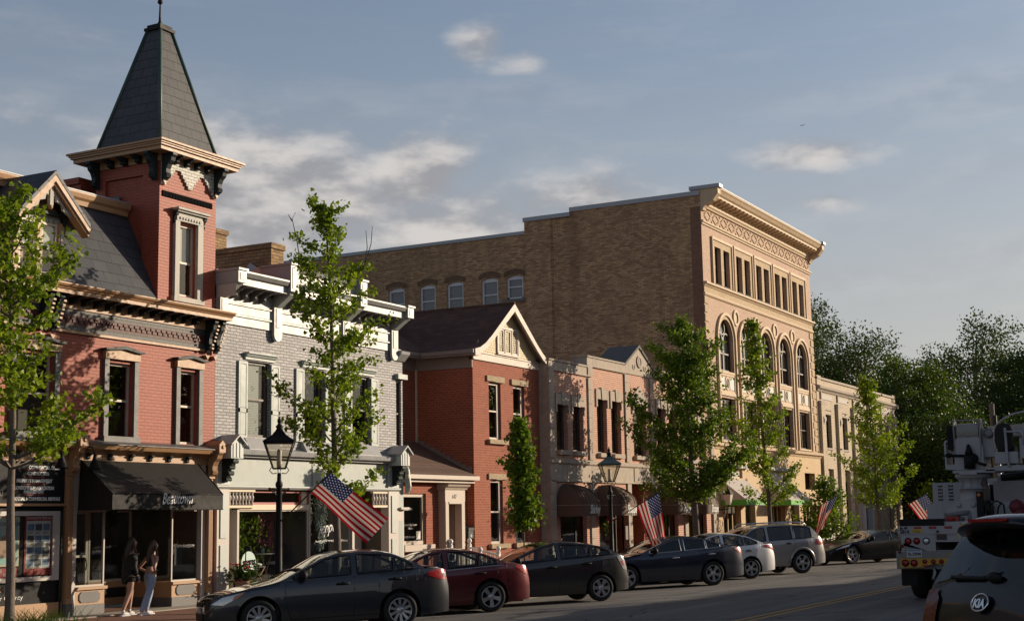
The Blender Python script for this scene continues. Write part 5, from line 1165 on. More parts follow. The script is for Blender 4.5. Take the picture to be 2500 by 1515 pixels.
    for a, b, p, t in shp:
        sash(r, a, b, p, t, -.15, .07, 'stucco', 0, vm=(.25, .5, .75) if b-a > 2 else (), gm='shop_glass', name='display_window' if p > .5 else 'door')
    mb = MB(); fb(mb, 58.75, 59.3, .5, 1.2, .05, .1); mb.build('notice_box', 'black_frame', r)
    return r
mat('blind_grey', (.115, .12, .145), .6)
brick('arch_brick', (.24, .14, .075), (.15, .085, .05), (.10, .07, .05), .06, .2, .012, .5)
tall_building()
def slope_awning(u0, u1, label):
    a = root('awning', (FX, (u0+u1)/2, 2.4), label, 'awning', 'grey awnings with green valances')
    d = 1.25; mb = MB(); mb.quad((FX+.07, u0, 3.55), (FX+.07, u1, 3.55), (FX+d, u1, 2.62), (FX+d, u0, 2.62))
    for u in (u0, u1): mb.add([(FX+.07, u, 3.55), (FX+d, u, 2.62), (FX+.07, u, 2.62)], [(0, 1, 2)])
    mb.build('canopy', 'grey_cloth', a)
    mb = MB(); mb.quad((FX+d+.002, u0, 2.62), (FX+d+.002, u1, 2.62), (FX+d+.002, u1, 2.38), (FX+d+.002, u0, 2.38))
    for u in (u0, u1): mb.quad((FX+.07, u, 2.62), (FX+d, u, 2.62), (FX+d, u, 2.38), (FX+.07, u, 2.38))
    mb.build('valance', 'green_cloth', a)
    mb = MB(); mb.tube([(FX+d, u0, 2.4), (FX+d, u1, 2.4)], .015, 6); mb.build('frame_bar', 'lead_cap', a)
slope_awning(59.6, 62.9, 'grey awning with a green valance beside the wall lantern'); slope_awning(65.9, 69.3, 'grey awning with a green valance partly behind the tree crown')
def wall_lantern():
    l = root('wall_lantern', (-21.7, 58.9, 2.7), 'black wall lantern with frosted panes beside the grey awning', 'lantern')
    c = (-21.35, 58.95)
    mb = MB(); mb.tube([(-21.95, c[1], 2.25), (-21.6, c[1], 2.2), (c[0], c[1], 2.25), (c[0], c[1], 2.42)], .025, 6); mb.build('bracket_arm', 'black_paint', l)
    mb = MB(); mb.lathe([(.12, 2.42), (.23, 2.86)], (c[0], c[1], 0), 4, sm=False); mb.build('lantern_glass', 'frosted', l)
    mb = MB(); mb.lathe([(.27, 2.86), (.13, 3.04), (.05, 3.08), (.05, 3.12), (.02, 3.2), (0, 3.24)], (c[0], c[1], 0), 4, sm=False); mb.build('lantern_roof', 'black_paint', l)
mat('frosted', (.62, .56, .5), .4)
wall_lantern()

# ------------------------------------------------------------ low cream brick building
def cream_building():
    r = root('office_building', (-22, 84, .2), 'low cream brick building with tall pier framed windows', 'building')
    U0, U1 = 75.2, 92.6; n = 5; P = (U1-U0-1.1)/n
    bays = [(U0+1.25+P*k, U0+2.6+P*k) for k in range(n)]
    ops = [(a, b, 5.5, 7.32) for a, b in bays]+[(a, b, .9, 4.36) for a, b in bays[:2]+bays[3:]]+[(bays[2][0]-.1, bays[2][1]+.1, .2, 3.2)]
    mb = MB(); shell(mb, U0, U1, .1, 9.2, ops, 20, 0, .006); mb.build('wall', 'cream_brick', r); room(r, U0+.1, U1-.1, .2, 9, 3)
    for k, (a, b) in enumerate(bays):
        w = sash(r, a, b, 5.5, 7.32, -.2, .06, 'black_frame', 0, vm=(.5,), hm=(7.0,))
        mb = MB(); fb(mb, a+.06, b-.06, 7.02, 7.26, -.22, -.19); mb.build('spandrel', 'taupe_trim', w)
        mb = MB(); fb(mb, a-.05, b+.05, 5.40, 5.5, -.1, .06); mb.build('sill', 'limestone', w)
        mb = MB(); fb(mb, a-.02, b+.02, 7.32, 7.42, .002, .04); fb(mb, a-.06, b+.06, 7.55, 7.63, .002, .05); mb.build('lintel', 'limestone', w)
        if k != 2:
            w = sash(r, a, b, .9, 4.36, -.2, .06, 'black_frame', 0, vm=(.5,), hm=(3.65,))
            mb = MB(); fb(mb, a+.06, b-.06, 3.68, 4.3, -.23, -.19); mb.build('spandrel', 'rough_stone', w)
        else:
            d = sash(r, a-.1, b+.1, .2, 3.2, -.3, .1, 'black_frame', 0, vm=(.5,), hm=(2.5,), name='door')
            mb = MB(); fb(mb, a-.28, a-.1, .2, 3.4, -.1, .35); fb(mb, b+.1, b+.28, .2, 3.4, -.1, .35); fb(mb, a-.28, b+.28, 3.4, 3.9, -.1, .4); mb.build('door_surround', 'white_frame', d)
    for k in range(n+1):
        u = U0+.62+P*k
        mb = MB(); fb(mb, u-.36, u+.36, .2, 7.75, .002, .16); p = mb.build('pier', 'cream_brick', r)
        mb = MB(); fb(mb, u-.05, u+.05, 6.75, 7.15, .16, .19); fb(mb, u-.03, u+.03, 6.85, 7.05, .19, .21); mb.build('pier_ornament', 'grey_trim', p)
        mb = MB(); fb(mb, u-.37, u+.37, 7.75, 8.0, .002, .17); mb.build('pier_cap', 'limestone', p)
    for k in range(n):
        u = U0+1.92+P*k
        mb = MB(); fb(mb, u-1.0, u+1.0, 8.12, 8.38, .002, .03); mb.build('dark_band', 'taupe_trim', r)
        mb = MB(); fb(mb, u-1.33, u-1.18, 8.1, 8.5, .002, .08); mb.build('block', 'limestone', r)
    mb = MB(); mold(mb, U0, U1+.18, [(0, 8.52), (.06, 8.52), (.1, 8.60), (.22, 8.68), (.24, 8.80), (.1, 8.84), (0, 8.86)]); mold(mb, U0, U1, [(-.4, 9.18), (.08, 9.18), (.08, 9.30), (-.4, 9.32)]); mb.box((FX-6, U1, 8.55), (FX+.2, U1+.2, 8.82)); mb.build('cornice', 'limestone', r)
    mb = MB(); fb(mb, U1-.6, U1+.02, 8.86, 9.4, -.3, .05); fb(mb, U0, U0+.8, 8.86, 9.38, -.3, .05); mb.build('parapet_block', 'cream_brick', r)
cream_building()

# ------------------------------------------------------------ across the street, beside and behind the camera
def opposite(y0, y1, z1, m, lab, x=5.2):
    r = root('plain_building', (x, (y0+y1)/2, .6), lab, 'building')
    mb = MB(); mb.box((x, y0, .3), (x+12, y1, z1)); mb.build('wall', m, r)
    mb = MB(); mb.box((x-.15, y0, z1-.25), (x+12, y1, z1+.05)); mb.build('coping', 'limestone', r)
    n = max(1, int((y1-y0)/3))
    for k in range(n):
        u = y0+(k+.5)*(y1-y0)/n
        w = MB(); w.box((x-.03, u-.55, 4.2), (x+.1, u+.55, 6.0)); w = w.build('window', 'black_frame', r)
        mb = MB(); mb.box((x-.05, u-.48, 4.27), (x-.03, u+.48, 5.93)); mb.build('pane', 'dark_car_glass', w)
opposite(14, 32, 8.6, 'house_brick', 'red brick building across the street beside the camera')
opposite(32.3, 48, 8.3, 'cream_brick', 'cream brick building across the street')
opposite(48.3, 60, 7.3, 'painted_red_brick', 'lower red building across the street')
opposite(60.3, 78, 6.6, 'brown_side_brick', 'brown brick building far along the other side of the street')
# ------------------------------------------------------------ cars
def interp(tab, x):
    if x <= tab[0][0]: return tab[0][1]
    for (a, p), (b, q) in zip(tab, tab[1:]):
        if x <= b: return p+(q-p)*(x-a)/(b-a) if b > a else q
    return tab[-1][1]
def smooth_tab(tab, n=240):
    a, b = tab[0][0], tab[-1][0]; xs = [a+(b-a)*i/n for i in range(n+1)]; z = [interp(tab, x) for x in xs]
    for _ in range(14): z = [z[0]]+[(z[i-1]+2*z[i]+z[i+1])/4 for i in range(1, n)]+[z[n]]
    return list(zip(xs, z))
SEC = [(0, .905), (.10, .945), (.35, .985), (.55, 1.0), (.78, .992), (.92, .975), (1, .945)]
class Car:
    def __init__(c, name, label, L, W, R, xf, wb, top, belt, sill, plan, ws, rg, wins, paint, glassm='car_glass', tumble=.34, tr=.05, arch=.07, group='cars parked along the far kerb', cat='car', rims=('spoke', 5), crown=.05, chrome=False, trimline=None, doors=(), handles=(), dark_sill=False):
        c.L, c.W, c.R, c.wx = L, W, R, (xf, xf+wb); c.tr = tr; c.tumble = tumble
        c.top, c.belt, c.plan = smooth_tab(top), smooth_tab(belt), smooth_tab(plan); c.sill = sill; c.paint = paint; c.ra = R+arch
        r = c.r = root(name, (0, 0, 0), label, cat, group, False)
        # columns
        xs = [L*i/70 for i in range(71)]
        for xw in c.wx: xs += [xw+c.ra*cos(pi*k/22) for k in range(23)]
        xs += [ws[0], ws[1], rg[0], rg[1]]
        xs = sorted(x for x in xs if 0 <= x <= L); xs = [x for i, x in enumerate(xs) if i == 0 or x-xs[i-1] > .004]
        c.xs = xs; nr = 9
        body = MB()
        cols = []
        for x in xs:
            b, t = c.bot(x), c.zb(x); cols.append([(x, c.ys(x, b+(t-b)*j/nr), b+(t-b)*j/nr) for j in range(nr+1)])
        for s in (-1, 1):
            vs = [(x, s*y, z) for col in cols for x, y, z in col]
            body.add(vs, [(i*(nr+1)+j, (i+1)*(nr+1)+j, (i+1)*(nr+1)+j+1, i*(nr+1)+j+1) for i in range(len(xs)-1) for j in range(nr)], True)
        # top strip: hood, roof, deck (glass left out)
        T = [-1, -.93, -.6, -.3, 0, .3, .6, .93, 1]; gl = {'windscreen': MB(), 'rear_window': MB()}
        tops = [[(x, t*c.wr(x), c.q(x)+(c.tp(x)-c.q(x))*(1-t*t)) for t in T] for x in xs]
        nt_ = len(T); allv = [p for row in tops for p in row]; fs = {'body': [], 'windscreen': [], 'rear_window': []}
        for i in range(len(xs)-1):
            xm = (xs[i]+xs[i+1])/2
            for j in range(nt_-1):
                k = 'windscreen' if 0 < j < nt_-2 and ws[0] < xm < ws[1] else 'rear_window' if 0 < j < nt_-2 and rg[0] < xm < rg[1] else 'body'
                fs[k].append((i*nt_+j, (i+1)*nt_+j, (i+1)*nt_+j+1, i*nt_+j+1))
        body.add(allv, fs['body'], True)
        for k in gl:
            used = sorted({q for f in fs[k] for q in f}); ix = {q: n_ for n_, q in enumerate(used)}
            gl[k].add([allv[q] for q in used], [tuple(ix[q] for q in f) for f in fs[k]], True)
        # side of the cabin with real window openings
        g0, g1 = ws[0], rg[1]
        gx = [g0+(g1-g0)*i/44 for i in range(45)]
        outer = [(x, c.zb(x)) for x in gx]+[(x, max(c.q(x), c.zb(x)+.002)) for x in gx[::-1]]
        holes = []
        for w in wins:
            x0, x1 = w[0], w[1]; lo, up = [], []
            for k in range(15):
                x = x0+(x1-x0)*k/14; zl, zu = c.zb(x)+.035, c.q(x)-.05
                if zu-zl > .015: lo.append((x+(zl-c.zb(x)-.035), zl)); up.append((x, zu))
            if len(lo) > 2: holes.append(lo+up[::-1])
        loops = [[Vector((p[0], p[1], 0)) for p in lp] for lp in [outer]+holes]; flat = [p for lp in [outer]+holes for p in lp]
        tri = geometry.tessellate_polygon(loops)
        for s in (-1, 1): body.add([(x, s*c.yu(x, z), z) for x, z in flat], [tuple(t) for t in tri])
        for x, col, t in ((xs[0], cols[0], tops[0]), (xs[-1], cols[-1], tops[-1])):
            body.add([(p[0], -p[1], p[2]) for p in col]+t[1:-1]+[p for p in col[::-1]], [tuple(range(2*len(col)+len(t)-2))])
        c.body = body.build('body', paint, r)
        for k, mb in gl.items(): mb.build(k, glassm, r)
        for s in (-1, 1):
            for h in holes:
                w = MB().add([(x, s*(c.yu(x, z)-.012), z) for x, z in h], [tuple(range(len(h)))]).build('side_window', glassm, r)
                if s < 0:
                    pts = [(x, s*(c.yu(x, z)+.002), z) for x, z in h]
                    mb = MB(); mb.tube(pts+[pts[0]], .012, 5, False); mb.build('window_trim', 'chrome' if chrome else 'black_paint', w)
        # chassis, arches, cabin
        mb = MB(); mb.box((.6, -W/2+.14, sill-.02), (L-.6, W/2-.14, sill+.16)); mb.box((.2, -W/2+.35, sill), (L-.15, W/2-.35, sill+.15))
        for xw in c.wx:
            for s in (-1, 1):
                k = len(mb.v); n = 20; y0, y1 = s*(W/2-.05), s*(W/2-.34)
                for yy in (y0, y1):
                    for j in range(n+1): a = -.35+(pi+.7)*j/n; mb.v.append((xw+c.ra*cos(a), yy, R+c.ra*sin(a)))
                mb.f += [(k+j, k+j+1, k+n+2+j, k+n+1+j) for j in range(n)]; mb.s += [True]*n
                mb.f.append(tuple(k+n+1+j for j in range(n+1))); mb.s.append(False)
        mb.build('chassis', 'black_paint', r)
        mb = MB(); xm0 = ws[0]; 
        mb.box((xm0-.05, -W/2+.16, sill+.15), (xm0+.32, W/2-.16, c.zb(xm0)-.05))
        for x in (ws[1]-.02, ws[1]+.88):
            for y in (-.36, .36):
                if x+.5 > rg[1]: continue
                mb.box((x, y-.24, .25), (x+.5, y+.24, .52)); hz = min(c.q(x+.62)-.22, .52+.62)
                mb.add([(x+.42, y-.22, .5), (x+.42, y+.22, .5), (x+.64, y+.20, hz), (x+.64, y-.20, hz), (x+.56, y-.24, .5), (x+.56, y+.24, .5), (x+.74, y+.20, hz), (x+.74, y-.20, hz)], [(0, 1, 2, 3), (4, 5, 6, 7), (0, 1, 5, 4), (1, 2, 6, 5), (2, 3, 7, 6), (3, 0, 4, 7)])
                mb.ball((x+.70, y, hz+.09), .11, 8, (.5, 1.1, .8))
        mb.lathe([(.17, 0), (.19, .012), (.17, .024), (.16, .012), (.17, 0)], (xm0+.42, -.36, c.zb(xm0)-.06), 14, 'x')
        mb.build('cabin', 'cabin_grey', r)
        # wheels
        c.wheel(rims)
        # door gaps, handles
        for d in doors:
            mb = MB(); mb.tube([(x, -(c.yy(x, z)+.0015), z) for x, z in d], .006, 4, False); mb.build('door_gap', 'black_paint', r)
        for x, z in handles:
            mb = MB(); mb.tube([(x-.12, -(c.yy(x-.12, z)+.02), z), (x-.09, -(c.yy(x-.1, z)+.045), z), (x+.08, -(c.yy(x+.08, z)+.045), z+.003), (x+.11, -(c.yy(x+.11, z)+.02), z+.003)], .018, 6); mb.ball((x, -(c.yy(x, z)-.01), z), .055, 8, (1, .35, .7)); mb.build('door_handle', 'chrome' if chrome else 'black_paint', r)
        if trimline:
            mb = MB(); mb.tube([(x, -(c.yy(x, z)+.003), z) for x, z in trimline[0]], .012, 5); mb.build('side_trim', trimline[1], r)
        # mirrors
        mx = ws[0]+.42; 
        for s in (-1, 1):
            y = s*(c.ys(mx, c.zb(mx))+.10); mb = MB(); mb.ball((mx, y, c.zb(mx)+.10), .13, 12, (.62, .78, .72)); mb.tube([(mx+.02, s*(c.ys(mx, c.zb(mx))-.05), c.zb(mx)+.02), (mx, y, c.zb(mx)+.06)], .035, 6); mb.build('mirror', 'black_paint', r)
    def zb(c, x): return interp(c.belt, x)
    def tp(c, x): return max(interp(c.top, x), c.zb(x)+.004)
    def q(c, x): return max(c.tp(x)-c.tr, c.zb(x)+.001)
    def w(c, x): return interp(c.plan, x)*c.W/2
    def bot(c, x):
        b = c.sill+(.05*max(0, (x-c.L+.6)/.6))
        for xw in c.wx:
            if abs(x-xw) < c.ra: b = max(b, c.R+sqrt(c.ra**2-(x-xw)**2))
        return min(b, c.zb(x)-.05)
    def ys(c, x, z): return c.w(x)*interp(SEC, (z-c.sill)/(c.zb(x)-c.sill))
    def yu(c, x, z): return c.w(x)*.945-c.tumble*(z-c.zb(x))
    def yy(c, x, z): return c.ys(x, z) if z <= c.zb(x) else c.yu(x, z)
    def wr(c, x): return c.yu(x, c.q(x))
    def panel(c, name, poly, m, off=.006, sides=(-1,), par=None):
        for s in sides:
            bm = bmesh.new(); f = bm.faces.new([bm.verts.new((x, 0, z)) for x, z in poly]); bmesh.ops.triangulate(bm, faces=[f])
            bmesh.ops.subdivide_edges(bm, edges=bm.edges[:], cuts=3, use_grid_fill=True)
            bm.verts.ensure_lookup_table(); mb = MB()
            for v in bm.verts: mb.v.append((v.co.x, s*(c.yy(v.co.x, v.co.z)+off), v.co.z))
            bm.verts.index_update()
            for fc in bm.faces: mb.f.append(tuple(v.index for v in fc.verts)); mb.s.append(True)
            bm.free(); o = mb.build(name, m, par or c.r)
        return o
    def wheel(c, rims):
        R = c.R; kind, n = rims; rr = R*.70
        for i, xw in enumerate(c.wx):
            for s in (-1, 1):
                y0 = s*(c.W/2-.025); q = lambda d: y0-s*d
                mb = MB(); mb.lathe([(rr*.96, q(.03)), (rr+.02, q(.0)), (R*.93, q(.0)), (R, q(.035)), (R, q(.17)), (R*.93, q(.20)), (rr, q(.20))], (xw, 0, R), 32, 'y', cap=False)
                w = mb.build('wheel', 'tyre', c.r)
                mb = MB(); mb.lathe([(rr, q(.02)), (rr*.97, q(.005)), (rr*.90, q(.012)), (rr*.87, q(.06)), (rr*.86, q(.16))], (xw, 0, R), 28, 'y', cap=False)
                mb.lathe([(.001, q(.012)), (.045, q(.014)), (.07, q(.035)), (.09, q(.05)), (.09, q(.10))], (xw, 0, R), 14, 'y', cap=False)
                a0 = .3+i*.7
                for k in range(n):
                    for j in ((0,) if kind == 'spoke' else (-.13, .13)):
                        a = a0+2*pi*k/n+j; e = Vector((cos(a), 0, sin(a))); t = Vector((-sin(a), 0, cos(a)))
                        wi, wo = (.032, .052) if kind == 'spoke' and n < 7 else ((.020, .030) if n < 12 else (.016, .024))
                        P = []
                        for d0, w0, y in ((.06, wi, q(.030)), (rr*.93, wo, q(.015)), (.06, wi, q(.07)), (rr*.93, wo, q(.05))):
                            for g in (-1, 1): v = e*d0+t*g*w0; P.append((xw+v.x, y, R+v.z))
                        mb.add(P, [(0, 1, 3, 2), (4, 5, 7, 6), (0, 2, 6, 4), (1, 3, 7, 5)])
                mb.build('rim', 'alloy', w)
                mb = MB(); mb.lathe([(.001, q(.115)), (rr*.86, q(.115))], (xw, 0, R), 20, 'y'); mb.build('brake_disc', 'black_paint', w)
    def place(c, contact, ang, scale=1):
        th = radians(90-ang); lw = Vector((c.wx[1], -c.W/2+.06, 0))
        T = Matrix.Rotation(-.028, 4, 'Y') @ Matrix.Rotation(th, 4, 'Z') @ Matrix.Scale(scale, 4)
        p = Vector((contact[0], contact[1], gz(contact[0])+.004)) - T @ lw
        c.r.matrix_world = Matrix.Translation(p) @ T
        return c
mat('tyre', (.014, .014, .014), .8, var=.2, bump=.3)
mat('alloy', (.46, .46, .47), .32, metal=.75, var=.05)
mat('chrome', (.72, .72, .72), .12, metal=1, var=.02)
mat('cabin_grey', (.045, .043, .042), .85, var=.1)
mat('tail_red', (.30, .008, .012), .28, var=.3, ns=20, coat=.15, spec=.35)
mat('tail_dark', (.085, .005, .008), .22, var=.5, ns=14, coat=.3)
mat('lens_clear', (.60, .60, .60), .10, metal=.4, var=.25, ns=25, coat=.8)
mat('lens_amber', (.55, .16, .02), .12, var=.1, coat=.8)
carpaint('grey_car_paint', (.032, .035, .044))
carpaint('maroon_car_paint', (.10, .008, .014), .45)
carpaint('brown_grey_car_paint', (.040, .039, .040))
carpaint('blue_grey_car_paint', (.024, .030, .052))
carpaint('white_car_paint', (.76, .76, .77), .2, .35)
carpaint('silver_car_paint', (.27, .265, .27), .45, .35)
carpaint('black_car_paint', (.004, .004, .005), .0, .3, .45)
PLAN = lambda L: [(0, .66), (.06, .74), (.18, .83), (.45, .93), (.9, .985), (1.5, 1), (L-1.4, 1), (L-.8, .98), (L-.35, .91), (L-.15, .82), (L-.05, .74), (L, .68)]
def sedan_doors(c, xa, xb, xc):
    d = []
    for x in (xa, xb): pass
    return d
def cars():
    P = PLAN
    # dark grey compact sedan in front
    L = 4.54
    c = Car('parked_car', 'dark grey compact sedan with ten spoke wheels, nearest the two women', L, 1.78, .325, .93, 2.60,
        [(0, .60), (.05, .70), (.30, .79), (.8, .90), (1.25, .985), (1.38, 1.03), (2.15, 1.395), (2.45, 1.45), (2.85, 1.47), (3.2, 1.45), (3.45, 1.40), (4.02, 1.14), (4.2, 1.115), (4.44, 1.085), (4.51, .98), (4.54, .80)],
        [(0, .58), (.06, .68), (.3, .76), (.8, .86), (1.3, .925), (2.5, .975), (3.6, 1.02), (4.02, 1.06), (4.42, 1.05), (4.50, .97), (4.54, .78)], .20, P(L), (1.30, 2.13), (3.40, 4.02), [(1.55, 2.62), (2.74, 3.42), (3.47, 3.80)], 'grey_car_paint', rims=('spoke', 10),
        doors=[[(1.42, .90), (1.40, .75), (1.44, .45), (1.50, .27)], [(2.68, .99), (2.67, .75), (2.66, .45), (2.64, .27)], [(3.62, 1.03), (3.66, .90), (3.55, .70), (3.36, .50), (3.22, .32)], [(1.50, .27), (3.2, .29)]], handles=[(2.46, .86), (3.44, .90)])
    c.panel('headlight', [(.10, .60), (.30, .72), (.62, .785), (.70, .80), (.56, .70), (.30, .58)], 'lens_clear', .008, (-1, 1)); c.panel('indicator', [(.50, .735), (.66, .790), (.70, .80), (.56, .70), (.46, .66)], 'lens_amber', .012, (-1, 1))
    c.panel('tail_light', [(4.08, .93), (4.10, 1.0), (4.34, 1.04), (4.49, 1.02), (4.50, .84), (4.36, .84)], 'tail_red', .008, (-1, 1)); c.panel('reverse_light', [(4.40, .90), (4.42, .98), (4.48, .98), (4.48, .90)], 'lens_clear', .013, (-1, 1))
    mb = MB(); mb.tube([(x, -(c.yy(x, z)+.001), z) for x, z in ((3.86, .84), (3.86, .99), (4.02, 1.0), (4.03, .85), (3.86, .84))], .004, 4, False); mb.build('fuel_flap', 'black_paint', c.r)
    mb = MB(); mb.box((-.02, -.46, .30), (.03, .46, .44)); mb.box((-.015, -.36, .55), (.03, .36, .63)); mb.build('grille', 'black_paint', c.r)
    mb = MB(); mb.box((-.03, -.16, .44), (-.005, .16, .53)); mb.build('number_plate', 'paper', c.r)
    c.place((-15.10, 23.30), 42, 1.035)
    # maroon sedan
    L = 4.80
    c = Car('parked_car', 'maroon sedan with five spoke wheels behind the dark grey compact', L, 1.79, .335, .95, 2.85,
        [(0, .58), (.06, .68), (.4, .80), (1.0, .90), (1.40, .97), (2.35, 1.38), (2.7, 1.445), (3.0, 1.45), (3.4, 1.41), (3.7, 1.33), (4.28, 1.08), (4.45, 1.065), (4.72, 1.03), (4.78, .92), (4.80, .76)],
        [(0, .56), (.06, .66), (.4, .77), (1.3, .89), (2.6, .95), (3.8, 1.0), (4.28, 1.03), (4.70, 1.0), (4.77, .90), (4.80, .74)], .19, P(L), (1.40, 2.38), (3.62, 4.28), [(1.7, 2.72), (2.84, 3.52), (3.56, 3.98)], 'maroon_car_paint', rims=('spoke', 5),
        doors=[[(2.78, .97), (2.77, .6), (2.74, .27)], [(3.95, 1.01), (3.97, .85), (3.82, .62), (3.5, .45), (3.40, .3)]], handles=[(3.56, .86)], trimline=([(2.3, .93), (3.0, .965), (4.0, 1.015), (4.6, 1.0)], 'chrome'))
    c.panel('tail_light', [(4.40, .96), (4.46, 1.01), (4.70, .985), (4.77, .88), (4.77, .76), (4.66, .80)], 'tail_red', .008, (-1, 1)); c.panel('headlight', [(.1, .58), (.3, .70), (.75, .80), (.6, .68)], 'lens_clear', .008, (-1, 1))
    c.place((-15.78, 28.05), 42)
    # dark grey hatchback
    L = 4.45
    c = Car('parked_car', 'dark grey hatchback with six spoke wheels and clear tail lights beside the maroon sedan', L, 1.74, .32, .92, 2.70,
        [(0, .62), (.06, .72), (.35, .83), (.8, .94), (1.1, 1.01), (2.1, 1.42), (2.5, 1.49), (2.8, 1.49), (3.3, 1.44), (3.8, 1.33), (4.20, 1.17), (4.30, 1.12), (4.36, .98), (4.43, .80), (4.45, .66)],
        [(0, .60), (.06, .70), (.35, .80), (1.1, .93), (2.5, 1.0), (3.6, 1.07), (4.1, 1.10), (4.28, 1.08), (4.36, .95), (4.42, .78), (4.45, .64)], .20, P(L), (1.05, 2.12), (3.35, 4.18), [(1.45, 2.50), (2.62, 3.36), (3.40, 3.92)], 'brown_grey_car_paint', rims=('spoke', 6),
        doors=[[(2.56, 1.01), (2.55, .6), (2.52, .28)], [(3.46, 1.06), (3.50, .9), (3.38, .62), (3.14, .34)], [(1.40, .93), (1.38, .6), (1.5, .28)]], handles=[(2.34, .86), (3.26, .91)])
    c.panel('tail_light', [(4.10, 1.04), (4.24, 1.085), (4.36, .94), (4.41, .78), (4.40, .70), (4.26, .74)], 'lens_clear', .008, (-1, 1)); c.panel('tail_light', [(4.20, .92), (4.30, .97), (4.35, .86), (4.27, .82)], 'tail_red', .012, (-1, 1)); c.panel('headlight', [(.1, .60), (.3, .76), (.75, .86), (.6, .74)], 'lens_clear', .008, (-1, 1))
    mb = MB(); mb.tube([(x, -(c.yy(x, z)+.001), z) for x, z in ((3.70, .84), (3.70, 1.0), (3.90, 1.0), (3.90, .84), (3.70, .84))], .004, 4, False); mb.build('fuel_flap', 'black_paint', c.r)
    c.place((-14.88, 31.90), 42)
    # blue grey sedan with chrome window line
    L = 4.87
    c = Car('parked_car', 'blue grey sedan with chrome window line and chrome door handles', L, 1.86, .345, .98, 2.74,
        [(0, .62), (.06, .72), (.4, .86), (1.0, .97), (1.42, 1.04), (2.35, 1.40), (2.7, 1.46), (3.0, 1.465), (3.4, 1.43), (3.7, 1.35), (4.30, 1.14), (4.5, 1.12), (4.78, 1.09), (4.85, .96), (4.87, .80)],
        [(0, .60), (.06, .70), (.4, .82), (1.3, .94), (2.6, .99), (3.8, 1.04), (4.30, 1.08), (4.74, 1.06), (4.83, .94), (4.87, .78)], .20, P(L), (1.42, 2.38), (3.62, 4.28), [(1.72, 2.72), (2.84, 3.52), (3.56, 4.0)], 'blue_grey_car_paint', 'dark_car_glass', rims=('double', 5), chrome=True,
        doors=[[(2.78, 1.0), (2.77, .6), (2.74, .27)], [(3.98, 1.05), (4.0, .88), (3.86, .62), (3.5, .45), (3.38, .3)], [(1.6, .94), (1.56, .6), (1.66, .28)]], handles=[(2.5, .84), (3.68, .90)], trimline=([(1.7, .50), (2.7, .52), (3.3, .54)], 'blue_grey_car_paint'))
    c.panel('tail_light', [(4.48, 1.0), (4.52, 1.07), (4.76, 1.055), (4.84, .93), (4.84, .84), (4.70, .86)], 'tail_red', .008, (-1, 1)); c.panel('headlight', [(.1, .62), (.3, .76), (.8, .88), (.65, .74)], 'lens_clear', .008, (-1, 1))
    c.place((-14.86, 39.55), 41)
    # white sedan
    L = 4.63
    c = Car('parked_car', 'white sedan between the blue grey sedan and the silver crossover', L, 1.80, .325, .93, 2.70,
        [(0, .60), (.06, .72), (.4, .84), (1.0, .95), (1.35, 1.01), (2.25, 1.42), (2.6, 1.49), (2.9, 1.495), (3.3, 1.45), (3.6, 1.38), (4.15, 1.15), (4.35, 1.13), (4.56, 1.09), (4.61, .96), (4.63, .80)],
        [(0, .58), (.06, .70), (.4, .80), (1.3, .92), (2.6, .98), (3.7, 1.04), (4.15, 1.08), (4.52, 1.05), (4.60, .94), (4.63, .78)], .20, P(L), (1.35, 2.28), (3.52, 4.14), [(1.65, 2.62), (2.74, 3.42), (3.46, 3.92)], 'white_car_paint', rims=('double', 5),
        doors=[[(2.68, .99), (2.67, .6), (2.64, .27)], [(3.86, 1.05), (3.88, .9), (3.75, .62), (3.45, .4)]], handles=[(3.56, .88)])
    c.panel('tail_light', [(4.10, 1.0), (4.20, 1.055), (4.50, 1.04), (4.60, .92), (4.60, .82), (4.46, .90)], 'tail_red', .008, (-1, 1)); c.panel('headlight', [(.1, .60), (.3, .74), (.75, .84), (.6, .72)], 'lens_clear', .008, (-1, 1))
    c.place((-15.25, 44.0), 42)
    # silver crossover
    L = 4.89
    c = Car('parked_car', 'silver crossover with roof rails and flared wheel arches', L, 1.88, .37, .95, 2.89,
        [(0, .72), (.06, .86), (.4, 1.0), (1.0, 1.08), (1.25, 1.12), (2.05, 1.60), (2.4, 1.68), (3.0, 1.70), (3.9, 1.67), (4.30, 1.62), (4.70, 1.20), (4.78, 1.08), (4.85, .92), (4.89, .76)],
        [(0, .70), (.06, .84), (.4, .96), (1.2, 1.05), (2.6, 1.10), (3.8, 1.15), (4.5, 1.17), (4.70, 1.15), (4.78, 1.04), (4.85, .90), (4.89, .74)], .27, P(L), (1.25, 2.08), (4.30, 4.70), [(1.55, 2.50), (2.62, 3.50), (3.60, 4.28)], 'silver_car_paint', 'dark_car_glass', tumble=.26, arch=.08, rims=('spoke', 5),
        doors=[[(2.56, 1.10), (2.55, .7), (2.52, .34)], [(3.55, 1.14), (3.60, .95), (3.45, .7), (3.26, .38)], [(1.5, 1.05), (1.48, .7), (1.56, .34)]], handles=[(2.32, 1.0), (3.34, 1.02)])
    c.panel('tail_light', [(4.42, 1.00), (4.48, 1.14), (4.70, 1.13), (4.76, 1.03), (4.78, .96), (4.58, .92)], 'tail_red', .008, (-1, 1)); c.panel('headlight', [(.1, .72), (.25, .88), (.6, .97), (.6, .82)], 'lens_clear', .008, (-1, 1))
    for xw in c.wx:
        mb = MB(); mb.tube([(xw+(c.ra+.03)*cos(a), -(c.yy(xw+(c.ra+.03)*cos(a), c.R+(c.ra+.03)*sin(a))+.004), c.R+(c.ra+.03)*sin(a)) for a in [pi*k/16 for k in range(17)]], .045, 8); mb.build('arch_flare', 'silver_car_paint', c.r)
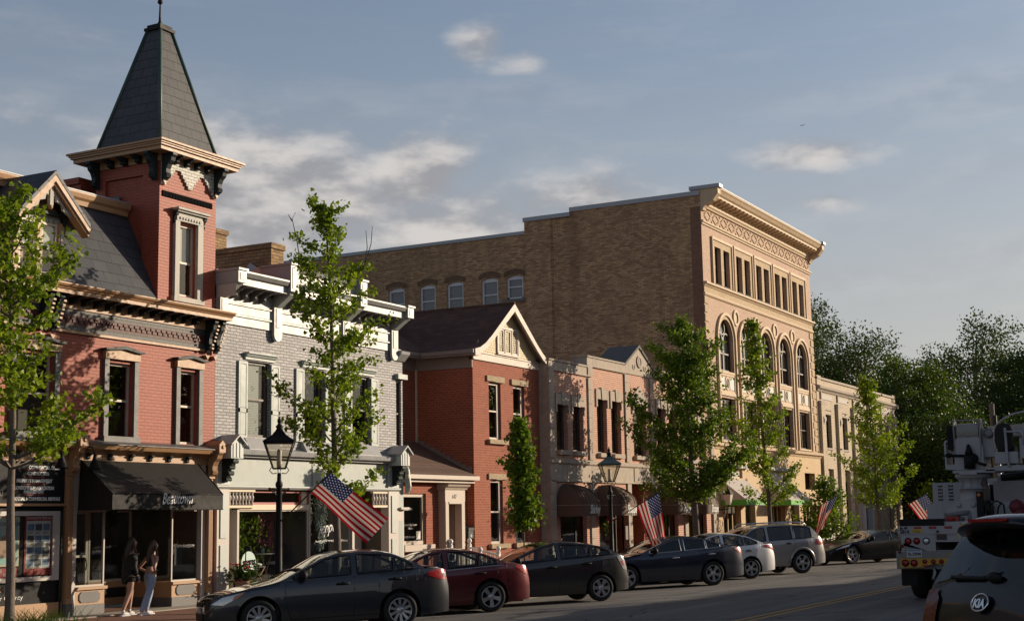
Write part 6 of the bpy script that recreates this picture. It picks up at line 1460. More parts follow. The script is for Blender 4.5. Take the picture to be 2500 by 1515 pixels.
    for s in (-1, 1):
        mb = MB(); mb.tube([(2.1, s*.58, 1.62), (2.25, s*.60, 1.725), (3.3, s*.60, 1.745), (4.1, s*.60, 1.71), (4.25, s*.58, 1.62)], .022, 6); mb.build('roof_rail', 'chrome', c.r)
    c.place((-14.72, 47.75), 42)
    # low black sports car
    L = 4.50
    c = Car('parked_car', 'low black sports coupe with nose to the kerb, farthest of the parked row', L, 1.88, .34, .98, 2.71,
        [(0, .52), (.06, .58), (.5, .74), (1.1, .86), (1.5, .91), (2.3, 1.18), (2.6, 1.235), (2.9, 1.235), (3.4, 1.16), (4.1, .99), (4.35, .96), (4.46, .90), (4.5, .72)],
        [(0, .50), (.06, .56), (.5, .70), (1.1, .82), (1.8, .82), (2.6, .84), (3.4, .90), (4.1, .95), (4.40, .93), (4.47, .86), (4.5, .70)], .14, P(L), (1.5, 2.32), (2.95, 4.08), [(1.85, 2.86), (2.98, 3.34)], 'black_car_paint', 'dark_car_glass', rims=('double', 5),
        doors=[[(1.7, .82), (1.68, .5), (1.8, .2)], [(2.95, .86), (2.98, .6), (2.9, .2)]])
    c.panel('indicator', [(.62, .42), (.66, .62), (.70, .62), (.67, .42)], 'lens_amber', .008, (-1, 1)); c.panel('headlight', [(.25, .56), (.5, .66), (1.0, .78), (.8, .66)], 'lens_clear', .008, (-1, 1))
    th = radians(90-34); lw = Vector((c.wx[0], -c.W/2+.06, 0)); T = Matrix.Rotation(-.028, 4, 'Y') @ Matrix.Rotation(th, 4, 'Z') @ Matrix.Scale(1.06, 4)
    c.r.matrix_world = Matrix.Translation(Vector((-15.5, 56.9, gz(-15.5))) - T @ lw) @ T
    # black suv near the camera
    L = 4.70
    c = Car('parked_car', 'black sport utility vehicle seen from behind at the near kerb', L, 1.80, .36, .95, 2.70,
        [(0, .70), (.06, .85), (.4, .98), (1.0, 1.06), (1.25, 1.10), (2.1, 1.56), (2.5, 1.63), (3.2, 1.65), (3.9, 1.62), (4.22, 1.58), (4.54, 1.13), (4.60, 1.04), (4.66, .92), (4.70, .72)],
        [(0, .68), (.06, .83), (.4, .94), (1.2, 1.02), (2.6, 1.07), (3.8, 1.10), (4.35, 1.12), (4.52, 1.10), (4.60, 1.0), (4.66, .88), (4.70, .70)], .25,
        [(0, .66), (.06, .74), (.18, .83), (.45, .93), (.9, .985), (1.5, 1), (L-1.4, 1), (L-.7, .985), (L-.35, .95), (L-.16, .91), (L-.05, .86), (L, .82)], (1.25, 2.1), (4.20, 4.52), [(1.55, 2.5), (2.62, 3.45), (3.55, 4.12)], 'black_car_paint', 'dark_car_glass', tumble=.34, group='', rims=('spoke', 5))
    if 'group' in c.r: del c.r['group']
    r = c.r
    for s in (-1, 1):
        mb = MB(); vs = []
        for k, (t, z0, z1) in enumerate(((0, .78, 1.02), (.10, .78, 1.06), (.22, .80, 1.08), (.33, .86, 1.08))):
            pass
        c.panel('tail_light', [(4.30, .80), (4.28, 1.0), (4.36, 1.08), (4.54, 1.075), (4.62, .96), (4.66, .84), (4.60, .78)], 'tail_dark', .012, (s,))
    for s in (-1, 1):
        mb = MB(); G = [(4.548+.125*i/6, (.76+.05*(i < 2)+(.99-.76-.05*(i < 2))*j/5)) for i in range(7) for j in range(6)]
        mb.add([(x+.012, s*t*c.wr(x), c.q(x)+(c.tp(x)-c.q(x))*(1-t*t)+.008) for x, t in G], [(i*6+j, i*6+j+1, i*6+j+7, i*6+j+6) for i in range(6) for j in range(5)], True); mb.build('tail_lens', 'tail_dark', r)
    sp = MB(); sec = [(4.02, 1.625), (4.36, 1.625), (4.50, 1.595), (4.52, 1.555), (4.40, 1.52), (4.24, 1.50), (4.10, 1.56)]
    n = 12
    for i in range(n):
        pass
    vs = []; m_ = len(sec)
    for i in range(n+1):
        t = -1+2*i/n; e = abs(t)**4; y = t*.63
        for x, z in sec: vs.append((x-.20*e*(1 if x > 4.2 else .2), y, z-.05*t*t-.03*e))
    sp.add(vs, [(i*m_+j, (i+1)*m_+j, (i+1)*m_+(j+1) % m_, i*m_+(j+1) % m_) for i in range(n) for j in range(m_)], True); sp.f += [tuple(range(m_))[::-1], tuple(n*m_+j for j in range(m_))]; sp.s += [False]*2
    sp = sp.build('spoiler', 'black_car_paint', r)
    mb = MB(); mb.box((4.42, -.22, 1.575), (4.525, .22, 1.598)); mb.build('brake_light', 'tail_red', sp)
    mb = MB()
    A = [(4.628+.012*0, .088*cos(2*pi*k/24), 1.0+.058*sin(2*pi*k/24)) for k in range(24)]
    lean = lambda z: 4.655-.46*(z-.93)
    ring = []; 
    pts = [(lean(1.0+.060*sin(2*pi*k/28))+.012, .098*cos(2*pi*k/28), 1.0+.060*sin(2*pi*k/28)) for k in range(29)]
    mb.tube(pts, .0085, 6, False); k_ = mb.build('badge_ring', 'chrome', r)
    MB().add([(p[0]-.004, p[1], p[2]) for p in pts[:-1]], [tuple(range(28))]).build('badge_plate', 'black_car_paint', r)
    text('KIA', .088, (lean(.968)+.016, -.068, .968), (0, 1, 0), (-.46, 0, 1), 'chrome', r, name='badge_lettering', width=.136, bold=.004)
    mb = MB(); mb.tube([(4.47, .10, 1.20), (4.53, -.10, 1.165), (4.53, -.48, 1.17)], .018, 6); mb.ball((4.53, .05, 1.175), .05, 8, (.6, 2.0, .8)); mb.build('wiper', 'black_paint', r)
    mb = MB(); mb.box((4.66, -.30, .60), (4.725, .30, .78)); mb.build('plate_recess', 'black_paint', r); mb = MB(); mb.box((4.722, -.15, .62), (4.73, .15, .76)); mb.build('number_plate', 'paper', r)
    mb = MB(); mb.box((4.55, -.78, .36), (4.74, .78, .56)); mb.build('bumper', 'black_paint', r)
    th = radians(225); T = Matrix.Rotation(-.028, 4, 'Y') @ Matrix.Rotation(th, 4, 'Z')
    p = Vector((-2.03, 10.82, gz(-2.0))) - T @ Vector((4.66, 0, 0)); r.matrix_world = Matrix.Translation(p) @ T
cars()
# ------------------------------------------------------------ trees
def leaf_faces(rng, pts, size, spread, mb, fan=True):
    for (x, y, z), n, sp in pts:
        for _ in range(n):
            px, py, pz = x+rng.gauss(0, sp), y+rng.gauss(0, sp), z+rng.gauss(0, sp*.8)
            s = size*rng.uniform(.65, 1.25)
            a = rng.uniform(0, 2*pi); el = rng.uniform(-.9, .9)
            d = Vector((cos(a)*cos(el), sin(a)*cos(el), sin(el))); t = Vector((rng.gauss(0, 1), rng.gauss(0, 1), rng.gauss(0, 1)))
            t = (t-d*t.dot(d)); t = t.normalized() if t.length > 1e-3 else Vector((0, 0, 1)); w = d.cross(t)*(.12*s)
            p = Vector((px, py, pz)); k = len(mb.v)
            if fan:
                mb.v += [tuple(p), tuple(p+d*s*.75+t*s*.62), tuple(p+d*s+w), tuple(p+d*s*.75-t*s*.62)]; mb.f.append((k, k+1, k+2, k+3)); mb.s.append(False)
            else:
                mb.v += [tuple(p-t*s*.5), tuple(p+d*s*.5+w), tuple(p+t*s*.5), tuple(p-d*s*.5+w)]; mb.f.append((k, k+1, k+2, k+3)); mb.s.append(False)
def street_tree(base, label, trunk, ext, seed, nb, leaf, lm, dens=1.0, r0=.09, up=.75, clump=.10, cat='tree', group='young street trees along the far pavement', step=.13, per=7, sprigs=(), dep=.8):
    # ext: list of (z, reach towards -y, reach towards +y); trunk: list of (dy, z)
    rng = random.Random(seed); bx, by, bz = base; th = math.atan2(-bx, by); kk = sin(th); rt = Vector((cos(th), sin(th), 0)); fw = Vector((-sin(th), cos(th), 0))
    trunk = [(p*kk, q) for p, q in trunk]; ext = [(q, p*kk, s_*kk) for q, p, s_ in ext]; sprigs = [[(p*kk, q) for p, q in pts] for pts in sprigs]
    at = lambda lat, z: Vector((bx, by, z))+rt*lat
    r = root('street_tree', base, label, cat, group)
    zt = trunk[-1][1]; tp = lambda z: interp([(q, p) for p, q in trunk], z)
    tb = MB(); n = len(trunk)*3; P = []
    for i in range(n+1):
        z = bz+(zt-bz)*i/n; P.append(at(tp(z)+rng.gauss(0, .010), z))
    tb.tube(P, [r0*(1-.86*i/n)+(.03 if i == 0 else 0) for i in range(n+1)], 8)
    el = lambda z: interp([(e[0], e[1]) for e in ext], z); er = lambda z: interp([(e[0], e[2]) for e in ext], z)
    z0, z1 = ext[0][0], ext[-1][0]; cl = []
    for i in range(nb):
        f = (i+rng.random()*.8)/nb; ze = z0+(z1-z0)*f; a = i*2.39996+rng.uniform(-.4, .4)
        reach = (er(ze) if sin(a) > 0 else el(ze)); rx = (el(ze)+er(ze))/2*dep
        L = (abs(sin(a))*reach+abs(cos(a))*rx)*rng.uniform(.60, 1.12)
        zs = max(z0-.25, ze-L*up*rng.uniform(.7, 1.3)); zs = min(zs, zt-.05)
        s = at(tp(zs), zs); e = at(tp(ze)*.5+tp(zs)*.5+sin(a)*L, ze)+fw*(cos(a)*L)
        mid = (s+e)/2+Vector((rng.gauss(0, .06), rng.gauss(0, .06), -L*.08)); m = max(3, int((e-s).length/step))
        B = []
        for k in range(m+1):
            t = k/m; q = s*(1-t)**2+mid*2*t*(1-t)+e*t*t; B.append(q+Vector((rng.gauss(0, .012), rng.gauss(0, .012), 0)))
        rb = max(.008, min(r0*.45, .012+.012*L)); tb.tube(B, [rb*(1-.8*k/m) for k in range(m+1)], 5)
        for k, q in enumerate(B):
            if (k/m < .30 and L > .5) or q.z < z0-.05: continue
            cl.append((q, max(1, int(rng.uniform(.5, 1.5)*per*dens)), clump))
            if rng.random() < .6*dens:
                a2 = rng.uniform(0, 2*pi); l2 = rng.uniform(.12, .42)*min(1, L)
                q2 = q+Vector((cos(a2)*l2, sin(a2)*l2, l2*rng.uniform(.1, .9)))
                tb.tube([q, q2], [.006, .003], 3)
                for w in (.5, 1): cl.append((q.lerp(q2, w), max(1, int(per*.7*dens)), clump*.9))
    for k in range(int((zt-z0)/.16)):
        z = z0+k*.16
        if z > z0+(z1-z0)*.3: cl.append((at(tp(z), z), int(per*.7*dens)+1, clump*1.3))
    for pts in sprigs: tb.tube([at(p, q) for p, q in pts], [.016-.010*i/(len(pts)-1) for i in range(len(pts))], 4)
    tb.build('trunk', 'bark', r)
    mb = MB(); leaf_faces(rng, cl, leaf, .1, mb); mb.build('crown', lm, r)
    return r
X_ = -18.4
def trees_near():
    k = X_/-19.2; Y = lambda y: y*k; Z = lambda z: 2+(z-2)*k
    def T(y, label, trunk, ext, *a, **kw):
        yb = Y(y); street_tree((X_, yb, .09), label, [(Y(p)-yb, Z(q)) for p, q in trunk], [(Z(q), yb+0*Y(p)-Y(p) if False else interp([(Z(z_), Y(y_)-yb) for y_, z_ in trunk], Z(q))+yb-Y(p), Y(s)-yb-interp([(Z(z_), Y(y_)-yb) for y_, z_ in trunk], Z(q))) for q, p, s in ext], *a, **kw)
    T(17.45, 'leafy young tree at the left edge beside the black office sign', [(17.5, .2), (17.43, 3.9), (17.3, 6), (17.17, 7.7)],
      [(3.25, 16.4, 18.0), (3.75, 15.6, 19.2), (4.15, 15.6, 19.45), (4.5, 15.8, 18.6), (5.2, 16.0, 18.2), (6.0, 15.9, 18.1), (6.8, 15.9, 18.45), (7.2, 16.2, 18.1), (7.6, 16.6, 17.8), (7.85, 16.9, 17.5)], 11, 36, .085, 'ginkgo_leaf', 1.0, r0=.085, per=21, clump=.085, step=.15)
    T(27.0, 'tall narrow young tree with two bare twigs in front of the pale flower shop', [(27.05, .2), (26.85, 4.4), (26.71, 7.3), (26.45, 9.5)],
      [(2.5, 27.2, 28.6), (2.9, 26.6, 29.0), (3.3, 26.3, 29.0), (3.7, 26.4, 28.2), (4.2, 25.2, 28.2), (4.9, 24.8, 28.4), (5.3, 24.9, 28.2), (5.8, 25.8, 28.4), (6.4, 25.5, 28.4), (7.0, 25.1, 28.3), (7.5, 25.4, 27.9), (8.2, 25.1, 27.8), (8.6, 25.5, 27.5), (9.0, 25.7, 27.2), (9.6, 26.0, 26.9)], 23, 42, .085, 'ginkgo_leaf', 1.0, r0=.095, per=21, clump=.085, step=.15,
      sprigs=([(-1.4, 7.6), (-1.55, 8.2), (-1.75, 8.75), (-1.62, 8.9)], [(-1.75, 8.7), (-1.9, 8.85)], [(1.0, 7.6), (1.15, 8.1), (1.1, 8.5)], [(1.05, 7.7), (1.3, 8.2), (1.35, 8.6)]))
    T(36.1, 'slim column shaped maple sapling before the red brick house', [(36.1, .2), (36.0, 3), (35.92, 4.7)],
      [(1.75, 35.5, 36.75), (2.2, 34.95, 36.9), (2.6, 35.5, 36.75), (3.0, 35.2, 36.7), (3.6, 35.15, 36.85), (4.1, 35.25, 36.55), (4.5, 35.55, 36.45), (4.85, 35.85, 36.1)], 31, 46, .10, 'mid_leaf', 1.1, r0=.028, up=.5, per=12, clump=.09, step=.12)
    T(49.5, 'dense broad street tree with a forked side limb, thickest trunk of the row', [(49.55, .2), (49.2, 4), (48.9, 7), (48.76, 9.0)],
      [(2.7, 45.8, 49.5), (3.0, 44.3, 52.5), (3.4, 44.0, 54.6), (4.0, 43.6, 55.3), (4.9, 43.6, 55.4), (5.5, 43.1, 54.2), (6.0, 43.4, 52.9), (6.6, 44.8, 52.8), (7.4, 45.0, 52.3), (8.0, 45.4, 52.2), (8.6, 46.5, 51.7), (9.2, 47.3, 50.2)], 41, 52, .10, 'mid_leaf', 1.0, r0=.15, per=30, clump=.14, step=.17, dep=.4)
    T(58.0, 'open crowned tree with a long spire top in front of the arched windows', [(58.2, .2), (57.6, 5), (57.0, 8), (56.75, 10.1)],
      [(2.6, 55.8, 61.5), (3.1, 54.0, 63.7), (3.6, 54.0, 63.4), (4.1, 55.2, 60.8), (4.6, 54.5, 60.7), (5.3, 54.2, 60.2), (5.9, 53.6, 59.7), (6.6, 53.8, 59.6), (7.3, 53.5, 59.3), (8.0, 54.3, 58.9), (8.6, 55.1, 59.4), (9.2, 55.6, 57.7), (10.2, 56.5, 57.0)], 53, 42, .10, 'ginkgo_leaf', 1.0, r0=.11, per=20, clump=.12, step=.17, dep=.5)
    T(66.0, 'small bushy tree beside the bicycle, shortest of the row', [(66.0, .1), (66.1, 1.8), (66.3, 3.2)],
      [(.9, 64, 69), (1.4, 62.6, 70.0), (1.9, 62.1, 70.4), (2.3, 62.6, 69.8), (2.8, 63.6, 69.2), (3.2, 64.8, 68.5), (3.6, 65.8, 67.6)], 61, 50, .12, 'mid_leaf', .9, r0=.05, up=.4, per=10, clump=.13, step=.16)
    T(75.8, 'tall sunlit yellow green tree before the cream brick building', [(75.8, .2), (75.8, 4.8), (75.2, 7), (74.6, 9.0)],
      [(2.4, 72.5, 79.5), (3.0, 71.6, 81.5), (3.8, 70.8, 83.6), (4.4, 70.2, 84.3), (5.0, 69.4, 83.0), (5.8, 71.0, 82.2), (6.4, 71.5, 82.8), (7.0, 72.0, 79.6), (7.7, 71.6, 78.5), (8.4, 72.5, 77.5), (9.1, 74.0, 76.4)], 71, 42, .115, 'ginkgo_leaf', 1.0, r0=.10, per=20, clump=.14, step=.2, dep=.5)
    T(90, 'low leafy street tree beyond the farthest flag', [(90, .1), (90, 3.6)], [(1.6, 88, 94), (2.2, 86.5, 96.5), (2.9, 87, 97), (3.6, 88.5, 94)], 81, 40, .15, 'ginkgo_leaf', .9, r0=.06, per=9, clump=.18, step=.2)
trees_near()
def big_tree(base, h, rx, seed, lm, label, n=7000, leaf=.32, ry=None, low=.25, group='trees behind the row of buildings', squash=1.0):
    rng = random.Random(seed); bx, by, bz = base; ry = ry or rx
    r = root('background_tree', base, label, 'tree', group)
    tb = MB(); tb.tube([(bx, by, bz), (bx+.2, by, bz+h*.3), (bx, by+.2, bz+h*.62), (bx, by, bz+h*.85)], [h*.028, h*.022, h*.014, h*.005], 8)
    zc, rz = bz+h*(low+1)/2, h*(1-low)/2; cl = []
    ncl = int(34*squash)+18
    for i in range(ncl):
        t = i/ncl; u = 1-2*(i+.5)/ncl; a = i*2.39996+rng.uniform(-.3, .3); q = sqrt(max(0, 1-u*u)); f = rng.uniform(.62, 1.0)
        c = Vector((bx+rx*q*cos(a)*f, by+ry*q*sin(a)*f, zc+rz*u*f)); s = Vector((bx, by, max(bz+h*.2, c.z-rx*.6)))
        tb.tube([s, s.lerp(c, .5)+Vector((0, 0, -.2)), c], [h*.008, h*.005, h*.002], 5); R_ = rx*rng.uniform(.24, .42)
        m = int(n*2.9/ncl)
        for _ in range(m//5):
            d = Vector((rng.gauss(0, 1), rng.gauss(0, 1), rng.gauss(0, .8))); d = d.normalized()*R_*rng.uniform(.35, .98)
            cl.append((c+d, 5, leaf*.8))
    for _ in range(int(n*.16)):
        d = Vector((rng.gauss(0, 1), rng.gauss(0, 1), rng.gauss(0, 1))).normalized()*(rng.random()**.4)*.8; cl.append((Vector((bx+d.x*rx, by+d.y*ry, zc+d.z*rz)), 2, leaf*1.2))
    tb.build('trunk', 'bark', r)
    mb = MB(); leaf_faces(rng, cl, leaf*.64, .1, mb, False); mb.build('crown', lm, r)
def trees_far():
    B = [((-38.3, 118, 0), 22.2, 6.6, 1, 'far_leaf', 'feathery tree rising highest right behind the tall brick building', 9000, .30),
         ((-32.5, 108, 0), 18.2, 5.0, 2, 'far_leaf', 'grey green tree with small leaves behind the cream building roof', 8000, .26),
         ((-27.5, 106, 0), 15.6, 4.6, 3, 'far_leaf', 'rounded grey green tree left of the bright green maple', 8000, .26),
         ((-22.6, 97, 0), 12.6, 4.2, 4, 'maple_leaf', 'bright mid green maple beyond the end of the cream building', 8500, .28),
         ((-24.6, 135, 0), 18.9, 7.0, 5, 'far_leaf', 'large domed tree at the right skyline', 10000, .34),
         ((-19.0, 116, 0), 12.8, 3.9, 6, 'far_leaf', 'yellowish tree lit from behind below the domed tree', 6500, .28),
         ((-15.2, 110, 0), 15.6, 3.6, 7, 'dark_leaf', 'dark upright tree at the right edge behind the utility pole', 8000, .28),
         ((-12.0, 122, 0), 14.5, 5.0, 8, 'dark_leaf', 'dark tree at the far right corner of the picture', 7000, .3),
         ((-18.2, 92, 0), 8.0, 3.6, 9, 'dark_leaf', 'low dark tree behind the utility truck', 6000, .26),
         ((-26.0, 98, 0), 10.0, 3.2, 10, 'dark_leaf', 'dark shrubby tree at the corner of the cream building', 5500, .26),
         ((-14.0, 96, 0), 8.5, 3.6, 12, 'dark_leaf', 'dark low tree just right of the truck turret', 6000, .26),
         ((-44, 122, 0), 17, 7.0, 11, 'far_leaf', 'tree mostly hidden behind the tall brick building', 5000, .34)]
    for b, h, rx, s, lm, lab, n, lf in B: big_tree(b, h, rx, s, lm, lab, n, lf, low=.12 if 'far' not in lab else .1)
    # trees across the street that the windows mirror
    for i, (x, y, h) in enumerate(((19, 62, 13), (22, 74, 14), (20, 88, 12.5), (24, 103, 14), (21, 120, 13), (26, 140, 15), (19, 52, 11))):
        big_tree((x, y, .5), h, 5.0, 40+i, 'dark_leaf', ('broad tree behind the buildings across the street', 'tall tree behind the buildings across the street')[i % 2], 2600, .5, low=.2, group=('broad trees across the street', 'tall trees across the street')[i % 2])
    # wooded rise beyond the end of the street
    rng = random.Random(5); cl = []
    mb = MB(); nx, ny = 30, 6; vs = []
    for j in range(ny+1):
        for i in range(nx+1):
            x = -150+300*i/nx; y = 150+90*j/ny; vs.append((x, y, -1.3+9.5*sin(min(1, j/3)*pi/2)*(1+.2*sin(i*1.3)+.15*sin(i*.57+1))))
    mb.add(vs, [(j*(nx+1)+i, j*(nx+1)+i+1, (j+1)*(nx+1)+i+1, (j+1)*(nx+1)+i) for j in range(ny) for i in range(nx)], True); mb.build('hill', 'soil', kind='structure')
    for _ in range(2600):
        x = rng.uniform(-75, 30); y = 146+rng.uniform(0, 40); z = 1+rng.uniform(0, 10)
        cl.append((Vector((x, y, z)), 6, .7))
    mb = MB(); leaf_faces(rng, cl, .75, .1, mb, False); mb.build('wood', 'dark_leaf', label='dark far off woodland beyond the end of the street', cat='wood', kind='stuff')
    cl = []
    for _ in range(900): cl.append((Vector((rng.uniform(-23, 6), rng.uniform(99, 104), rng.uniform(0, 3.6)*rng.random()**.3)), 6, .35))
    mb = MB(); leaf_faces(rng, cl, .34, .1, mb, False); mb.build('hedge', 'dark_leaf', label='dark hedge across the far end of the street', cat='hedge', kind='stuff')
    mb = MB()
    for i in range(420):
        x, y = X_+.15+rng.gauss(0, .28), 16.8+rng.gauss(0, .45)+.25; a = rng.uniform(0, 2*pi); l = rng.uniform(.35, .62); dx, dy = cos(a)*l*.5, sin(a)*l*.5; w = .012
        mb.quad((x-w, y, .08), (x+w, y, .08), (x+w*.6+dx*.4, y+dy*.4, .08+l*.7), (x-w*.6+dx*.4, y+dy*.4, .08+l*.7)); mb.quad((x-w*.6+dx*.4, y+dy*.4, .08+l*.7), (x+w*.6+dx*.4, y+dy*.4, .08+l*.7), (x+dx, y+dy, .08+l), (x+dx-.003, y+dy, .08+l))
    mb.build('grass', 'grass_blade', label='tuft of long grass around the leftmost street tree', cat='grass', kind='stuff')
trees_far()

# ------------------------------------------------------------ street lamps, flags, poles
def lamp(x, y, z0, s, label, roofm):
    r = root('street_lamp', (x, y, z0), label, 'street lamp', 'lantern street lamps')
    Z = lambda z: z0+z*s
    mb = MB(); mb.lathe([(.16, Z(0)), (.16, Z(.10)), (.12, Z(.14)), (.115, Z(.75)), (.13, Z(.78)), (.075, Z(.86)), (.060, Z(2.75)), (.075, Z(2.78)), (.075, Z(2.84)), (.045, Z(2.90)), (.040, Z(3.06))], (x, y, 0), 14); mb.build('post', 'black_paint', r)
    mb = MB(); mb.tube([(x, y-.30, Z(2.72)), (x, y+.30, Z(2.72))], .018, 6)
    for t in (-1, 1):
        mb.ball((x, y+t*.31, Z(2.72)), .03, 8); mb.tube([(x, y+t*.05, Z(2.62)), (x, y+t*.12, Z(2.60)), (x, y+t*.16, Z(2.64)), (x, y+t*.13, Z(2.68)), (x, y+t*.10, Z(2.66))], .012, 5); mb.tube([(x, y+t*.16, Z(2.66)), (x, y+t*.21, Z(2.63)), (x, y+t*.23, Z(2.67)), (x, y+t*.2, Z(2.69))], .012, 5)
    mb.build('ladder_bar', 'black_paint', r)
    mb = MB()
    for k in range(4):
        a = pi/4+k*pi/2; c, q = cos(a), sin(a)
        mb.tube([(x+.05*c, y+.05*q, Z(3.06)), (x+.14*c, y+.14*q, Z(3.05)), (x+.2*c, y+.2*q, Z(3.12)), (x+.16*c, y+.16*q, Z(3.19)), (x+.12*c, y+.12*q, Z(3.16))], .010, 5)
    mb.build('cradle', 'black_paint', r)
    b, t = .125, .30; z1, z2 = Z(3.16), Z(3.72)
    f = MB(); g = MB(); C = [(-1, -1), (1, -1), (1, 1), (-1, 1)]; ca, sa = cos(.6), sin(.6); rot = lambda p, q: (x+p*ca-q*sa, y+p*sa+q*ca)
    for i in range(4):
        p, q = C[i], C[(i+1) % 4]; A, B_ = rot(p[0]*b, p[1]*b), rot(q[0]*b, q[1]*b); D, E = rot(p[0]*t, p[1]*t), rot(q[0]*t, q[1]*t)
        f.tube([(*A, z1), (*D, z2)], .014, 5); f.tube([(*A, z1), (*B_, z1)], .014, 5); f.tube([(*D, z2), (*E, z2)], .016, 5)
        g.quad((*A, z1), (*B_, z1), (*E, z2), (*D, z2))
    h = f.build('lantern_frame', 'black_paint', r); g.build('lantern_glass', 'lamp_glass', h)
    mb = MB(); mb.lathe([(.05, z1), (.06, z1+.14), (.05, z1+.15), (.05, z1+.36), (.03, z1+.40)], (x, y, 0), 10); mb.build('bulb', 'frosted', h)
    mb = MB(); mb.lathe([(t*1.50, z2), (t*1.52, z2+.03), (.20, z2+.16), (.12, z2+.24), (.085, z2+.25)], (x, y, 0), 4, sm=False)
    o = mb.build('lantern_roof', roofm, h)
    for v in o.data.vertices:
        px, py = v.co.x+ORG[r.name][0]-x, v.co.y+ORG[r.name][1]-y; a = .6; v.co.x += px*cos(a)-py*sin(a)-px; v.co.y += px*sin(a)+py*cos(a)-py
    mb = MB(); mb.lathe([(.085, z2+.25), (.06, z2+.30), (.09, z2+.33), (.06, z2+.36), (.03, z2+.40), (.05, z2+.43), (.045, z2+.46), (.015, z2+.50), (.02, z2+.53), (0, z2+.56)], (x, y, 0), 10); mb.build('finial', 'black_paint', h)
    return r
mat('verdigris', (.10, .16, .15), .5, var=.25)
lamp(X_, 23.80, .09, .955, 'black street lamp in front of the flower shop window', 'black_paint')
lamp(X_, 40.25, .09, .94, 'street lamp with a green topped lantern before the brown awnings', 'verdigris')
mat('verdigris', (.10, .16, .15), .5, var=.25)
def flag_mat():
    m, nt = newmat('flag_cloth')
    uv = N(nt, 'ShaderNodeAttribute', attribute_name='flag_uv'); sp = N(nt, 'ShaderNodeSeparateXYZ'); lk(nt, uv.outputs['Vector'], sp.inputs[0]); u, v = sp.outputs[0], sp.outputs[1]
    st = MA(nt, 'LESS_THAN', MA(nt, 'MODULO', MA(nt, 'MULTIPLY', v, 13), 2), 1)
    c = MIX(nt, st, (.62, .58, .54), (.42, .012, .022))
    can = MA(nt, 'MULTIPLY', MA(nt, 'LESS_THAN', u, .40), MA(nt, 'GREATER_THAN', v, 6/13))
    su = MA(nt, 'MULTIPLY', u, 30); sv = MA(nt, 'MULTIPLY', MA(nt, 'SUBTRACT', v, 6/13), 18.57)
    row = MA(nt, 'FLOOR', sv); cu = MA(nt, 'SUBTRACT', MA(nt, 'FRACT', MA(nt, 'ADD', MA(nt, 'MULTIPLY', su, .5), MA(nt, 'MULTIPLY', MA(nt, 'MODULO', row, 2), .5))), .5); cv = MA(nt, 'SUBTRACT', MA(nt, 'FRACT', sv), .5)
    d = MA(nt, 'SQRT', MA(nt, 'ADD', MA(nt, 'MULTIPLY', MA(nt, 'MULTIPLY', cu, 2), MA(nt, 'MULTIPLY', cu, 2)), MA(nt, 'MULTIPLY', cv, cv)))
    c = MIX(nt, can, c, MIX(nt, MA(nt, 'LESS_THAN', d, .30), (.018, .028, .11), (.55, .55, .55)))
    a = N(nt, 'ShaderNodeBsdfDiffuse'); lk(nt, c, a.inputs[0]); t = N(nt, 'ShaderNodeBsdfTranslucent'); lk(nt, c, t.inputs[0])
    mx = N(nt, 'ShaderNodeMixShader'); mx.inputs[0].default_value = .35; lk(nt, a.outputs[0], mx.inputs[1]); lk(nt, t.outputs[0], mx.inputs[2]); finish(nt, mx.outputs[0]); MATS['flag_cloth'] = m
flag_mat()
def flag(p0, p1, hoist0, hoist1, fly, L, label, seed=0, fold=.06, drop=0, twist=0):
    # pole p0 -> p1; hoist edge runs along the pole between two fractions; fly is the cloth direction
    p0, p1 = Vector(p0), Vector(p1); r = root('flag', tuple(p0), label, 'flag', 'flags on angled poles')
    mb = MB(); mb.tube([p0, p1], .014, 6); mb.ball(p1, .03, 8); mb.build('pole', 'dark_wood', r)
    a, b = p0.lerp(p1, hoist0), p0.lerp(p1, hoist1); fly = Vector(fly).normalized(); n = (b-a).cross(fly).normalized()
    nu, nv = 40, 20; vs = []; uvs = []; rng = random.Random(seed)
    for i in range(nu+1):
        for j in range(nv+1):
            u, v = i/nu, j/nv; q = a.lerp(b, v)+fly*L*u+n*(fold*u**.7*sin(5.2*u+2.6*v+seed)+fold*.8*u*sin(9*v+seed*2+3*u))
            q = q+(a-b)*(twist*u*(v-.5))+Vector((0, 0, -drop*u*u*(1.2-v)))
            vs.append(tuple(q)); uvs.append((u, v, 0))
    mb = MB(); mb.add(vs, [(i*(nv+1)+j, (i+1)*(nv+1)+j, (i+1)*(nv+1)+j+1, i*(nv+1)+j+1) for i in range(nu) for j in range(nv)], True)
    o = mb.build('cloth', 'flag_cloth', r)
    at = o.data.attributes.new('flag_uv', 'FLOAT_VECTOR', 'POINT')
    at.data.foreach_set('vector', [x for q in uvs for x in q])
flag((X_+.05, 23.82, 2.02), (X_+1.22, 23.95, 3.02), .58, .985, (.78, .62, -.85), 1.52, 'stars and stripes streaming from the lamp post by the flower shop', 1.0, .05, .05)
flag((X_+.05, 40.3, 1.86), (X_+1.55, 40.5, 2.72), .50, .985, (.12, .28, -1), 1.5, 'stars and stripes hanging limp from the green topped lamp', 2.2, .08, 0, .45)
flag((X_+.05, 60.0, 1.9), (X_+1.5, 60.3, 2.75), .50, .985, (-.35, -.2, -1), 1.4, 'crumpled stars and stripes half hidden behind the open crowned tree', 4.0, .16, .1, .5)
flag((X_+.05, 74.6, 1.75), (X_+2.0, 74.9, 2.88), .52, .985, (.55, .25, -.95), 1.75, 'stars and stripes above the far black sports car', .4, .06, .05, .2)
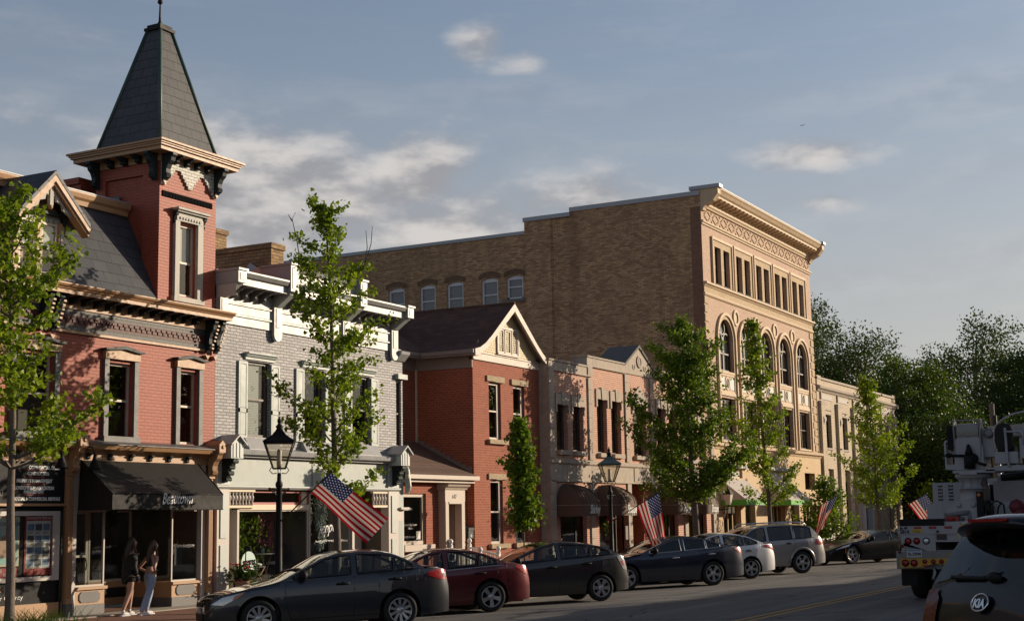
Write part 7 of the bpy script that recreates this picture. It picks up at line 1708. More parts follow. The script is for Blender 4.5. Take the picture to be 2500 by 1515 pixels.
def poles():
    r = root('utility_pole', (-12.9, 75, 0), 'brown wooden utility pole behind the truck turret', 'pole'); mb = MB(); mb.tube([(-12.9, 75, -.5), (-12.93, 75, 7.3)], [.17, .13], 10); mb.build('post', 'bark', r)
    mb = MB(); mb.box((-12.85, 74.8, 6.2), (-12.7, 74.95, 6.7)); mb.build('fitting', 'dark_trim', r)
    mb = MB(); mb.tube([(-12.9, 75, 7.0), (0, 78, 6.8), (12, 80, 6.9)], .012, 4); mb.build('wire', 'black_paint', r)
    r = root('cobra_street_light', (-11.0, 60.5, 0), 'grey cobra head street light with a curved arm at the right edge', 'street light')
    mb = MB(); mb.tube([(-10.2, 60, 5.4), (-9.95, 60, 5.6), (-9.6, 60, 5.78), (-9.2, 60, 5.86), (-8.9, 60, 5.87)], .035, 8); mb.tube([(-10.2, 60, -.2), (-10.2, 60, 5.4)], [.09, .06], 8); mb.build('arm', 'lead_cap', r)
    mb = MB(); mb.ball((-8.75, 60, 5.86), .2, 12, (1.7, .8, .5)); mb.build('lamp_head', 'lead_cap', r)
    b = root('bird', (-42.97*1.0, 34.83*1.0, 22), 'tiny dark bird gliding in the open sky', 'bird')
poles()
def bird():
    b = bpy.data.objects['bird']; d = Vector((-.272, .927, .262)).normalized()*60+Vector((0, 0, 2)); b.location = d; ORG[b.name] = tuple(d)
    mb = MB(); x, y, z = d; k0 = len(mb.v); mb.ball((x, y, z), .07, 8, (1, 2.2, .8)); mb.add([(x, y-.08, z), (x-.3, y-.02, z+.12), (x-.5, y+.06, z+.06), (x-.25, y+.1, z+.08), (x, y+.08, z), (x+.3, y-.02, z+.12), (x+.5, y+.06, z+.06), (x+.25, y+.1, z+.08)], [(0, 1, 2, 3, 4), (0, 5, 6, 7, 4)]); mb.add([(x-.04, y+.1, z), (x+.04, y+.1, z), (x+.08, y+.3, z), (x-.08, y+.3, z)], [(0, 1, 2, 3)]); mb.v = [tuple(d+(Vector(q)-d)*.24) for q in mb.v]; mb.build('body', 'black_paint', b)
bird()
# ------------------------------------------------------------ utility truck
mat('dark_red', (.13, .012, .02), .6, var=.2)
def truck():
    r = root('utility_truck', (-6.0, 29.5, .2), 'white utility truck with a winch turret, yellow light bar and unit number 5814', 'truck')
    wm, gm, bm = 'truck_white', 'truck_grey', 'black_paint'
    L_, R_ = -7.09, -4.72; Y = 29.5
    def bx(name, m, x0, x1, z0, z1, y0, y1, par=r): mb = MB(); mb.box((x0, y0, z0), (x1, y1, z1)); return mb.build(name, m, par)
    bed = bx('bed', wm, L_, R_, 1.54, 1.70, Y, 36); bx('bed_floor', gm, L_+.5, R_-.5, 1.40, 1.60, Y+.1, 36)
    bx('top_board', bm, L_+.05, -6.16, 1.70, 1.84, Y, Y+.12); bx('top_board', wm, -6.16, R_, 1.70, 1.78, Y+.04, Y+.12)
    c1 = bx('side_locker', wm, L_+.06, -6.35, 1.18, 1.54, Y+.02, 35.5); bx('side_locker', wm, -5.4, R_-.06, 1.18, 1.54, Y+.02, 35.5); bx('tail_panel', wm, -6.35, -5.4, 1.38, 1.54, Y+.03, Y+.1)
    bx('tailboard', gm, -7.02, -4.8, 1.06, 1.22, Y+.05, Y+.2)
    mb = MB(); mb.prism([(-6.98, 1.37), (-6.98, 1.31), (-6.5, 1.20), (-6.0, 1.20), (-5.55, 1.34), (-5.3, 1.38), (-5.3, 1.30), (-5.0, 1.18), (-5.0, 1.06), (-6.95, 1.06)], 'y', Y-.02, Y+.04); mb.build('sloping_plate', gm, r)
    bp = bx('bumper', gm, L_-.08, R_+.08, .84, 1.2, Y+.12, Y+.3)
    mb = MB(); mb.prism([(-7.06, 1.06), (-4.74, 1.06), (-4.74, .88), (-5.45, .88), (-5.62, .92), (-5.74, .94), (-6.26, .94), (-6.36, .955), (-6.48, .92), (-6.6, .88), (-7.06, .87)], 'y', Y-.04, Y+.02); yb = mb.build('light_bar', 'truck_yellow', r)
    def lamp_(x, z, rad, m='tail_red', par=yb, y=Y-.04):
        mb = MB(); mb.lathe([(rad*1.12, 0), (rad*1.12, -.012), (rad, -.016), (rad, -.004)], (x, y, z), 18, 'y', cap=False); k = mb.build('lamp_rim', bm, par)
        mb = MB(); mb.lathe([(rad, -.006), (rad*.6, -.014), (.001, -.018)], (x, y, z), 18, 'y'); mb.build('lamp', m, par)
    for x in (-6.955, -6.785, -6.0, -5.83, -5.05, -4.88): lamp_(x, .965, .065)
    for x in (-6.57, -6.40, -6.24, -5.62, -5.45, -5.28): lamp_(x, .995, .04)
    for x, z, m in ((-6.89, 1.40, 'tail_red'), (-6.72, 1.40, 'tail_red'), (-6.53, 1.40, 'lens_clear'), (-5.0, 1.40, 'tail_red'), (-5.2, 1.40, 'tail_red')): lamp_(x, z, .062, m, r, Y+.02)
    lamp_(-7.0, 1.30, .03, 'tail_red', r, Y+.02); lamp_(-7.10, 1.18, .025, 'tail_red', r, Y+.12)
    for x0, x1, z0, z1, m in ((-6.76, -6.61, 1.645, 1.685, 'tail_red'), (-6.46, -6.31, 1.64, 1.69, 'tail_red'), (-6.15, -6.0, 1.64, 1.69, 'tail_red'), (-5.80, -5.65, 1.64, 1.69, 'tail_red'), (-6.80, -6.59, 1.57, 1.635, 'decal_yellow'), (-6.955, -6.885, 1.64, 1.685, 'decal_dark'), (-6.32, -6.12, 1.42, 1.53, 'decal_dark'), (-5.93, -5.84, 1.44, 1.54, 'decal_yellow2'), (-5.83, -5.70, 1.49, 1.545, 'decal_dark'), (-6.32, -6.26, 1.56, 1.61, 'decal_dark'), (-5.78, -5.71, 1.56, 1.62, 'decal_dark'), (-6.62, -6.48, .90, .93, 'tail_red'), (-6.18, -6.04, .90, .93, 'tail_red'), (-6.78, -6.62, 1.575, 1.583, 'decal_dark'), (-6.78, -6.64, 1.597, 1.603, 'decal_dark'), (-6.78, -6.63, 1.617, 1.623, 'decal_dark')):
        y = Y+.02 if z1 < 1.55 and z0 > 1.3 else (Y-.044 if z1 < 1.0 else Y)
        mb = MB(); mb.box((x0, y-.006, z0), (x1, y, z1)); mb.build('decal', m, r)
    ux, uz = (1, 0, 0), (0, 0, 1)
    text('M', .07, (-7.035, Y-.005, 1.63), ux, uz, bm, r, bold=.002); text('5814', .10, (-7.04, Y-.005, 1.555), ux, uz, bm, r, width=.18, bold=.002)
    text('DANGER', .035, (-6.30, Y+.012, 1.505), ux, uz, 'tail_red', r, width=.15); text('DEC', .055, (-6.15, Y-.024, 1.105), ux, uz, 'truck_yellow', r, shear=.3, bold=.003)
    mb = MB(); mb.box((-6.92, Y-.04, 1.08), (-6.615, Y-.02, 1.235)); p = mb.build('number_plate', 'plate_white', r); text('XL-72998', .085, (-6.90, Y-.045, 1.115), ux, uz, 'decal_dark', p, width=.265, bold=.002)
    mb = MB(); mb.box((-6.9, Y-.042, 1.20), (-6.64, Y-.04, 1.228)); mb.build('plate_band', 'poster_blue', p)
    for s in (-1, 1):
        xc = -5.905+s*1.06
        bx('mud_flap', 'black_paint', xc-.16, xc+.16, .50, .84, Y+.28, Y+.31)
        for yy in (30.9, 37.2):
            w = MB(); w.lathe([(.30, -.17), (.46, -.17), (.50, -.13), (.50, .13), (.46, .17), (.30, .17)], (xc-s*.02, yy, .70), 28, 'x'); w = w.build('wheel', 'tyre', r)
            mb = MB(); mb.lathe([(.29, s*.172), (.24, s*.10), (.10, s*.10), (.09, s*.16), (.001, s*.17)], (xc-s*.02, yy, .70), 18, 'x', cap=False); mb.build('rim', gm, w)
        if s > 0: pass
        w = MB(); w.lathe([(.30, -.15), (.50, -.13), (.50, .13), (.30, .15)], (xc-s*.40, 30.95, .70), 24, 'x'); w.build('wheel', 'tyre', r)
    bx('chassis', bm, -6.5, -5.3, .65, 1.1, Y+.3, 37.6); bx('axle', bm, -6.9, -4.9, .6, .8, 30.8, 31.0)
    mb = MB(); mb.tube([(-6.42, Y+.1, .86), (-6.40, Y+.05, .78), (-6.44, Y+.05, .64)], .03, 6); mb.build('strap', 'lead_cap', r)
    # lockers and cab further forward
    bx('front_locker', wm, L_, -6.2, 1.70, 2.16, 32.3, 35.6); k = bx('front_locker', wm, L_+.02, -6.3, 2.16, 2.62, 32.9, 35.6)
    mb = MB()
    for x in (-6.95, -6.72):
        for i in range(4):
            for j in range(5): mb.box((x+i*.028, 32.888, 2.22+j*.075), (x+i*.028+.016, 32.899, 2.26+j*.075))
    mb.build('vent_holes', bm, k)
    bx('front_locker', wm, -5.6, R_, 1.70, 2.16, 31.2, 35.6); k = bx('front_locker', wm, -5.75, R_, 2.16, 2.62, 32.9, 35.6); bx('tool_tray', wm, -5.7, R_, 2.62, 2.74, 33.2, 35.6)
    mb = MB(); mb.tube([(-5.6, 33.1, 2.70), (R_+.1, 33.1, 2.78)], .08, 8); mb.build('hose_roll', bm, r)
    cab = MB(); cab.prism([(36.0, .9), (36.0, 2.75), (37.6, 2.75), (38.1, 2.0), (39.3, 1.85), (39.4, .9)], 'x', L_+.06, R_-.06); cab = cab.build('cab', wm, r)
    mb = MB(); mb.quad((L_+.3, 35.99, 2.1), (R_-.3, 35.99, 2.1), (R_-.3, 35.99, 2.6), (L_+.3, 35.99, 2.6)); mb.build('rear_window', 'dark_car_glass', cab)
    mb = MB(); mb.tube([(-6.95, 35.9, 2.0), (-6.95, 35.9, 3.30), (-6.93, 35.95, 3.42)], .055, 8); mb.build('exhaust_stack', bm, r)
    # turret (measured on the tail plane, built 1.5 m further in)
    q = 31.0/29.5; X = lambda x: x*q; Z = lambda z: 2+(z-2)*q; Yc = 31.4
    pd = MB(); pd.prism([(X(-6.22), Z(1.72)), (X(-6.19), Z(1.87)), (X(-5.89), Z(2.18)), (X(-5.47), Z(2.18)), (X(-5.30), Z(1.87)), (X(-5.30), Z(1.72))], 'y', 31.0, 32.2); pd = pd.build('pedestal_base', wm, r)
    mb = MB(); 
    for x in (-5.84, -5.56): mb.lathe([(.055, 0), (.05, -.03), (.0, -.035)], (X(x), 31.0, Z(2.10)), 10, 'y')
    mb.build('bolts', wm, pd)
    cx = X(-5.61)
    cl = MB(); cl.lathe([(.34, Z(2.18)), (.27, Z(2.19)), (.27, Z(2.42)), (.33, Z(2.42)), (.33, Z(2.435)), (.24, Z(2.44)), (.235, Z(2.52)), (.28, Z(2.62)), (.34, Z(2.64)), (.36, Z(2.66)), (.36, Z(2.72))], (cx, Yc, 0), 24); col_ = cl.build('turret_column', wm, r)
    mb = MB()
    for k in range(8):
        a = k*pi/4; c, s = cos(a), sin(a); mb.add([(cx+.24*c, Yc+.24*s, Z(2.44)), (cx+.33*c, Yc+.33*s, Z(2.44)), (cx+.25*c, Yc+.25*s, Z(2.52)), (cx+.32*c, Yc+.32*s, Z(2.63)), (cx+.2*c, Yc+.2*s, Z(2.63))], [(0, 1, 2, 3, 4)])
    mb.build('gussets', wm, col_)
    mb = MB(); mb.box((X(-5.92), 31.0, Z(2.735)), (X(-5.1), 32.0, Z(2.79))); mb.box((X(-5.80), 30.98, Z(2.70)), (X(-5.45), 31.0, Z(2.76))); tt = mb.build('turntable', wm, r)
    mb = MB(); mb.prism([(X(-5.9), Z(2.8)), (X(-5.9), Z(3.35)), (X(-5.82), Z(3.45)), (X(-5.40), Z(3.45)), (X(-5.33), Z(3.22)), (X(-5.33), Z(2.8))], 'y', 31.15, 32.0); wh = mb.build('winch_housing', wm, r)
    mb = MB(); mb.box((X(-6.10), 31.2, Z(2.82)), (X(-5.9), 31.8, Z(2.92))); mb.box((X(-6.10), 31.2, Z(2.92)), (X(-6.06), 31.8, Z(3.38))); mb.box((X(-6.06), 31.3, Z(3.12)), (X(-5.9), 31.8, Z(3.20))); mb.tube([(X(-6.08), 31.25, Z(3.36)), (X(-5.98), 31.25, Z(3.42)), (X(-5.9), 31.25, Z(3.36))], .04, 6); mb.build('side_bracket', wm, wh)
    mb = MB(); mb.tube([(X(-5.84), 31.35, Z(3.56)), (X(-5.40), 31.35, Z(3.56))], .165, 20); dr = mb.build('rope_drum', 'rope', r)
    mb = MB()
    for k in range(13): mb.lathe([(.178, -.016), (.192, 0), (.178, .016)], (X(-5.82)+k*.0345, 31.35, Z(3.56)), 20, 'x', cap=False)
    mb.build('rope_coils', 'rope', dr)
    for x in (-5.88, -5.37):
        mb = MB(); mb.prism([(31.15, Z(3.05)), (31.12, Z(3.75)), (31.2, Z(3.82)), (31.4, Z(3.82)), (31.62, Z(3.5)), (31.7, Z(3.05))], 'x', X(x)-.015, X(x)+.015); mb.build('drum_plate', gm, dr)
    mb = MB(); mb.tube([(X(-5.9), 31.25, Z(3.80)), (X(-5.34), 31.25, Z(3.80)), (X(-5.30), 31.25, Z(3.70)), (X(-5.28), 31.25, Z(3.72))], .014, 6); mb.build('guard_rod', wm, dr)
    mb = MB(); mb.box((X(-6.01), 31.15, Z(3.21)), (X(-5.9), 31.55, Z(3.70))); 
    for k in range(6): mb.box((X(-6.02), 31.13, Z(3.24+k*.075)), (X(-5.89), 31.57, Z(3.285+k*.075)))
    mb.build('drum_motor', bm, dr)
    mb = MB(); mb.tube([(X(-5.59), 31.05, Z(2.82)), (X(-5.59), 31.05, Z(3.1))], .115, 12); mb.tube([(X(-5.59), 31.05, Z(3.1)), (X(-5.59), 31.05, Z(3.2)), (X(-5.60), 31.08, Z(3.3))], [.09, .06, .03], 10); mb.ball((X(-5.52), 31.08, Z(3.02)), .11, 10); mb.tube([(X(-6.0), 31.1, Z(3.10)), (X(-5.7), 31.08, Z(3.08))], .028, 8); mb.ball((X(-6.0), 31.12, Z(3.1)), .075, 8, (1.2, .8, .7)); mb.tube([(X(-5.5), 31.05, Z(3.0)), (X(-5.4), 31.05, Z(2.92)), (X(-5.28), 31.1, Z(2.88))], .03, 6); mb.build('hydraulic_motor', bm, wh)
    # boom, seat and controls
    mb = MB(); mb.box((X(-5.36), 31.3, Z(3.05)), (X(-5.14), 32.2, Z(3.62))); mb.add([(X(-5.3), 31.6, Z(3.45)), (X(-5.3), 32.1, Z(3.45)), (X(-4.5), 36.5, Z(3.72)), (X(-4.5), 36.0, Z(3.72)), (X(-5.3), 31.6, Z(3.68)), (X(-5.3), 32.1, Z(3.68)), (X(-4.5), 36.5, Z(3.95)), (X(-4.5), 36.0, Z(3.95))], [(0, 1, 2, 3), (4, 5, 6, 7), (0, 1, 5, 4), (1, 2, 6, 5), (2, 3, 7, 6), (3, 0, 4, 7)]); mb.build('boom', wm, r)
    mb = MB(); mb.lathe([(.10, 0), (.10, -.06), (.06, -.07), (.001, -.07)], (X(-5.22), 31.28, Z(3.52)), 14, 'y'); mb.build('boom_pivot', gm, r)
    mb = MB(); mb.box((X(-5.11), 31.0, Z(2.82)), (X(-4.55), 31.8, Z(2.86))); mb.box((X(-5.1), 31.05, Z(2.90)), (X(-4.66), 31.6, Z(3.13))); mb.box((X(-5.28), 31.0, Z(2.76)), (X(-4.4), 31.9, Z(2.82))); sb = mb.build('operator_platform', wm, r)
    mb = MB(); rr_ = []
    S = [(-5.06, 3.20), (-5.09, 3.35), (-5.085, 3.55), (-5.04, 3.66), (-4.95, 3.70), (-4.86, 3.70), (-4.78, 3.66), (-4.745, 3.55), (-4.74, 3.35), (-4.77, 3.20), (-4.85, 3.15), (-4.98, 3.15)]
    mb.prism([(X(a), Z(b)) for a, b in S], 'y', 31.1, 31.22); mb.box((X(-5.06), 31.2, Z(3.14)), (X(-4.74), 31.65, Z(3.24))); mb.build('operator_seat', 'black_cloth', sb)
    mb = MB(); mb.tube([(X(-4.86), 30.98, Z(3.60)), (X(-4.85), 30.98, Z(2.95)), (X(-4.83), 30.98, Z(2.86)), (X(-4.80), 30.98, Z(2.84))], .026, 8); mb.tube([(X(-4.86), 30.98, Z(3.52)), (X(-4.58), 30.98, Z(3.52)), (X(-4.54), 30.98, Z(3.48)), (X(-4.52), 30.98, Z(3.25))], .022, 8); mb.build('hand_rail', wm, sb)
    mb = MB(); mb.box((X(-4.62), 31.1, Z(3.0)), (X(-4.5), 31.5, Z(3.4))); mb.box((X(-4.75), 31.5, Z(3.5)), (X(-4.45), 31.7, Z(3.62))); mb.build('control_box', wm, sb)
    # things on the bed
    mb = MB(); mb.tube([(X(-5.95), 30.2, 1.9), (X(-5.5), 30.2, 1.95)], .05, 8); mb.tube([(X(-5.78), 30.2, 1.85), (X(-5.6), 30.2, 1.82)], .04, 8); mb.tube([(X(-5.96), 30.2, 1.75), (X(-5.96), 30.2, 1.95)], .03, 6); mb.tube([(X(-5.5), 30.2, 1.75), (X(-5.5), 30.2, 1.97)], .04, 6); mb.build('valve_block', gm, r)
    mb = MB(); mb.lathe([(.04, 0), (.038, -.05), (.02, -.06), (.001, -.06)], (-6.08, 29.95, 1.82), 12, 'y'); mb.box((-6.2, 29.98, 1.73), (-5.95, 30.1, 1.88)); mb.build('warning_lamp', 'tail_red', r)
    mb = MB(); mb.box((X(-5.48), 30.9, 1.75), (X(-5.35), 31.0, Z(2.36))); mb.lathe([(.16, 0), (.18, .02), (.18, .10), (.16, .12)], (X(-5.30), 30.95, 2.02), 16, 'x'); mb.build('reel_stand', bm, r)
    mb = MB(); mb.ball((X(-5.42), 30.88, Z(2.29)), .045, 8); mb.build('orange_knob', 'lens_amber', r)
    mb = MB(); mb.tube([(X(-5.32), 31.3, 1.8), (X(-5.38), 31.3, Z(2.6))], [.09, .07], 8); mb.build('timber_prop', 'bark', r)
    mb = MB(); mb.tube([(X(-5.2), 30.8, 1.8), (X(-5.2), 30.8, 2.1), (X(-5.08), 30.8, 2.18), (X(-4.95), 30.8, 2.1), (X(-4.93), 30.8, 1.8)], .02, 6); mb.tube([(X(-5.1), 30.8, 1.8), (X(-5.05), 30.8, 2.05), (X(-4.98), 30.8, 2.15)], .018, 6); mb.build('hoses', bm, r)
    mb = MB(); mb.ball((X(-4.70), 30.8, 2.05), .16, 7, (1.1, .8, 1)); mb.ball((X(-4.66), 30.8, 1.93), .15, 7, (1, .8, 1)); mb.build('red_cover', 'dark_red', r)
mat('truck_white', (.36, .36, .375), .45, var=.08, ns=3, stain=.18); mat('truck_grey', (.20, .20, .205), .5, metal=.3, var=.2, ns=6, stain=.2); mat('truck_yellow', (.50, .27, .02), .45, var=.15, ns=10, stain=.3)
mat('decal_yellow', (.60, .42, .03), .5, var=.1); mat('decal_yellow2', (.45, .42, .30), .5, var=.3, ns=60); mat('decal_dark', (.03, .03, .035), .5, var=.4, ns=60); mat('plate_white', (.50, .52, .52), .4, var=.08); mat('rope', (.40, .38, .34), .9, var=.3, ns=40, bump=.4)
truck()

# ------------------------------------------------------------ people
def skin(name, V, E, m, par, sub=2):
    me = bpy.data.meshes.new(name); me.from_pydata([v[0] for v in V], E, [])
    ob = bpy.data.objects.new(name, me); COL.objects.link(ob)
    ob.modifiers.new('s', 'SKIN').use_smooth_shade = True
    for i, v in enumerate(V):
        rr = v[1] if isinstance(v[1], tuple) else (v[1], v[1]); me.skin_vertices[0].data[i].radius = rr
    me.skin_vertices[0].data[0].use_root = True
    u = ob.modifiers.new('u', 'SUBSURF'); u.levels = sub; u.render_levels = sub
    bpy.context.view_layer.update()
    nm = bpy.data.meshes.new_from_object(ob.evaluated_get(bpy.context.evaluated_depsgraph_get())); bpy.data.objects.remove(ob)
    nm.polygons.foreach_set('use_smooth', [True]*len(nm.polygons)); nm.materials.clear(); nm.materials.append(M[m])
    ob = bpy.data.objects.new(name, nm); COL.objects.link(ob); ob.parent = par
    return ob
mat('skin', (.46, .26, .185), .5, var=.06); mat('brown_hair', (.075, .042, .024), .5, var=.35, ns=30, bump=.4); mat('dark_hair', (.05, .032, .022), .5, var=.35, ns=30, bump=.4)
mat('jeans', (.30, .38, .52), .85, var=.3, ns=7, bump=.3); mat('white_shoe', (.72, .70, .70), .6, var=.05); mat('navy_cloth', (.02, .022, .04), .8, var=.15); mat('wristband', (.01, .01, .01), .5)
def person(loc, ang, label, kind):
    r = root('person', loc, label, 'person', None, False); r.rotation_euler = (0, 0, ang)
    V, E = [], []
    def chain(pts, start=None):
        k = start
        for p, rad in pts:
            V.append((p, rad))
            if k is not None: E.append((k, len(V)-1))
            k = len(V)-1
        return k
    lean = .03 if kind == 'a' else .05
    pel = chain([((0, 0, .86), (.115, .125))]); sp = chain([((.01, 0, .98), (.085, .11)), ((lean, 0, 1.14), (.095, .125)), ((lean+.01, 0, 1.24), (.085, .115)), ((lean+.02, 0, 1.32), (.05, .055))], pel)
    hd = chain([((lean+.04, 0, 1.39), (.048, .048)), ((lean+.055, 0, 1.46), (.085, .07)), ((lean+.055, 0, 1.54), (.088, .075)), ((lean+.05, 0, 1.595), (.05, .045))], sp)
    ch = sp-1
    def hand(k, w, d, side):
        d = Vector(d).normalized(); s = Vector(side).normalized(); w = Vector(w); pm = w+d*.05
        k2 = chain([(tuple(pm), (.026, .018))], k)
        for i in range(4):
            b = w+d*.085+s*(i-1.5)*.018; ln = (.055, .068, .062, .048)[i]
            chain([(tuple(b), .009), (tuple(b+d*ln*.55+Vector((0, 0, -.006))), .008), (tuple(b+d*ln*.85+Vector((.0, 0, -.018))), .006)], k2)
        t = w+d*.03+s*.032; chain([(tuple(t), .010), (tuple(t+d*.03+s*.014), .008)], k2)
    if kind == 'b':
        legs = {1: [((.02, .085, .82), .088), ((.10, .09, .50), .058), ((.08, .09, .42), .058), ((-.0, .09, .10), .040), ((.0, .09, .06), .036)], -1: [((0, -.085, .82), .088), ((-.08, -.09, .50), .060), ((-.12, -.09, .42), .058), ((-.27, -.09, .10), .040), ((-.27, -.09, .06), .036)]}
        arms = {1: [((lean, .17, 1.235), .045), ((-.04, .29, 1.03), .036), ((-.035, .285, 1.0), .036), ((.06, .15, .93), .026)], -1: [((lean, -.17, 1.235), .045), ((-.10, -.27, 1.04), .036), ((-.10, -.27, 1.01), .036), ((.02, -.15, .93), .026)]}
    else:
        legs = {1: [((.03, .085, .82), .090), ((.14, .09, .52), .060), ((.13, .09, .44), .056), ((.10, .09, .12), .038), ((.10, .09, .07), .036)], -1: [((0, -.085, .82), .090), ((-.02, -.09, .52), .062), ((-.06, -.09, .44), .058), ((-.20, -.09, .12), .038), ((-.20, -.09, .07), .036)]}
        arms = {1: [((lean, .16, 1.235), .047), ((.05, .21, 1.03), .038), ((.06, .205, 1.01), .037), ((.20, .09, 1.20), .026)], -1: [((lean, -.16, 1.235), .047), ((-.03, -.21, 1.0), .038), ((-.02, -.21, .98), .037), ((.09, -.17, .80), .026)]}
    feet = {}
    for s, L in legs.items():
        k = chain(L, pel); a = L[-1][0]; chain([((a[0]+.09, a[1], .035), (.034, .026)), ((a[0]+.15, a[1], .03), (.026, .02))], k); feet[s] = a
    for s, A in arms.items():
        k = chain(A, ch); w = Vector(A[-1][0]); e = Vector(A[-2][0]); d = (w-e).normalized()
        if kind == 'b': d = Vector((.6, -s*.5, -.55))
        hand(k, w, d, (0, 0, -1) if kind == 'b' else (0, s, .2))
    chain([((lean+.145, 0, 1.485), (.014, .012)), ((lean+.158, 0, 1.478), (.011, .009))], hd-1)
    body = skin('body', V, E, 'skin', r)
    hx = lean+.055
    mb = MB(); 
    for s in (-1, 1): mb.ball((hx+.082, s*.030, 1.505), .011, 8)
    mb.build('eyes', 'black_paint', body); mb = MB(); mb.ball((hx+.088, 0, 1.435), .014, 8, (.5, 1.5, .5)); mb.build('mouth', 'sign_red', body)
    mb = MB(); 
    for s in (-1, 1): mb.ball((hx+.005, s*.082, 1.495), .024, 8, (.6, .35, 1))
    mb.build('ears', 'skin', body)
    def sk(nm, pts, m, edges=None, sub=2): return skin(nm, pts, edges or [(i, i+1) for i in range(len(pts)-1)], m, r, sub)
    hm = 'brown_hair' if kind == 'b' else 'dark_hair'
    h = sk('hair', [((hx+.03, 0, 1.60), (.055, .06)), ((hx-.03, 0, 1.58), (.085, .09)), ((hx-.055, 0, 1.50), (.085, .10)), ((hx-.085, 0, 1.40), (.065, .105)), ((hx-.10, 0, 1.28), (.055, .115)), ((hx-.10, 0, 1.12 if kind == 'b' else 1.2), (.04, .10)), ((hx-.085, 0, .99 if kind == 'b' else 1.14), (.02, .06))], hm)
    for s in (-1, 1): sk('hair_strand', [((hx-.03, s*.06, 1.54), .03), ((hx-.03, s*.085, 1.44), .028), ((hx+.0, s*.10, 1.34), .022), ((hx+.02, s*.105, 1.22), .016)], hm)
    if kind == 'b':
        sk('crop_top', [((.012, 0, .985), (.102, .124)), ((lean, 0, 1.14), (.108, .136)), ((lean+.008, 0, 1.235), (.095, .125)), ((lean+.012, 0, 1.285), (.06, .085))], 'black_cloth')
        J = [((.002, 0, .955), (.108, .128)), ((0, 0, .84), (.126, .140))]; Ed = [(0, 1)]
        for s in (1, -1):
            L = legs[s]; b = len(J)
            J += [((L[0][0][0], L[0][0][1], .76), .098), ((L[1][0][0], L[1][0][1], .52), .075), ((L[2][0][0], L[2][0][1], .42), .070), (((L[2][0][0]+L[3][0][0])/2, L[3][0][1], .27), .062), ((L[3][0][0], L[3][0][1], .11), .052), ((L[3][0][0], L[3][0][1], .085), .052)]
            Ed += [(1, b)]+[(b+i, b+i+1) for i in range(5)]
        sk('jeans', J, 'jeans', Ed)
        mb = MB(); mb.ball((.045, -.165, .955), .034, 8, (1, 1, .8)); mb.build('wristband', 'wristband', r)
    else:
        sk('jacket', [((.0, 0, .76), (.165, .172)), ((.0, 0, .92), (.145, .158)), ((lean, 0, 1.12), (.125, .155)), ((lean+.01, 0, 1.24), (.10, .130)), ((lean+.012, 0, 1.30), (.06, .085))]+[(arms[1][0][0], .062), (arms[1][1][0], .056), (arms[1][2][0], .055), (tuple(Vector(arms[1][3][0]).lerp(Vector(arms[1][2][0]), .15)), .042)]+[(arms[-1][0][0], .062), (arms[-1][1][0], .056), (arms[-1][2][0], .055), (tuple(Vector(arms[-1][3][0]).lerp(Vector(arms[-1][2][0]), .15)), .042)], 'black_cloth', [(0, 1), (1, 2), (2, 3), (3, 4), (3, 5), (5, 6), (6, 7), (7, 8), (3, 9), (9, 10), (10, 11), (11, 12)])
        J = [((0, 0, .84), (.125, .138))]; Ed = []
        for s in (1, -1): L = legs[s]; J += [((L[0][0][0], L[0][0][1], .76), .105), ((L[0][0][0]*.7+L[1][0][0]*.3, L[0][0][1], .66), .098)]; b = len(J)-2; Ed += [(0, b), (b, b+1)]
        sk('shorts', J, 'black_cloth', Ed)
        mb = MB(); mb.ball((.10, -.17, .80), .07, 10, (.8, .5, 1.1)); mb.build('pouch', 'navy_cloth', r)
        for s in (-1, 1): a = feet[s]; sk('sock', [((a[0], a[1], .06), .046), ((a[0], a[1], .15), .046)], 'white_shoe')
    for s in (-1, 1):
        a = feet[s]; sk('shoe', [((a[0]-.035, a[1], .045), (.042, .045)), ((a[0]+.04, a[1], .045), (.044, .045)), ((a[0]+.12, a[1], .04), (.040, .038)), ((a[0]+.18, a[1], .032), (.034, .026))], 'white_shoe')
        mb = MB(); mb.prism([(a[0]-.08, a[1]-.03), (a[0]-.05, a[1]-.045), (a[0]+.16, a[1]-.045), (a[0]+.215, a[1]-.02), (a[0]+.215, a[1]+.02), (a[0]+.16, a[1]+.045), (a[0]-.05, a[1]+.045), (a[0]-.08, a[1]+.03)], 'z', .0, .022); mb.build('sole', 'white_shoe', r)
    return r
pa = person((-21.12, 22.35, .175), radians(82), 'woman in black jacket and shorts walking past the clothes shop', 'a'); pa.scale = (1.0, 1.0, .97)
pb = person((-20.95, 22.78, .17), radians(82), 'woman in black crop top and ripped jeans with hands on hips', 'b'); pb.scale = (.97, .97, .93)

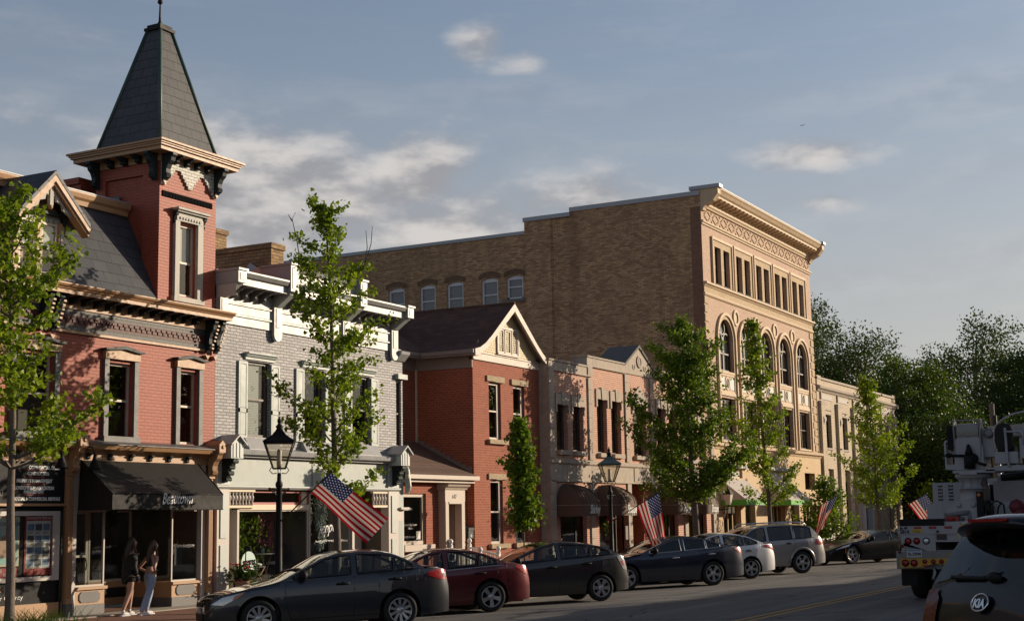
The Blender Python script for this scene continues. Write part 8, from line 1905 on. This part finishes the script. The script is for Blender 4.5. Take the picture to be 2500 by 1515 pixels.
# ------------------------------------------------------------ shop windows: clothes, plants, furniture
def tee(loc, label, m, words=None, w=.42, m2=None, hang=True):
    x, y, z = loc; r = root('t_shirt', loc, label, 't-shirt')
    P = [(-.5, 0), (-.5, -.62), (-.52, -1.35), (.52, -1.35), (.5, -.62), (.5, 0)]
    q = [(y+a*w*1.0*.5/.5*.5, z+b*w*.62) for a, b in [(-.22, .06), (-.55, -.06), (-.98, -.55), (-.72, -.72), (-.52, -.45), (-.55, -1.5), (.55, -1.5), (.52, -.45), (.72, -.72), (.98, -.55), (.55, -.06), (.22, .06), (.0, -.06)]]
    mb = MB(); mb.prism(q, 'x', x-.03, x+.03); mb.build('shirt', m, r)
    if m2:
        mb = MB(); mb.prism(q[:5]+[(y-.20*w, z-.1*w)], 'x', x+.031, x+.036); mb.prism([(2*y-a, b) for a, b in q[:5]]+[(y+.20*w, z-.1*w)], 'x', x+.031, x+.036); mb.build('sleeves', m2, r)
    if words:
        for i, t in enumerate(words): text(t, .13, (x+.04, y-.12, z-.30-.13*i), (0, 1, 0), (0, 0, 1), 'black_paint', r, width=.24, bold=.004)
    if hang: mb = MB(); mb.tube([(x, y-.13, z), (x, y, z+.07), (x, y+.13, z)], .010, 5); mb.tube([(x, y, z+.07), (x, y, z+.15)], .006, 5); mb.build('hanger', 'gold_trim', r)
mat('flower_red', (.5, .02, .03), .6); mat('charcoal_cloth', (.07, .075, .085), .85, var=.2); mat('white_cloth', (.78, .76, .73), .8, var=.06); mat('petal_white', (.62, .62, .55), .7, var=.15, ns=30); mat('petal_grey', (.34, .40, .38), .7, var=.15, ns=30); mat('petal_pink', (.42, .16, .19), .7, var=.2, ns=30); mat('rattan', (.06, .06, .06), .6, var=.3, ns=60); mat('straw', (.48, .36, .16), .8, var=.2); mat('flower_pink', (.58, .045, .09), .6, var=.2); mat('pale_terracotta', (.42, .27, .19), .8, var=.1); mat('sign_mint', (.45, .60, .55), .5, var=.03)
def shop_things():
    tee((-23.6, 24.05, 1.22), 'white raglan shirt printed THE BEAU in the clothes shop window', 'white_cloth', ('THE', 'BEAU'), .42, 'black_cloth')
    tee((-22.35, 25.18, 1.52), 'charcoal shirt on a hanger in the right display window', 'charcoal_cloth', None, .46)
    tee((-23.8, 24.4, 1.95), 'black shirt hanging high at the back of the clothes shop', 'black_cloth', None, .5)
    tee((-22.6, 22.05, 1.18), 'small pale shirt lying in the left display window', 'white_cloth', None, .34, None, False)
    w = root('wreath', (-23.2, 23.9, 2.2), 'dark star and wreath decoration hung above the shop entrance', 'wreath'); rng = random.Random(3)
    mb = MB(); leaf_faces(rng, [(Vector((-23.2, 23.95+.17*cos(a), 2.15+.17*sin(a))), 7, .03) for a in [k*.35 for k in range(18)]], .07, .1, mb); mb.build('foliage', 'dark_leaf', w)
    w = root('wreath', (-21.75, 47.2, 1.9), 'red and green flower arrangement in the window under the second brown awning', 'wreath')
    mb = MB(); leaf_faces(rng, [(Vector((-21.76, 47.15+rng.gauss(0, .22), 1.80+rng.gauss(0, .16))), 6, .05) for _ in range(30)], .1, .1, mb); mb.build('foliage', 'dark_leaf', w)
    mb = MB()
    for _ in range(14): mb.ball((-21.70, 47.3+rng.gauss(0, .14), 1.85+rng.gauss(0, .1)), .06, 6)
    mb.build('blossoms', 'flower_red', w)
    # flower shop
    def plant(base, h, rx, label, n, blooms=0, seed=1, leaf=.06):
        r = root('potted_tree', base, label, 'plant'); rng = random.Random(seed); x, y, z = base
        mb = MB(); mb.lathe([(.12, 0), (.15, .25), (.14, .25)], base, 12); mb.build('pot', 'pale_terracotta', r)
        mb = MB(); mb.tube([(x, y, z+.2), (x+.02, y+.03, z+h*.6), (x, y, z+h)], [.025, .018, .008], 6); mb.build('stem', 'bark', r)
        cl = [(Vector((x+rng.gauss(0, rx*.4), y+rng.gauss(0, rx*.55), z+h*rng.uniform(.32, 1.05))), 8, .07) for _ in range(n)]
        mb = MB(); leaf_faces(rng, cl, leaf, .1, mb); mb.build('foliage', 'mid_leaf', r)
        if blooms:
            mb = MB()
            for _ in range(blooms): c = rng.choice(cl)[0]; mb.ball((c.x+.08, c.y, c.z), .03, 6)
            mb.build('blossoms', 'petal_pink', r)
    plant((-22.75, 27.75, .35), 1.85, .60, 'leafy blossom tree filling the flower shop window', 190, 26, 4, .07)
    def chair(y, x, lab, flip):
        r = root('bistro_chair', (x, y, .3), lab, 'chair', 'bistro chairs in the flower shop'); s = -1 if flip else 1
        mb = MB(); mb.tube([(x-.2, y-s*.2, .5), (x-.2, y+s*.2, .92)], .016, 6); mb.build('leg', 'gold_trim', r); mb = MB(); mb.tube([(x+.2, y-s*.2, .5), (x+.2, y+s*.2, .92)], .016, 6); mb.build('leg', 'gold_trim', r)
        mb = MB(); mb.tube([(x-.19, y+s*.2, .5), (x-.19, y-s*.2, .92)], .016, 6); mb.build('leg', 'gold_trim', r); mb = MB(); mb.tube([(x+.19, y+s*.2, .5), (x+.19, y-s*.2, .92)], .016, 6); mb.build('leg', 'gold_trim', r)
        mb = MB(); mb.box((x-.22, y-.22, .92), (x+.22, y+.22, .95)); k = mb.build('seat', 'rattan', r)
        mb = MB(); mb.ball((x, y, .985), .23, 14, (1, 1, .24)); mb.build('cushion', 'white_cloth', k)
        P = [(x+.2*cos(a), y-s*(.20+.12), 1.30+.16*sin(a)) for a in [pi*k/8 for k in range(9)]]
        mb = MB(); mb.tube([(x+.2, y-s*.2, .95)]+P+[(x-.2, y-s*.2, .95)], .018, 6); mb.add([(x+.2, y-s*.2, .97), (x-.2, y-s*.2, .97)]+[P[-1], P[6], P[4], P[2], P[0]], [(0, 1, 2, 3, 4, 5, 6)]); mb.build('backrest', 'rattan', r)
    chair(28.15, -22.55, 'black rattan bistro chair left of the little table', False); chair(29.25, -22.75, 'black rattan bistro chair right of the little table', True)
    t = root('bistro_table', (-22.7, 28.7, .3), 'small white bistro table between two rattan chairs', 'table')
    mb = MB(); mb.lathe([(.30, 1.22), (.31, 1.235), (.30, 1.25)], (-22.7, 28.72, 0), 20); mb.build('table_top', 'white_paint', t)
    for a, b in ((-.2, .2), (.2, -.2)): mb = MB(); mb.tube([(-22.6, 28.72+a, .32), (-22.6, 28.72+b, 1.22)], .014, 6); mb.build('leg', 'gold_trim', t)
    v = root('flower_vase', (-22.7, 28.72, 1.25), 'glass vase of pink flowers on the bistro table', 'vase'); mb = MB(); mb.lathe([(.04, 1.25), (.05, 1.33), (.035, 1.40)], (-22.7, 28.72, 0), 10); mb.build('vase', 'sign_mint', v)
    rng = random.Random(8); mb = MB(); 
    for _ in range(16): mb.ball((-22.7+rng.gauss(0, .06), 28.72+rng.gauss(0, .08), 1.50+rng.gauss(0, .06)), .032, 6)
    mb.build('flowers', 'petal_pink', v)
    def garland(ys, m, lab, z1, x=-22.32, lo=.5, seed=0):
        r = root('hanging_flowers', (x, ys[0], z1), lab, 'flowers'); rng = random.Random(seed)
        for y in ys:
            L = rng.uniform(lo, lo+.75); mb = MB(); n = int(L/.024)
            for k in range(n):
                z = z1-k*.024; rr = .055*(1-.6*k/n)
                for _ in range(3): mb.ball((x+rng.gauss(0, rr), y+rng.gauss(0, rr), z), .020, 5)
            mb.build('strand', m, r)
    garland([29.88, 29.96, 30.04, 30.11], 'petal_white', 'white hanging wisteria in the left half of the lettered window', 2.62, lo=.65, seed=2); garland([30.45, 30.58, 30.70, 30.80], 'petal_grey', 'grey green hanging wisteria in the right half of the lettered window', 2.62, lo=.7, seed=3); garland([28.45, 28.56, 28.85, 28.95], 'petal_pink', 'pink hanging flowers over the bistro table', 2.25, -22.6, .3, 5)
    W_ = bpy.data.objects['shop_building']
    text('jeppe', .42, (-22.055, 30.18, 1.68), (0, 1, .10), (0, 0, 1), 'white_paint', W_, shear=.45, width=.80, bold=.001)
    s = root('round_sign', (-22.05, 27.36, 1.06), 'round mint window sign lettered stems in black script', 'sign')
    mb = MB(); mb.lathe([(.27, 0), (.27, .012)], (-22.06, 27.36, 1.06), 36, 'x'); mb.build('disc', 'sign_mint', s); text('stems', .24, (-22.043, 27.12, 1.0), (0, 1, .05), (0, 0, 1), 'black_tile', s, width=.48, shear=.2, bold=.004); 
    mb = MB(); mb.tube([(-22.04, 27.235, .92), (-22.04, 27.25, 1.36)], .008, 5); mb.build('long_stroke', 'black_paint', s)
    b = root('basket', (-22.4, 29.95, .52), 'tall straw basket standing inside the lettered window', 'basket'); mb = MB(); mb.lathe([(.10, .52), (.15, .98), (.14, .98), (.09, .55)], (-22.4, 30.12, 0), 14); mb.build('body', 'straw', b); mb = MB(); mb.tube([(-22.4, 30.02, .98), (-22.4, 30.06, 1.15), (-22.4, 30.18, 1.15), (-22.4, 30.22, .98)], .012, 5); mb.build('handle', 'straw', b)
    f = root('flower_pot', (-21.55, 26.62, .2), 'terracotta pot of pink flowers at the flower shop door', 'flower pot'); x, y = -21.55, 26.55; rng = random.Random(9)
    mb = MB(); mb.lathe([(.13, .2), (.19, .62), (.21, .62), (.21, .68), (.18, .68), (.16, .6)], (x, y, 0), 16); mb.build('pot', 'pale_terracotta', f)
    cl = [(Vector((x+rng.gauss(0, .14), y+rng.gauss(0, .15), .83+rng.gauss(0, .11))), 7, .05) for _ in range(70)]; mb = MB(); leaf_faces(rng, cl, .075, .1, mb); mb.build('foliage', 'dark_leaf', f)
    mb = MB()
    for _ in range(30): a = rng.uniform(0, 2*pi); q = rng.uniform(.5, 1); mb.ball((x+.30*q*cos(a)*.9, y+.30*q*sin(a), .85+rng.uniform(-.2, .26)), .028, 6, (1, 1, .7))
    mb.build('blossoms', 'flower_pink', f)
shop_things()
def bikes():
    def bicycle(x, y, lab, m):
        r = root('bicycle', (x, y, .1), lab, 'bicycle'); z0 = .1; R = .33; f, b = (x, y-.5), (x, y+.52)
        for p in (f, b):
            mb = MB(); n = 28; P = [(p[0], p[1]+R*cos(2*pi*k/n), z0+R+R*sin(2*pi*k/n)) for k in range(n+1)]; mb.tube(P, .02, 6, False); w = mb.build('wheel', 'tyre', r)
            mb = MB(); 
            for k in range(10): mb.tube([(p[0], p[1], z0+R), (p[0], p[1]+R*cos(k*.628), z0+R+R*sin(k*.628))], .004, 3)
            mb.build('spokes', 'alloy', w)
        s, h, c = (x, y+.22, .88), (x, y-.36, .92), (x, y+.08, .38)
        mb = MB()
        for a, q in ((s, h), (s, c), (h, c), ((*b, z0+R), c), ((*b, z0+R), s), ((*f, z0+R), (x, y-.37, 1.02))): mb.tube([a, q], .018, 6)
        mb.build('frame', m, r); mb = MB(); mb.ball((x, y+.24, .97), .12, 8, (.5, 1, .3)); mb.tube([s, (x, y+.24, .96)], .014, 6); mb.build('saddle', 'black_paint', r)
        mb = MB(); mb.tube([(x-.25, y-.34, 1.06), (x, y-.38, 1.06), (x+.25, y-.34, 1.06)], .014, 6); mb.build('handlebar', 'black_paint', r)
    bicycle(-19.1, 64.6, 'bicycle leaning behind the silver crossover', 'sign_red')
    def cyc(x, y):
        r = root('person', (x, y, .1), 'person in black clothes half hidden behind the small bushy tree', 'person', None, False)
        V = [((0, 0, .9), (.13, .15)), ((.02, 0, 1.1), (.12, .16)), ((.05, 0, 1.38), (.12, .17)), ((.07, 0, 1.5), .06), ((.09, 0, 1.6), .085), ((.10, 0, 1.72), .085)]; E = [(i, i+1) for i in range(5)]
        for s in (-1, 1):
            b = len(V); V += [((0, s*.1, .8), .095), ((.06, s*.11, .48), .065), ((0, s*.11, .1), .045), ((.12, s*.11, .04), .035), ((.05, s*.22, 1.38), .055), ((.14, s*.24, 1.1), .045), ((.36, s*.2, 1.05), .032), ((.43, s*.2, 1.05), .028)]
            E += [(0, b), (b, b+1), (b+1, b+2), (b+2, b+3), (2, b+4), (b+4, b+5), (b+5, b+6), (b+6, b+7)]
        body = skin('body', V, E, 'skin', r)
        skin('clothes', [(p, (q[0]*1.12, q[1]*1.12) if isinstance(q, tuple) else q*1.15) for p, q in V[:4]]+[(V[6+k][0], V[6+k][1]*1.15) for k in (0, 1, 4, 5, 8, 9, 12, 13)], [(0, 1), (1, 2), (2, 3), (0, 4), (4, 5), (2, 6), (6, 7), (0, 8), (8, 9), (2, 10), (10, 11)], 'black_cloth', r)
        skin('hair', [((.04, 0, 1.74), .08), ((.02, 0, 1.66), .075), ((.01, 0, 1.58), .05)], [(0, 1), (1, 2)], 'dark_hair', r); r.rotation_euler = (0, 0, radians(-80))
    cyc(-19.4, 64.4)
    b = root('bench', (-20.6, 72.0, .15), 'green metal bench with rounded arms beside the cream building', 'bench')
    mb = MB(); mb.box((-20.9, 71.0, .52), (-20.4, 73.2, .57)); mb.build('seat', 'green_copper', b); mb = MB(); mb.box((-20.95, 71.0, .65), (-20.9, 73.2, .98)); mb.build('backrest', 'mint_light', b)
    for y in (71.0, 73.2): mb = MB(); mb.tube([(-20.9, y, .15), (-20.92, y, .85), (-20.7, y, .88), (-20.42, y, .80), (-20.40, y, .15)], .03, 6); mb.build('arm_frame', 'green_copper', b)
bikes()
